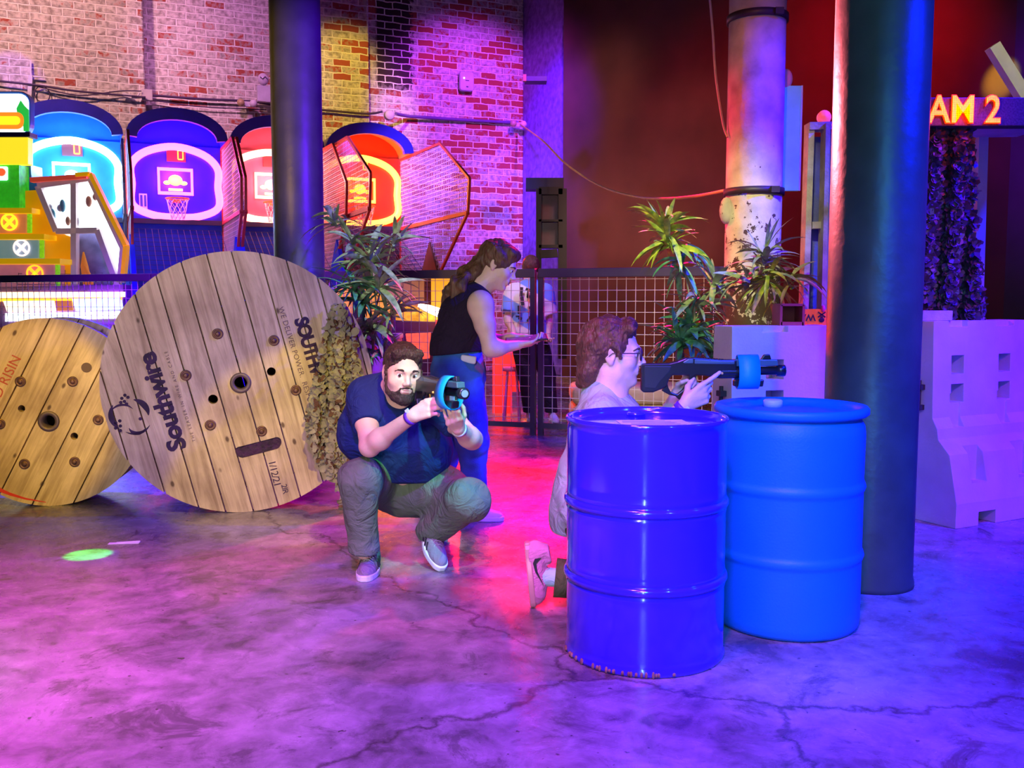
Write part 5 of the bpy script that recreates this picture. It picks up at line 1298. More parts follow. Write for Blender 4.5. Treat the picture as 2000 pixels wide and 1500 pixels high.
def leafmat(name, c0, c1):
    m = M(name, (0.2, 0.3, 0.1), 0.42, spec=0.6); N, L, b = nodes_of(m)
    cr = [n_ for n_ in N if n_.type == 'VALTORGB'][0]; cr.color_ramp.elements[0].color = c0+(1,); cr.color_ramp.elements[1].color = c1+(1,)
    no = [n_ for n_ in N if n_.type == 'TEX_NOISE'][0]; no.inputs['Scale'].default_value = 22
    b.inputs['Transmission Weight'].default_value = 0.0; return m
lg = leafmat('green_yellow_leaf', (0.08, 0.20, 0.03), (0.55, 0.55, 0.06)); lgg = leafmat('grey_green_leaf', (0.10, 0.16, 0.08), (0.36, 0.40, 0.26)); lt = leafmat('teal_green_leaf', (0.02, 0.12, 0.06), (0.12, 0.38, 0.20))
DP = 7.35
plant('bushy lance-leaved plant between the large spool and the left column', (P(728, 800, DP).x, DP, 0),
      [('b', (722, 760, DP), (728, 690, DP), (722, 600, DP), (700, 500, DP), (660, 430, DP)), ('s', (724, 640, DP), (745, 560, DP), (765, 480, DP-.1)), ('s', (728, 700, DP), (735, 600, DP-.1), (720, 510, DP-.1))],
      [(655, 432, DP, 14, .24, (-.1, .1), 1), (690, 470, DP-.1, 14, .26, (0, .1), 1), (768, 478, DP-.1, 13, .25, (.1, .2), 1), (722, 512, DP-.1, 22, .32, (0, .2), 1), (690, 560, DP-.2, 18, .26, (-.1, -.1), 2), (740, 560, DP-.2, 20, .30, (.1, 0), 1), (712, 590, DP-.15, 16, .26, (0, -.1), 2), (765, 610, DP-.1, 16, .25, (.1, -.1), 1), (725, 640, DP-.1, 18, .28, (0, -.2), 1), (700, 670, DP, 14, .24, (0, -.2), 2), (745, 690, DP, 14, .24, (0, -.1), 2)],
      DP, (lg, lgg, lt), 'lance-leaved potted plants')
DQ = 6.4
plant('tall lance-leaved plant rising between the kneeling person and the white column', (P(1345, 800, DQ).x, DQ, 0),
      [('b', (1350, 760, DQ), (1352, 690, DQ), (1356, 600, DQ), (1345, 545, DQ), (1308, 478, DQ)), ('s', (1352, 620, DQ), (1340, 540, DQ), (1328, 500, DQ)), ('s', (1352, 640, DQ), (1388, 572, DQ), (1440, 560, DQ-.1), (1500, 540, DQ-.2)), ('s', (1470, 550, DQ-.1), (1510, 520, DQ-.2), (1545, 560, DQ-.25))],
      [(1298, 455, DQ, 26, .25, (0, .55), 0), (1306, 475, DQ-.05, 22, .25, (0, -.1), 0), (1325, 520, DQ, 9, .22, (-.1, -.5), 2), (1345, 492, DQ, 7, .2, (.4, -.5), 2), (1395, 560, DQ, 18, .24, (.1, .2), 1), (1362, 590, DQ, 16, .24, (-.1, 0), 1),
       (1345, 640, DQ, 30, .24, (0, 0), 2), (1330, 672, DQ-.05, 34, .26, (0, -.1), 2), (1385, 690, DQ, 20, .24, (.3, -.2), 2), (1352, 650, DQ, 16, .22, (0, .3), 0),
       (1495, 505, DQ-.25, 22, .24, (.15, .4), 1), (1500, 545, DQ-.25, 20, .24, (0, -.5), 0), (1545, 552, DQ-.3, 13, .22, (.2, -.1), 0), (1460, 545, DQ-.2, 10, .22, (-.2, 0), 1)],
      DQ, (lg, lgg, lt), 'lance-leaved potted plants')
# paper scrap on the floor
m_ = MB(); m_.box((0, 0, 0.002), (0.16, 0.035, 0.002)); m_.box((0.02, 0.012, 0.005), (0.12, 0.02, 0.002), Matrix.Rotation(R(8), 3, 'Z'))
o = m_.build('paper_scrap', M('white_paper', (0.8, 0.82, 0.85), 0.6)); c = P(242, 1052, 5.03); o.location = (c.x, 5.03, 0); o.rotation_euler = (0, 0, R(8)); tag(o, 'small folded strip of white paper lying on the floor left of the spool', 'paper')

# ================================================================ PEOPLE
def skin_mat(name, col):
    m = M(name, col, 0.5, var=0.08, scale=14, bump=0.12, bscale=160, spec=0.4); N, L, b = nodes_of(m)
    b.inputs['Subsurface Weight'].default_value = 0.15; b.inputs['Subsurface Radius'].default_value = (0.02, 0.008, 0.005); b.inputs['Subsurface Scale'].default_value = 0.4
    return m
skinA = skin_mat('light_skin', (0.66, 0.43, 0.34)); skinB = skin_mat('pale_skin', (0.74, 0.52, 0.45))
def strandmat(name, col, sc=120):
    m = M(name, col, 0.5, var=0.5, scale=sc*0.35, spec=0.5); N, L, b = nodes_of(m)
    tc = N.new('ShaderNodeTexCoord'); mp = N.new('ShaderNodeMapping'); mp.inputs['Scale'].default_value = (1, 1, 0.25)
    n = N.new('ShaderNodeTexNoise'); n.inputs['Scale'].default_value = sc; n.inputs['Detail'].default_value = 5; n.inputs['Distortion'].default_value = 1.2
    L.new(tc.outputs['Object'], mp.inputs[0]); L.new(mp.outputs[0], n.inputs['Vector'])
    bp = N.new('ShaderNodeBump'); bp.inputs['Strength'].default_value = 0.9; bp.inputs['Distance'].default_value = 0.01; L.new(n.outputs['Fac'], bp.inputs['Height']); L.new(bp.outputs['Normal'], b.inputs['Normal'])
    return m
hairA = strandmat('short_dark_brown_hair', (0.035, 0.018, 0.014)); hairB = strandmat('wavy_brown_hair', (0.11, 0.045, 0.028), 70); hairC = strandmat('long_brown_hair', (0.12, 0.055, 0.03), 60)
eyew = M('eye_white', (0.75, 0.72, 0.72), 0.25, var=0.02); iris = M('dark_iris', (0.03, 0.015, 0.01), 0.15, var=0.05); lipm = M('lip_skin', (0.50, 0.20, 0.19), 0.45)
def frame(c, fwd, up):
    y = V(fwd).normalized(); z = (V(up)-y*V(up).dot(y)).normalized(); x = y.cross(z)
    m = Matrix((x, y, z)).transposed().to_4x4(); m.translation = V(c); return m
def head_prims(F, Mh, s, jaw=1.0, nose=1.0, ears=True):
    T = lambda x, y, z: Mh @ V((x*s, y*s, z*s)); rot = Mh.to_3x3()
    E = lambda c, r, k=.02, op='u': F.ell(T(*c), tuple(q*s for q in r), rot, k*s, op)
    K = lambda a, b, ra, rb, k=.02, op='u': F.cone(T(*a), T(*b), ra*s, rb*s, k*s, op)
    E((0, -.012, .035), (.076, .097, .086)); E((0, .028, -.02), (.062*jaw, .068, .085), .03)
    E((0, .034, -.078), (.052*jaw, .052, .042), .03); E((0, .076, -.104), (.022*jaw, .018, .016), .025)
    for q in (-1, 1):
        E((q*.043, .062, -.03), (.022*jaw, .018, .02), .03)
        E((q*.055*jaw, .0, -.07), (.012, .03, .03), .03)
    K((-.036, .083, .020), (-.008, .092, .016), .009, .009, .02); K((.036, .083, .020), (.008, .092, .016), .009, .009, .02)
    for q in (-1, 1): E((q*.031, .102, .0), (.019, .017, .0125), .012, 's')
    K((0, .088, .008), (0, .113*nose, -.030), .0075, .0105, .012)
    for q in (-1, 1):
        E((q*.0115, .104, -.036), (.0085, .010, .0075), .008)
        E((q*.006, .108, -.044), (.0035, .006, .004), .003, 's')
    E((0, .090, -.060), (.027, .012, .016), .012)
    K((-.019, .092, -.0595), (.019, .092, -.0595), .0052, .0052, .006); K((-.015, .092, -.070), (.015, .092, -.070), .0062, .0062, .006)
    K((-.022, .099, -.0645), (.022, .099, -.0645), .0016, .0016, .003, 's')
    for q in (-1, 1):
        K((q*.047, .076, .005), (q*.031, .0895, .0115), .0035, .0045, .006); K((q*.031, .0895, .0115), (q*.016, .085, .004), .0045, .003, .006)
        K((q*.045, .078, -.008), (q*.018, .085, -.009), .003, .003, .006)
    if ears:
        for q in (-1, 1):
            E((q*.077, -.008, -.004), (.009, .020, .032), .008); E((q*.085, -.002, .0), (.006, .010, .018), .005, 's'); E((q*.074, -.004, -.032), (.008, .009, .010), .006)
    return T, rot
def face_parts(o, Mh, s, brow, look=(0, 0), iris_r=.0066):
    T = lambda x, y, z: Mh @ V((x*s, y*s, z*s))
    for q in (-1, 1):
        m_ = MB(); m_.sphere((0, 0, 0), .0122*s, 16, 12); m_.xf(Matrix.Translation(T(q*.031, .0805, .0)))
        e = m_.build('eye', eyew, o, world=True)
        m_ = MB(); m_.sphere((0, 0, 0), (iris_r*s, .003*s, iris_r*s), 14, 8); m_.xf(Matrix.Translation(T(q*.031+look[0], .0912, look[1])) @ Mh.to_3x3().to_4x4())
        m_.build('iris', iris, e, world=True)
        m_ = MB(); m_.tube([T(q*.012, .0965, .017), T(q*.026, .0965, .0225), T(q*.041, .0885, .0215), T(q*.052, .076, .014)], [.004*s, .0052*s, .0046*s, .002*s], 6); m_.build('eyebrow', brow, o, world=True)
    m_ = MB(); m_.tube([T(-.021, .0935, -.063), T(-.010, .0985, -.060), T(0, .0995, -.061), T(.010, .0985, -.060), T(.021, .0935, -.063)], [.001*s, .0035*s, .0035*s, .0035*s, .001*s], 6)
    m_.tube([T(-.019, .094, -.0665), T(-.008, .099, -.070), T(.008, .099, -.070), T(.019, .094, -.0665)], [.001*s, .0045*s, .0045*s, .001*s], 6); m_.build('lips', lipm, o, world=True)
def hand(F, W, fwd, pn, side, curls, s=1.0, thumb=None, spread=0.0):
    """W wrist; fwd towards the knuckles; pn palm normal; side = thumb side. curls: per finger (a1,a2,a3) degrees."""
    W = V(W); f = V(fwd).normalized(); n = V(pn); n = (n-f*n.dot(f)).normalized(); q = f.cross(n); q = q if q.dot(V(side)) > 0 else -q
    k = 0.008*s
    pts = [W+f*.085*s+q*(.030-.0205*i)*s-f*(.004, 0, .005, .014)[i]*s for i in range(4)]
    for i, p in enumerate(pts): F.cone(W+q*(.016-.011*i)*s+f*.012*s, p, .0155*s, .0105*s, .012*s)
    F.cone(W+f*.03*s+q*.008*s+n*.006*s, W+f*.065*s-q*.004*s+n*.004*s, .018*s, .014*s, .015*s)
    tips = []
    for i, p in enumerate(pts):
        Ls = [(.043, .026, .021), (.047, .030, .022), (.043, .028, .021), (.034, .021, .018)][i]; r = (.0090, .0092, .0088, .0078)[i]
        a = 0; cur = p; off = q*spread*(1.5-i)
        for j in range(3):
            a += R(curls[i][j]); d = (f*cos(a)+n*sin(a)+off).normalized(); nx = cur+d*Ls[j]*s
            F.cone(cur, nx, (r-.0006*j)*s, (r-.0006*(j+1))*s, .004*s if j else .010*s); cur = nx
        tips.append(cur)
    t = thumb or ((.55, .75, .35), (.85, .25, .45), (.95, .0, .35))
    cur = W+f*.018*s+q*.020*s+n*.006*s; Lt = (.042, .032, .026); r = (.0135, .0108, .0095, .0078)
    for j in range(3):
        d = (f*t[j][0]+q*t[j][1]+n*t[j][2]).normalized(); nx = cur+d*Lt[j]*s; F.cone(cur, nx, r[j]*s, r[j+1]*s, .012*s if j == 0 else .005*s); cur = nx
    return tips
def shoe(o, heel, fwd, up, s, upper_m, sole_m, lace_m, style='flat', side_mark=None, bend=0.0):
    """heel: back end of the sole on the sole plane"""
    Mh = frame(heel, fwd, up)
    L_ = .29*s
    def wid(t): return s*(.034+.018*sin(PI*min(1, max(0, (t-.25)/.75)))-.004*cos(2*PI*t))*(1 if t < .9 else math.sqrt(max(0.02, 1-((t-.9)/.1)**2*.75)))*(1 if t > .06 else .78)
    n = 22; out = [(wid(i/n), L_*i/n) for i in range(n+1)]; out = out+[(-x, y) for x, y in out[::-1]]
    Tz = Matrix(((1, 0, 0, 0), (0, 0, 1, 0), (0, 1, 0, 0), (0, 0, 0, 1)))   # prism xz -> xy, y -> z
    m_ = MB(); m_.prism(out, 0, .030*s if style == 'flat' else .026*s, Mh @ Tz)
    sl = m_.build('sole', sole_m, o, world=True, bevel=.006)
    F = Field((-.08*s, -.06*s, -.01), (.08*s, .34*s, .18*s), .004)
    c = [((0, 0, .018*s), (0, 0, -1))]
    tz_ = 1.35 if style == 'air' else 1.0; F.ell((0, .195*s, .028*s), (.047*s, .088*s, .040*tz_*s), None, .02, cut=c); F.ell((0, .10*s, .045*s), (.041*s, .10*s, .045*s), None, .03, cut=c)
    F.ell((0, .055*s, .045*s), (.037*s, .055*s, .06*s), None, .02, cut=c); F.cone((0, .055*s, .05*s), (0, .062*s, .098*s), .036*s, .040*s, .02, cut=[((0, 0, .018*s), (0, 0, -1)), ((0, .05*s, .105*s), (0, -.12, .99))])
    F.wrinkle(.0009, 90, 3)
    up_ = F.mesh('upper', upper_m, o, 1, xf=Mh)
    for k in range(5):
        y = (.105+.020*k)*s; z = (.103, .0985, .0925, .0865, .081)[k]*s; m_ = MB()
        m_.tube([Mh @ V(p) for p in ((-.024*s, y, z-.014*s), (-.010*s, y+.006*s, z), (.010*s, y-.004*s, z), (.024*s, y, z-.014*s))], .0028*s, 6); m_.build('lace', lace_m, up_, world=True)
    if side_mark:
        for q in (-1, 1):
            m_ = MB()
            if side_mark[0] == 'stripes':
                for k in range(3):
                    a = Mh @ V((q*.0375*s, (.085+.030*k)*s, .072*s-.006*k*s)); b = Mh @ V((q*.0455*s, (.112+.030*k)*s, .032*s)); m_.bar(a, b, .011*s, .006*s, Mh.to_3x3() @ V((0, 1, 0)))
            else:
                pts = [(.065, .068), (.088, .044), (.125, .046), (.185, .066), (.125, .036), (.085, .030), (.066, .040)]
                m_.prism([(y*s, z*s) for y, z in pts], q*.042*s-.0045, q*.042*s+.0045, Mh @ Matrix(((0, 1, 0, 0), (1, 0, 0, 0), (0, 0, 1, 0), (0, 0, 0, 1))))
            m_.build('side_mark', side_mark[1], up_, world=True)
    return sl
def cloth(name, col, bump=0.25, bscale=300, rough=0.85):
    m = M(name, col, rough, var=0.10, scale=5, bump=bump, bscale=bscale, spec=0.25)
    N, L, b = nodes_of(m)
    if not any(n.name == 'folds' for n in N):
        tc = N.new('ShaderNodeTexCoord'); n = N.new('ShaderNodeTexNoise'); n.name = 'folds'; n.inputs['Scale'].default_value = 9; n.inputs['Detail'].default_value = 3; n.inputs['Distortion'].default_value = 2.2
        L.new(tc.outputs['Object'], n.inputs['Vector']); bp = N.new('ShaderNodeBump'); bp.inputs['Strength'].default_value = 0.7; bp.inputs['Distance'].default_value = 0.03
        L.new(n.outputs['Fac'], bp.inputs['Height']); o_ = b.inputs['Normal'].links[0].from_node; L.new(bp.outputs['Normal'], o_.inputs['Normal'])
    return m
def cuff_ring(name, a, b, r0, r1, mat, o, th=.004):
    m_ = MB(); a, b = V(a), V(b); d = (b-a).normalized(); q = d.to_track_quat('Z', 'Y').to_matrix().to_4x4(); L_ = (b-a).length
    m_.lathe([(r0-th, 0), (r0+th, 0), (r1+th, L_), (r1-th, L_), (r0-th, 0)], 28, Matrix.Translation(a) @ q, close=False); return m_.build(name, mat, o, world=True)

# ---------------------------------------------------------------- crouching man
pA = thing('person', 'crouching man in navy tee and olive trousers aiming a toy blaster', 'person', (P(780, 1100, 4.6).x, 4.6, 0))
J = dict(pel=P(795, 945, 4.84), hipR=P(748, 938, 4.80), hipL=P(838, 950, 4.80), knR=P(702, 938, 4.38), knL=P(915, 975, 4.42), anR=P(712, 1078, 4.44), anL=P(836, 1043, 4.70),
         bel=P(790, 880, 4.70), ch=P(775, 805, 4.62), nk=P(775, 762, 4.54), shR=P(712, 775, 4.56), shL=P(848, 782, 4.52), elR=P(722, 872, 4.34), wrR=P(807, 812, 4.16), elL=P(922, 858, 4.34), wrL=P(894, 836, 4.14))
sA = 1.09
HA = frame(P(786, 727, 4.40), (0.36, -1, -0.10), (0.10, 0, 1))
F = Field((-1.05, 3.85, 0.0), (0.02, 5.1, 1.22), 0.0036)
head_prims(F, HA, sA, 1.08)
F.cone(HA @ V((0, -.03, -.07)), J['nk'], .062, .072, .04)
F.cone(J['nk'], J['ch'], .08, .14, .05); F.cone(J['shR'], J['shL'], .07, .07, .05); F.cone(J['ch'], J['bel'], .15, .16, .05); F.cone(J['bel'], J['pel'], .15, .15, .05)
for h_, k_, a_ in (('hipR', 'knR', 'anR'), ('hipL', 'knL', 'anL')):
    F.cone(J[h_], J[k_], .085, .058, .03); F.cone(J[k_], J[a_], .052, .038, .02)
def arm(F, sh, el, wr, ru=.052, re=.042, rw=.028):
    F.cone(sh, el, ru, re, .03); m = sh.lerp(el, .45); F.ell(m+V((0, -.006, 0)), (ru*1.02,)*3, None, .03)
    F.cone(el, wr, re, rw, .02); m = el.lerp(wr, .25); F.ell(m, (re*1.08,)*3, None, .03); F.cone(el, el, re*.98, re*.98, .01)
arm(F, J['shR'], J['elR'], J['wrR'], .060, .046, .030); arm(F, J['shL'], J['elL'], J['wrL'], .060, .046, .030)
gdir = V((0.46, -0.88, 0.03)).normalized()
hR = hand(F, J['wrR'], P(852, 788, 4.12)-J['wrR'], (0.55, 0.75, -0.1), (0.1, -0.3, 1), [(35, 35, 25), (45, 45, 30), (50, 45, 30), (50, 45, 30)], 1.05, ((.75, .5, .5), (.85, .1, .6), (.9, -.1, .5)))
hL = hand(F, J['wrL'], P(884, 812, 4.03)-J['wrL'], (-0.3, -0.25, 1.0), (1, -.2, .2), [(20, 45, 30), (25, 45, 30), (28, 45, 30), (30, 45, 30)], 1.0, ((.6, .6, .5), (.5, .2, .9), (.3, -.2, .95)))
F.mesh('body', skinA, pA)
face_parts(pA, HA, sA, hairA, (0.0025, -.001))
# hair and beard
H = Field(HA @ V((0, 0, .0))-V((.17,)*3), HA @ V((0, 0, .0))+V((.17,)*3), .0032)
r3 = HA.to_3x3(); T = lambda x, y, z: HA @ (V((x, y, z))*sA)
H.ell(T(0, -.014, .042), tuple(q*sA for q in (.083, .103, .089)), r3, 0); H.cone(T(-.045, .062, .088), T(.05, .062, .09), .022*sA, .022*sA, .02)
H.ell(T(0, .112, -.002), tuple(q*sA for q in (.070, .068, .082)), r3, .008, 's')
H.ell(T(0, .05, -.09), tuple(q*sA for q in (.12, .10, .07)), r3, .01, 's')
for q in (-1, 1): H.ell(T(q*.085, .0, -.012), tuple(w*sA for w in (.022, .024, .036)), r3, .006, 's'); H.cone(T(q*.077, .022, .012), T(q*.070, .026, -.03), .008*sA, .007*sA, .008)
H.halfspace(T(0, 0, -.055), r3 @ V((0, 0, -1))); H.wrinkle(.0022, 170, 5); H.wrinkle(.0015, 340, 6)
H.mesh('hair', hairA, pA)
Bd = Field(HA @ V((0, 0, -.02))-V((.15,)*3), HA @ V((0, 0, -.02))+V((.15,)*3), .0028)
Bd.ell(T(0, .032, -.082), tuple(q*sA for q in (.0625, .0625, .050)), r3, 0); Bd.ell(T(0, .074, -.106), tuple(q*sA for q in (.034, .029, .025)), r3, .02)
for q in (-1, 1): Bd.cone(T(q*.069, .022, -.02), T(q*.060, .032, -.075), .013*sA, .016*sA, .02)
for q in (-1, 1): Bd.ell(T(q*.036, .095, -.038), tuple(w*sA for w in (.030, .040, .026)), r3, .010, 's')
Bd.ell(T(0, .112, -.062), tuple(w*sA for w in (.023, .03, .013)), r3, .006, 's')
for q in (-1, 1): Bd.cone(T(q*.002, .1025, -.0505), T(q*.024, .094, -.056), .0042*sA, .0040*sA, .003); Bd.cone(T(q*.024, .094, -.056), T(q*.030, .083, -.078), .0040*sA, .007*sA, .006)
Bd.halfspace(T(0, 0, -.135), r3 @ V((0, 0, -1))); Bd.wrinkle(.0012, 260, 9)
Bd.mesh('beard', strandmat('dark_short_beard', (0.05, 0.026, 0.022), 200), pA)
# navy tee
navy = cloth('navy_tee_cotton', (0.008, 0.022, 0.14))
S = Field((-1.05, 4.1, 0.2), (0.0, 5.15, 1.1), .006)
S.cone(J['nk']+V((0, .03, -.03)), J['ch'], .10, .165, .06); S.cone(J['shR']+V((.01, .02, 0)), J['shL']+V((-.01, .02, 0)), .088, .088, .06)
S.cone(J['ch'], J['bel'], .178, .195, .08); S.cone(J['bel'], J['pel']+V((0, -.01, .05)), .195, .205, .08)
S.ell(P(700, 840, 4.66), (.10, .13, .16), None, .06); S.ell(P(835, 880, 4.62), (.12, .12, .14), None, .06)
for sh, el in (('shR', 'elR'), ('shL', 'elL')):
    d = (J[el]-J[sh]).normalized(); e = J[sh]+d*.185
    S.cone(J[sh], J[sh].lerp(J[el], .9), .085, .074, .05, cut=[(e, d)])
S.ell(HA @ V((0, -.01, -.13)), (.075, .075, .06), None, .01, 's')
S.wrinkle(.0045, 22, 11, (1, 1, 1.6)); S.wrinkle(.0018, 60, 12)
hn = V((0.0, -.25, -1)).normalized(); S.halfspace(P(790, 944, 4.56), hn)
S.mesh('tee_shirt', navy, pA, 2)
# olive trousers
olive = cloth('olive_trouser_twill', (0.12, 0.165, 0.115), rough=0.75)
S = Field((-1.05, 4.0, 0.05), (0.05, 5.2, 0.75), .006)
S.ell(J['pel']+V((0, .02, 0)), (.23, .20, .17), None, .05)
for h_, k_, a_, rk in (('hipR', 'knR', 'anR', .098), ('hipL', 'knL', 'anL', .100)):
    S.cone(J[h_], J[k_], .135, rk, .06); S.cone(J[k_], J[k_], rk*1.02, rk*1.02, .02)
    d = (J[a_]-J[k_]).normalized(); e = J[a_]-d*.012
    S.cone(J[k_], J[a_]+d*.05, rk, .066, .03, cut=[(e, d)])
S.cone(J['hipR'].lerp(J['hipL'], .3), J['hipL'].lerp(J['knL'], .5), .13, .10, .06)
S.wrinkle(.006, 20, 21, (1, 1, 1.4)); S.wrinkle(.0025, 48, 22)
S.mesh('trousers', olive, pA, 2)
grey_s = cloth('grey_lilac_suede', (0.20, 0.18, 0.22)); sole_w = M('pale_rubber_sole', (0.62, 0.68, 0.72), 0.5); lace_g = cloth('grey_lace', (0.30, 0.28, 0.33)); blackm = M('black_stripe', (0.015, 0.015, 0.02), 0.6)
toe = P(710, 1139, 4.30); shoe(pA, (toe.x+.005, toe.y+.30, 0.0), (-.02, -1, 0), (0, 0, 1), 1.0, grey_s, sole_w, lace_g, 'flat', ('stripes', blackm))
toe = V((P(862, 1104, 4.52).x, 4.50, 0.0)); hl = P(826, 1032, 4.72); fd = (toe-hl).normalized()
shoe(pA, toe-fd*.285+V((0, .0, .0)), fd, (0.35, -.55, .75), 1.0, grey_s, sole_w, lace_g, 'flat', ('stripes', blackm))
cuff_ring('ankle_sock', J['anL']+V((0, 0, -.03)), J['anL']+V((-.01, .02, .03)), .045, .05, cloth('pink_grey_sock', (0.45, 0.32, 0.36)), pA)
fw = (J['wrR']-J['elR']).normalized(); wb = cuff_ring('wristband', J['wrR']-fw*.028, J['wrR']-fw*.008, .033, .033, M('violet_wristband', (0.12, 0.02, 0.55), 0.4), pA, .0015)
m_ = MB(); m_.box((0, 0, 0), (.022, .004, .028), fw.to_track_quat('X', 'Z').to_matrix()); m_.xf(Matrix.Translation(J['wrR']-fw*.018+V((-.012, -.020, .026)))); m_.build('band_tab', M('pale_band_tab', (0.6, 0.75, 0.9), 0.4), wb, world=True)
fw = (J['wrL']-J['elL']).normalized(); cuff_ring('wrist_watch', J['wrL']-fw*.03, J['wrL']-fw*.012, .033, .033, M('pale_watch', (0.5, 0.48, 0.6), 0.4), pA, .0025)

# ---------------------------------------------------------------- toy blasters
gunm = M('black_blaster_plastic', (0.010, 0.013, 0.017), 0.30, var=0.2, scale=5, spec=0.6); gun2 = M('teal_grey_panel', (0.06, 0.13, 0.14), 0.35, spec=0.6); band = M('cyan_foam_band', (0.0, 0.36, 0.85), 0.5, var=0.03, bump=0.1)
def blaster(label, Mg, s):
    """local x forward along the barrel, z up, y across; length about 0.62 s; origin at the butt, mid height"""
    o = thing('toy_blaster', label, 'toy blaster', Mg.translation, 0, 'black toy blasters with a cyan band')
    def pr(name, poly, y, mat, par=None, bev=.004):
        m_ = MB(); m_.prism([(x*s, z*s) for x, z in poly], -y*s, y*s, Mg); return m_.build(name, mat, par or o, world=True, bevel=bev*s)
    st_ = [(0, .045), (0, -.062), (.006, -.080), (.045, -.082), (.085, -.062), (.125, -.088), (.150, -.110), (.163, -.102), (.166, -.080), (.21, -.045), (.235, -.020), (.30, -.018), (.32, -.030), (.41, -.032), (.41, .048), (.24, .062), (.20, .062), (.165, .055), (.13, .044), (.02, .045)]
    # body with its thumb loop left open: two prisms around the hole
    up = [(0, .038), (.004, .045), (.12, .046), (.155, .054), (.19, .068), (.225, .070), (.33, .060), (.41, .058), (.41, -.020), (.33, -.022), (.30, -.012), (.235, -.008), (.215, -.022), (.205, -.030), (.205, -.008), (.135, -.006), (.120, -.02), (.108, -.055), (.095, -.062), (.05, -.080), (.008, -.080), (0, -.070)]
    pr('body', up, .024, gunm, None, .006)
    pr('grip_loop', [(.095, -.060), (.112, -.040), (.118, -.062), (.128, -.080), (.155, -.090), (.178, -.072), (.205, -.035), (.212, -.010), (.238, -.008), (.232, -.024), (.206, -.062), (.180, -.100), (.170, -.116), (.160, -.110), (.148, -.098), (.120, -.092), (.090, -.075)], .015, gunm, None, .004)
    pr('top_panel', [(.175, .050), (.20, .064), (.222, .064), (.222, .044), (.18, .044)], .0255, gun2)
    pr('top_panel', [(.226, .063), (.33, .055), (.40, .053), (.40, .038), (.226, .042)], .0255, gun2)
    pr('side_panel', [(.01, .036), (.012, -.06), (.06, -.065), (.075, -.04), (.12, .01), (.13, .034)], .0255, M('dark_panel', (0.022, 0.03, 0.035), 0.3))
    m_ = MB()
    for k in range(14): m_.prism([((.238+.012*k)*s, .058*s-.0008*k*s), ((.246+.012*k)*s, .058*s-.0008*k*s), ((.246+.012*k)*s, .070*s-.001*k*s), ((.238+.012*k)*s, .070*s-.001*k*s)], -.010*s, .010*s, Mg)
    m_.build('top_rail', gunm, o, world=True)
    m_ = MB(); X = lambda x, y, z: Mg @ (V((x, y, z))*s)
    m_.tube([X(.34, 0, .002), X(.42, 0, .002)], .026*s, 20); m_.build('barrel_collar', gunm, o, world=True)
    m_ = MB(); m_.tube([X(.40, 0, .008), X(.585, 0, .008), X(.586, 0, .008), X(.622, 0, .008), X(.624, 0, .008)], [.018*s, .018*s, .025*s, .025*s, .018*s], 20); m_.build('barrel', gunm, o, world=True)
    m_ = MB(); m_.tube([X(.6245, 0, .008), X(.626, 0, .008)], .016*s, 16); m_.build('muzzle_lens', M('grey_blue_lens', (0.25, 0.35, 0.5), 0.15), o, world=True)
    pr('front_block', [(.40, .060), (.585, .056), (.590, .030), (.40, .028)], .020, gun2)
    pr('front_sight', [(.515, .055), (.53, .078), (.555, .080), (.562, .056)], .010, gunm)
    pr('under_block', [(.40, -.030), (.40, -.058), (.455, -.060), (.525, -.060), (.530, -.030)], .018, gunm)
    pr('trigger', [(.235, -.010), (.243, -.035), (.249, -.033), (.246, -.010)], .004, M('amber_trigger', (0.6, 0.3, 0.05), 0.4))
    m_ = MB(); m_.sphere(X(.345, -.027, .0), (.006*s,)*3, 10, 8); m_.build('switch', M('gold_switch', (0.8, 0.5, 0.1), 0.4), o, world=True)
    # cyan band: egg-shaped loop around the front
    lp = []
    for k in range(28):
        a = 2*PI*k/28; lp.append((.050*sin(a)*(1-.18*cos(a)), .004+.075*cos(a)))
    m_ = MB(); vs = []
    for yy, zz in lp:
        for xx, rr in ((.415, 1), (.505, 1), (.505, .92), (.415, .92)): vs.append(X(xx, yy*rr, .005+(zz-.005)*rr))
    fs = []
    for k in range(28):
        a = k*4; b = ((k+1) % 28)*4
        for j in range(4): fs.append((a+j, a+(j+1) % 4, b+(j+1) % 4, b+j))
    fp = [(yy*.86, .005+(zz-.005)*.88) for yy, zz in lp]; MX = Mg @ Matrix(((0, 1, 0, 0), (1, 0, 0, 0), (0, 0, 1, 0), (0, 0, 0, 1)))
    p_ = MB(); p_.prism([(y_*s, z_*s) for y_, z_ in fp], .44*s, .452*s, MX); p_.build('front_plate', M('dark_red_brown_plate', (0.06, 0.02, 0.02), 0.4), o, world=True)
    p_ = MB(); p_.prism([(y_*s, z_*s) for y_, z_ in ((.004, -.04), (.028, -.035), (.026, .03), (.006, .05))], .453*s, .458*s, MX); p_.build('front_panel', M('pale_blue_front_panel', (0.30, 0.42, 0.62), 0.3), o, world=True)
    m_.add(vs, fs, True); m_.build('foam_band', band, o, world=True)['label'] = 'bright cyan band'
    return o
gb = P(818, 772, 4.40)
Mg = frame(gb, gdir, (0.02, 0, 1)); Mg = Mg @ Matrix(((0, 1, 0, 0), (1, 0, 0, 0), (0, 0, 1, 0), (0, 0, 0, 1))) if False else Matrix((gdir, V((0, 0, 1)).cross(gdir).normalized(), gdir.cross(V((0, 0, 1)).cross(gdir)).normalized())).transposed().to_4x4()
mz = P(888, 770, 4.00); Mg.translation = mz-gdir*.52*0.98
blaster('black toy blaster with cyan band held by the crouching man, pointing at the viewer', Mg, 0.98)

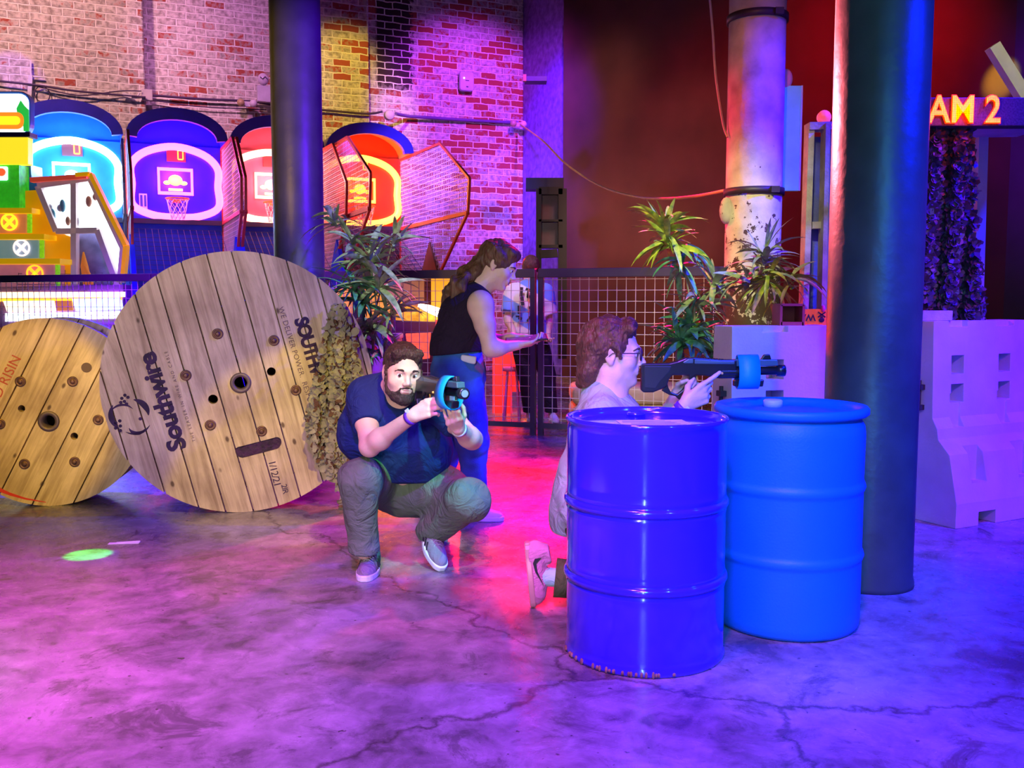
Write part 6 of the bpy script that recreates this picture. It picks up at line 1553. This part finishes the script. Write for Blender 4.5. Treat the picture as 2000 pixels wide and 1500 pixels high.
# ---------------------------------------------------------------- kneeling man with glasses
DK = 3.97
pB = thing('person', 'kneeling person in glasses and grey tee behind the drums, seen in profile', 'person', (P(1180, 1150, DK).x, DK, 0))
sB = 1.13
HB = frame(P(1196, 690, DK), (1, -.10, -.03), (-.03, 0, 1))
K = dict(nk=P(1186, 775, DK+.01), ch=P(1188, 850, DK+.02), bel=P(1168, 940, DK+.02), pel=P(1155, 1010, DK+.02), shR=P(1180, 812, DK-.13), shL=P(1212, 808, DK+.19), elR=P(1262, 905, DK-.06), wrR=P(1338, 790, DK-.10), elL=P(1290, 870, DK+.30), wrL=P(1335, 775, DK+.06),
         hR=P(1155, 1020, DK-.10), hL=P(1160, 1020, DK+.12))
K['elR'] = P(1258, 868, DK-.06); K['wrL'] = P(1322, 772, DK+.05); K['elL'] = P(1268, 868, DK+.22)
knR = V((K['hR'].x+.42, DK-.06, .075)); anR = V((P(1088, 1145, DK).x, DK-.02, .13))
knL = V((K['hL'].x+.46, DK+.20, .50)); anL = V((knL.x+.02, DK+.20, .09))
F = Field((-.02, 3.6, 0), (1.05, 4.45, 1.32), .0036)
head_prims(F, HB, sB, .98, 1.02)
F.cone(HB @ V((0, -.035, -.07)), K['nk'], .058, .066, .04); F.cone(K['nk'], K['ch'], .08, .12, .05); F.cone(K['shR'], K['shL'], .06, .06, .05); F.cone(K['ch'], K['bel'], .13, .12, .05); F.cone(K['bel'], K['pel'], .12, .13, .05)
for a, b, c in ((K['hR'], knR, anR), (K['hL'], knL, anL)): F.cone(a, b, .08, .055, .03); F.cone(b, c, .05, .036, .02)
arm(F, K['shR'], K['elR'], K['wrR'], .05, .04, .028); arm(F, K['shL'], K['elL'], K['wrL'], .05, .04, .028)
# near hand under the barrel, index finger stretched forward
tB = hand(F, K['wrR'], P(1392, 757, DK-.10)-K['wrR'], (0.05, 1, .25), (-.1, 0, 1), [(6, 6, 4), (35, 60, 40), (45, 65, 40), (50, 65, 40)], 1.12, ((.7, .55, .7), (.8, .1, .8), (.8, -.1, .7)))
hand(F, K['wrL'], P(1352, 742, DK+.03)-K['wrL'], (0.25, -1, 0), (0, 0, 1), [(40, 40, 30), (55, 60, 40), (60, 60, 40), (60, 60, 40)], 1.0, ((.7, .6, .6), (.8, .1, .8), (.9, -.2, .6)))
F.mesh('body', skinB, pB)
face_parts(pB, HB, sB, hairB, (0, 0))
Tb = lambda x, y, z: HB @ (V((x, y, z))*sB); r3 = HB.to_3x3()
H = Field(HB @ V((0, 0, 0))-V((.22, .20, .24)), HB @ V((0, 0, 0))+V((.22, .20, .2)), .0036)
H.ell(Tb(0, -.022, .042), tuple(q*sB for q in (.092, .108, .096)), r3, 0); H.cone(Tb(-.05, .060, .100), Tb(.05, .060, .100), .026*sB, .026*sB, .02)
H.ell(Tb(0, -.070, -.02), tuple(q*sB for q in (.080, .058, .080)), r3, .03)
for q in (-1, 1):
    H.chain([Tb(q*.05, -.075, -.03), Tb(q*.045, -.092, -.075), Tb(q*.04, -.098, -.112)], [.035*sB, .03*sB, .014*sB], .02); H.cone(Tb(q*.082, .018, .02), Tb(q*.078, .03, -.012), .010, .007, .01)
H.cone(Tb(0, -.10, -.03), Tb(0, -.105, -.11), .035*sB, .016*sB, .02)
H.ell(Tb(0, .112, -.005), tuple(q*sB for q in (.082, .068, .086)), r3, .008, 's'); H.ell(Tb(0, .045, -.10), tuple(q*sB for q in (.12, .085, .088)), r3, .015, 's')
for q in (-1, 1): H.ell(Tb(q*.095, .0, -.008), tuple(w*sB for w in (.026, .026, .038)), r3, .008, 's')
H.wrinkle(.0065, 75, 31); H.wrinkle(.0035, 150, 32); H.wrinkle(.0015, 320, 33)
H.mesh('hair', hairB, pB)
# glasses
gl = MB(); rimm = M('dark_glasses_frame', (0.05, 0.02, 0.05), 0.35)
for q in (-1, 1):
    gl.tube([Tb(q*.033+.0245*cos(a*PI/10), .108-.006*abs(cos(a*PI/10)+q)*.5, .0+.021*sin(a*PI/10)) for a in range(20)], .0030*sB, 6, closed=True)
    gl.tube([Tb(q*.057, .102, .006), Tb(q*.077, .06, .006), Tb(q*.083, .0, .004), Tb(q*.083, -.018, -.012)], .0020*sB, 6)
gl.tube([Tb(-.009, .108, .004), Tb(0, .112, .007), Tb(.009, .108, .004)], .0021*sB, 6)
g_o = gl.build('glasses', rimm, pB, world=True)
m_ = MB()
for q in (-1, 1): m_.lathe([(0, 0), (.023*sB, 0), (.023*sB, .0008), (0, .0008)], 24, Matrix.Translation(Tb(q*.033, .106, 0)) @ HB.to_3x3().to_4x4() @ Matrix.Rotation(PI/2, 4, 'X'))
m_.build('lenses', M('clear_spectacle_lens', (1, 1, 1), 0.02, trans=1.0, var=0), g_o, world=True)
gtee = cloth('grey_green_tee_cotton', (0.36, 0.44, 0.43))
S = Field((-.02, 3.6, .05), (1.05, 4.5, 1.12), .006)
S.cone(K['nk']+V((-.015, 0, .0)), K['ch'], .092, .155, .06); S.cone(K['shR'], K['shL'], .072, .072, .05); S.cone(K['ch'], K['bel'], .158, .155, .08); S.cone(K['bel'], K['pel']+V((-.02, 0, 0)), .155, .16, .06)
S.cone(P(1128, 920, DK), P(1126, 1035, DK), .075, .09, .06); S.cone(P(1135, 1000, DK-.12), P(1135, 1000, DK+.12), .09, .09, .06)
for sh, el in (('shR', 'elR'), ('shL', 'elL')):
    d = (K[el]-K[sh]).normalized(); e = K[sh]+d*.20; S.cone(K[sh], K[el], .074, .068, .05, cut=[(e, d)])
S.ell(HB @ V((0, .02, -.145)), (.062, .058, .030), None, .01, 's')
S.wrinkle(.005, 24, 41, (1, 1, 1.5)); S.wrinkle(.002, 60, 42); S.halfspace(P(1110, 1050, DK-.1), (0, 0, -1))
S.mesh('tee_shirt', gtee, pB, 2)
ol2 = cloth('dark_olive_denim', (0.045, 0.06, 0.02))
S = Field((-.02, 3.6, 0.005), (1.3, 4.5, .75), .006)
S.ell(K['pel']+V((.06, 0, -.02)), (.13, .18, .13), None, .04)
S.cone(K['hR'], knR, .115, .085, .05)
d = (anR-knR).normalized(); S.cone(knR, anR+d*.05, .082, .066, .03, cut=[(anR+d*.0, d)])
S.cone(K['hL'], knL, .115, .085, .05); S.cone(knL, anL, .082, .062, .03, cut=[(anL+V((0, 0, .02)), (0, 0, -1))])
S.wrinkle(.004, 24, 51); S.f = S.f
S.halfspace((0, 0, .012), (0, 0, -1)); tr = S.mesh('trousers', ol2, pB, 2)
cf = cuff_ring('turned_up_cuff', anR-d*.052, anR+d*.010, .074, .078, cloth('olive_cuff_twill', (0.10, 0.12, 0.035)), pB, .006)
sock = MB(); sock.tube([anR-d*.05, anR+d*.02, anR+d*.052, anR+d*.075+V((0, 0, .004))], [.042, .040, .042, .045], 20); sock.build('sock', cloth('pale_turquoise_sock', (0.45, 0.75, 0.70)), pB, world=True)
pinkm = cloth('pink_knit_trainer', (0.66, 0.24, 0.42)); psole = M('clear_pink_air_sole', (0.62, 0.30, 0.30), 0.35)
tz = P(1040, 1191, DK-.02); hz = P(1027, 1072, DK-.02)
fdn = (V((tz.x+.015, 0, .0))-V((hz.x, 0, hz.z))).normalized(); fdn = V((fdn.x, 0, fdn.z))
heel = V((hz.x-.008, DK-.02, .285)); shoe(pB, heel, V((.10, 0, -1)), (1, 0, .10), .98, pinkm, psole, cloth('pink_lace', (0.8, 0.5, 0.62)), 'air', ('swoosh', blackm))
shoe(pB, (anL.x-.07, anL.y, 0), (1, 0, 0), (0, 0, 1), .98, pinkm, psole, cloth('pink_lace', (0.8, 0.5, 0.62)), 'air')
fw = (K['wrR']-K['elR']).normalized(); wb = cuff_ring('wristband', K['wrR']-fw*.034, K['wrR']-fw*.010, .031, .031, M('violet_wristband', (0.12, 0.02, 0.55), 0.4), pB, .0015)
m_ = MB(); m_.box((0, 0, 0), (.03, .004, .018), fw.to_track_quat('X', 'Z').to_matrix()); m_.xf(Matrix.Translation(K['wrR']-fw*.02+V((.015, -.029, -.006)))); m_.build('band_tab', M('pale_band_tab', (0.6, 0.75, 0.9), 0.4), wb, world=True)
gs_ = 0.97
a = P(1252, 730, DK-.035); b = P(1534, 724, DK-.035); gx = (b-a).normalized(); gx = V((gx.x, 0, 0.01)).normalized()
Mg = Matrix((gx, V((0, 1, 0)), V((-gx.z, 0, gx.x)))).transposed().to_4x4(); Mg.translation = V((a.x, DK-.035, a.z)); gs_ = (b.x-a.x)/.625
blaster('black toy blaster with cyan band held level by the kneeling person above the drums', Mg, gs_)

# ---------------------------------------------------------------- walking person in the black vest
DW = 5.62
pC = thing('person', 'long-haired person in black sleeveless top and blue jeans carrying a flat tablet', 'person', (P(915, 1000, DW).x, DW, 0))
sC = 1.10
HC = frame(P(972, 517, DW), (.86, -.12, -.42), (.42, 0, .88))
Q = dict(nk=P(938, 560, DW), ch=P(912, 610, DW), wst=P(892, 680, DW), pel=P(893, 728, DW), shN=P(938, 592, DW-.16), shF=P(930, 590, DW+.18), elN=P(958, 682, DW-.20), wrN=P(1012, 674, DW-.12), elF=P(960, 672, DW+.18), wrF=P(1000, 658, DW+.08),
         hN=P(897, 735, DW-.09), hF=P(893, 735, DW+.10), kN=P(925, 862, DW-.08), aN=P(925, 975, DW-.02), kF=P(880, 862, DW+.12), aF=P(842, 965, DW+.22))
F = Field((-.85, 5.25, 0), (.35, 6.1, 1.78), .005)
head_prims(F, HC, sC, .95)
F.cone(HC @ V((0, -.03, -.07)), Q['nk'], .052, .058, .04); F.cone(Q['nk'], Q['ch'], .07, .12, .05); F.cone(Q['shN'], Q['shF'], .055, .055, .05); F.cone(Q['ch'], Q['wst'], .12, .11, .05); F.cone(Q['wst'], Q['pel'], .12, .14, .05)
arm(F, Q['shN'], Q['elN'], Q['wrN'], .060, .045, .028); arm(F, Q['shF'], Q['elF'], Q['wrF'], .055, .042, .028)
F.ell(Q['shN']+V((.005, -.01, -.02)), (.072, .062, .085), None, .04)
for a, b, c in (('hN', 'kN', 'aN'), ('hF', 'kF', 'aF')): F.cone(Q[a], Q[b], .09, .06, .03); F.cone(Q[b], Q[c], .055, .038, .02)
hand(F, Q['wrN'], (1, .25, .12), (0, .3, 1), (0, 1, 0), [(15, 30, 20), (15, 30, 20), (18, 30, 20), (20, 30, 20)], 1.0, ((.6, .7, .3), (.8, .3, .5), (.9, .0, .4)))
hand(F, Q['wrF'], (1, -.15, .05), (0, -.1, -1), (0, -1, 0), [(5, 15, 10), (5, 15, 10), (8, 15, 10), (10, 15, 10)], 1.0)
F.mesh('body', skinB, pC)
face_parts(pC, HC, sC, hairC)
Tc = lambda x, y, z: HC @ (V((x, y, z))*sC); r3 = HC.to_3x3()
H = Field((-.60, 5.3, 1.0), (.12, 5.95, 1.78), .005)
H.ell(Tc(0, -.016, .040), tuple(q*sC for q in (.088, .105, .094)), r3, 0); H.cone(Tc(-.05, .055, .085), Tc(.05, .055, .085), .028, .028, .02)
H.ell(Tc(0, .118, -.02), tuple(q*sC for q in (.080, .070, .085)), r3, .008, 's'); H.ell(Tc(0, .055, -.11), tuple(q*sC for q in (.12, .09, .09)), r3, .015, 's')
H.chain([Tc(0, -.085, .0), P(930, 528, DW), P(905, 545, DW), P(885, 575, DW), P(872, 620, DW), P(868, 650, DW)], [.05, .048, .055, .058, .045, .018], .04)
H.chain([P(930, 528, DW-.05), P(898, 555, DW-.08), P(882, 605, DW-.08)], [.03, .04, .02], .03); H.chain([P(930, 528, DW+.05), P(895, 550, DW+.1), P(876, 600, DW+.1)], [.03, .04, .02], .03)
H.wrinkle(.006, 60, 61, (1, 1, .5)); H.wrinkle(.003, 140, 62)
H.mesh('hair', hairC, pC)
vest = cloth('black_vest_cotton', (0.018, 0.010, 0.03))
S = Field((-.85, 5.25, .85), (.2, 6.1, 1.6), .006)
S.cone(Q['nk']+V((-.02, 0, -.03)), Q['ch'], .085, .145, .05); S.cone(Q['shN']+V((0, .05, .01)), Q['shF']+V((0, -.05, .01)), .068, .068, .05)
S.cone(Q['ch'], Q['wst'], .150, .150, .06); S.cone(Q['wst'], Q['pel'], .155, .16, .05)
S.ell(HC @ V((0, -.0, -.15)), (.075, .075, .06), None, .01, 's')
S.ell(Q['shN']+V((.01, -.045, -.03)), (.075, .055, .10), None, .01, 's'); S.ell(Q['shF']+V((.01, .05, -.03)), (.075, .05, .10), None, .01, 's')
S.wrinkle(.004, 24, 71); S.halfspace(P(880, 690, DW), V((.10, 0, -1)).normalized()); S.halfspace(P(938, 548, DW), V((.35, 0, 1)).normalized())
S.mesh('vest_top', vest, pC, 2)
jean = M('washed_blue_denim', (0.035, 0.16, 0.45), 0.8, var=0.4, scale=6, bump=0.4, bscale=200)
S = Field((-.95, 5.2, .04), (.2, 6.15, 1.1), .006)
S.cone(Q['wst']+V((0, 0, -.02)), Q['pel'], .145, .165, .05)
for a, b, c in (('hN', 'kN', 'aN'), ('hF', 'kF', 'aF')): S.cone(Q[a], Q[b], .135, .098, .05); S.cone(Q[b], Q[c], .094, .075, .03)
S.wrinkle(.005, 24, 81, (1, 1, 1.6)); S.wrinkle(.002, 70, 82); S.halfspace(P(880, 684, DW), V((.0, 0, 1)).normalized()); S.halfspace((0, 0, .09), (0, 0, -1))
S.mesh('jeans', jean, pC, 2)
m_ = MB(); c = P(915, 702, DW-.165); m_.box(c, (.09, .03, .045), Matrix.Rotation(R(8), 3, 'Y')); m_.build('white_tag', M('pale_cloth_tag', (0.65, 0.75, 0.8), 0.7), pC, world=True, bevel=.01)
whs = M('pale_trainer', (0.65, 0.6, 0.68), 0.6)
shoe(pC, (Q['aN'].x-.09, Q['aN'].y, 0), (1, -.15, 0), (0, 0, 1), .95, whs, sole_w, whs); shoe(pC, (Q['aF'].x-.09, Q['aF'].y, 0.0), (1, -.1, 0), (0, 0, 1), .95, whs, sole_w, whs)
tbm = thing('tablet', 'flat dark tablet held level in the hands of the walking person', 'tablet', P(1028, 662, DW-.03))
m_ = MB(); m_.box((0, 0, 0), (.25, .18, .012), Matrix.Rotation(R(-6), 3, 'Y') @ Matrix.Rotation(R(8), 3, 'X')); m_.build('case', M('dark_tablet_case', (0.02, 0.02, 0.03), 0.3), tbm, bevel=.004)
m_ = MB(); m_.box((0, 0, .0068), (.23, .16, .001)); m_.xf(Matrix.Rotation(R(-6), 4, 'Y') @ Matrix.Rotation(R(8), 4, 'X')); m_.build('screen', M('tablet_screen', (0.05, 0.09, 0.12), 0.08), tbm)

# ---------------------------------------------------------------- person beyond the fence
DZ = 10.35
pD = thing('person', 'person in a white and blue printed shirt behind the mesh fence, back turned', 'person', (P(1035, 800, DZ).x, DZ, 0))
Z = dict(hd=P(1037, 524, DZ), nk=P(1036, 550, DZ), ch=P(1030, 585, DZ), wst=P(1030, 650, DZ), pel=P(1038, 680, DZ), sL=P(1004, 572, DZ), sR=P(1062, 572, DZ), eL=P(992, 622, DZ-.1), wL=P(1005, 655, DZ-.25), eR=P(1072, 622, DZ), wR=P(1070, 662, DZ-.1))
F = Field((-.35, 9.8, 0), (.75, 10.8, 1.86), .008)
F.ell(Z['hd'], (.085, .10, .12), None, .02); F.cone(Z['hd']-V((0, 0, .08)), Z['nk'], .06, .065, .03); F.cone(Z['nk'], Z['ch'], .08, .14); F.cone(Z['ch'], Z['wst'], .15, .14); F.cone(Z['wst'], Z['pel'], .14, .15)
for q in (-1, 1): F.ell(Z['hd']+V((q*.088, 0, -.01)), (.012, .02, .03), None, .01)
for s_, e_, w_ in (('sL', 'eL', 'wL'), ('sR', 'eR', 'wR')):
    arm(F, Z[s_], Z[e_], Z[w_], .055, .045, .03); hand(F, Z[w_], (0, -1, -.3), (.1, 0, 1), (1, 0, 0), [(20, 30, 20)]*4)
for q in (-1, 1): F.cone(Z['pel']+V((q*.09, 0, -.05)), V((Z['pel'].x+q*.12+.06, DZ, .5)), .09, .06); F.cone(V((Z['pel'].x+q*.12+.06, DZ, .5)), V((Z['pel'].x+q*.12+.10, DZ+.02, .1)), .055, .04)
F.mesh('body', skinA, pD)
F = Field((-.1, 10.0, 1.4), (.55, 10.7, 1.9), .008); F.ell(Z['hd']+V((0, -.01, .03)), (.098, .112, .115), None, 0); F.halfspace(Z['hd']-V((0, 0, .05)), (0, .35, -1)); F.wrinkle(.003, 90, 3); F.mesh('hair', strandmat('dark_reddish_hair', (0.09, 0.02, 0.02)), pD)
shm = M('white_shirt_blue_panels', (0.75, 0.72, 0.78), 0.8, var=0.05); N, L, b = nodes_of(shm)
tc = N.new('ShaderNodeTexCoord'); sx = N.new('ShaderNodeSeparateXYZ'); L.new(tc.outputs['Object'], sx.inputs[0])
md = N.new('ShaderNodeMath'); md.operation = 'MULTIPLY_ADD'; md.inputs[1].default_value = .6; L.new(sx.outputs['X'], md.inputs[0]); L.new(sx.outputs['Z'], md.inputs[2])
mo = N.new('ShaderNodeMath'); mo.operation = 'PINGPONG'; mo.inputs[1].default_value = .22; L.new(md.outputs[0], mo.inputs[0])
cr = N.new('ShaderNodeValToRGB'); e = cr.color_ramp.elements; e[0].position = .11; e[0].color = (.72, .66, .72, 1); e[1].position = .12; e[1].color = (.16, .28, .75, 1); L.new(mo.outputs[0], cr.inputs['Fac']); L.new(cr.outputs[0], b.inputs['Base Color'])
S = Field((-.35, 9.8, .8), (.75, 10.8, 1.7), .008)
S.cone(Z['nk']-V((0, 0, .03)), Z['ch'], .09, .19, .05); S.cone(Z['sL'], Z['sR'], .09, .09, .05); S.cone(Z['ch'], Z['wst'], .20, .215, .05); S.cone(Z['wst'], Z['pel'], .215, .22, .03, cut=[(Z['wst']-V((0, 0, .06)), (0, 0, -1))])
for s_, e_ in (('sL', 'eL'), ('sR', 'eR')):
    d = (Z[e_]-Z[s_]).normalized(); S.cone(Z[s_], Z[e_], .10, .10, .05, cut=[(Z[s_]+d*.24, d)])
S.wrinkle(.005, 22, 4); shirt = S.mesh('printed_shirt', shm, pD, 2)
m_ = MB()
for (px, py, w, h_, rr) in ((1018, 570, .035, .10, 5), (1020, 588, .035, .09, -8), (1032, 566, .06, .03, 20), (1035, 580, .07, .03, 25), (1031, 575, .02, .08, 5), (1014, 605, .035, .09, 0), (1016, 622, .04, .03, 20), (1034, 601, .03, .03, 0), (1036, 618, .02, .12, 35), (1041, 612, .02, .09, 40), (1012, 618, .05, .02, 0)):
    c = P(px, py, DZ-.235); m_.box((c.x, DZ-.228, c.z), (w, .02, h_), Matrix.Rotation(R(rr), 3, 'Y'))
m_.build('shirt_print', M('black_shirt_print', (0.02, 0.02, 0.03), .7), shirt, world=True)
S = Field((-.35, 9.8, .05), (.85, 10.8, 1.1), .008)
for q in (-1, 1): k_ = V((Z['pel'].x+q*.12+.06, DZ, .5)); S.cone(Z['pel']+V((q*.09, 0, -.02)), k_, .12, .09, .03); S.cone(k_, V((Z['pel'].x+q*.12+.10, DZ+.02, .1)), .085, .07, .02)
S.cone(Z['pel'], Z['wst'], .16, .15, .03); S.halfspace((0, 0, .09), (0, 0, -1)); S.mesh('trousers', cloth('black_trouser', (0.02, 0.012, 0.03)), pD)
for q in (-1, 1): shoe(pD, (Z['pel'].x+q*.12+.10, DZ+.10, 0), (.15, -1, 0), (0, 0, 1), 1.0, M('violet_white_trainer', (0.45, 0.4, 0.7), .6), sole_w, whs)
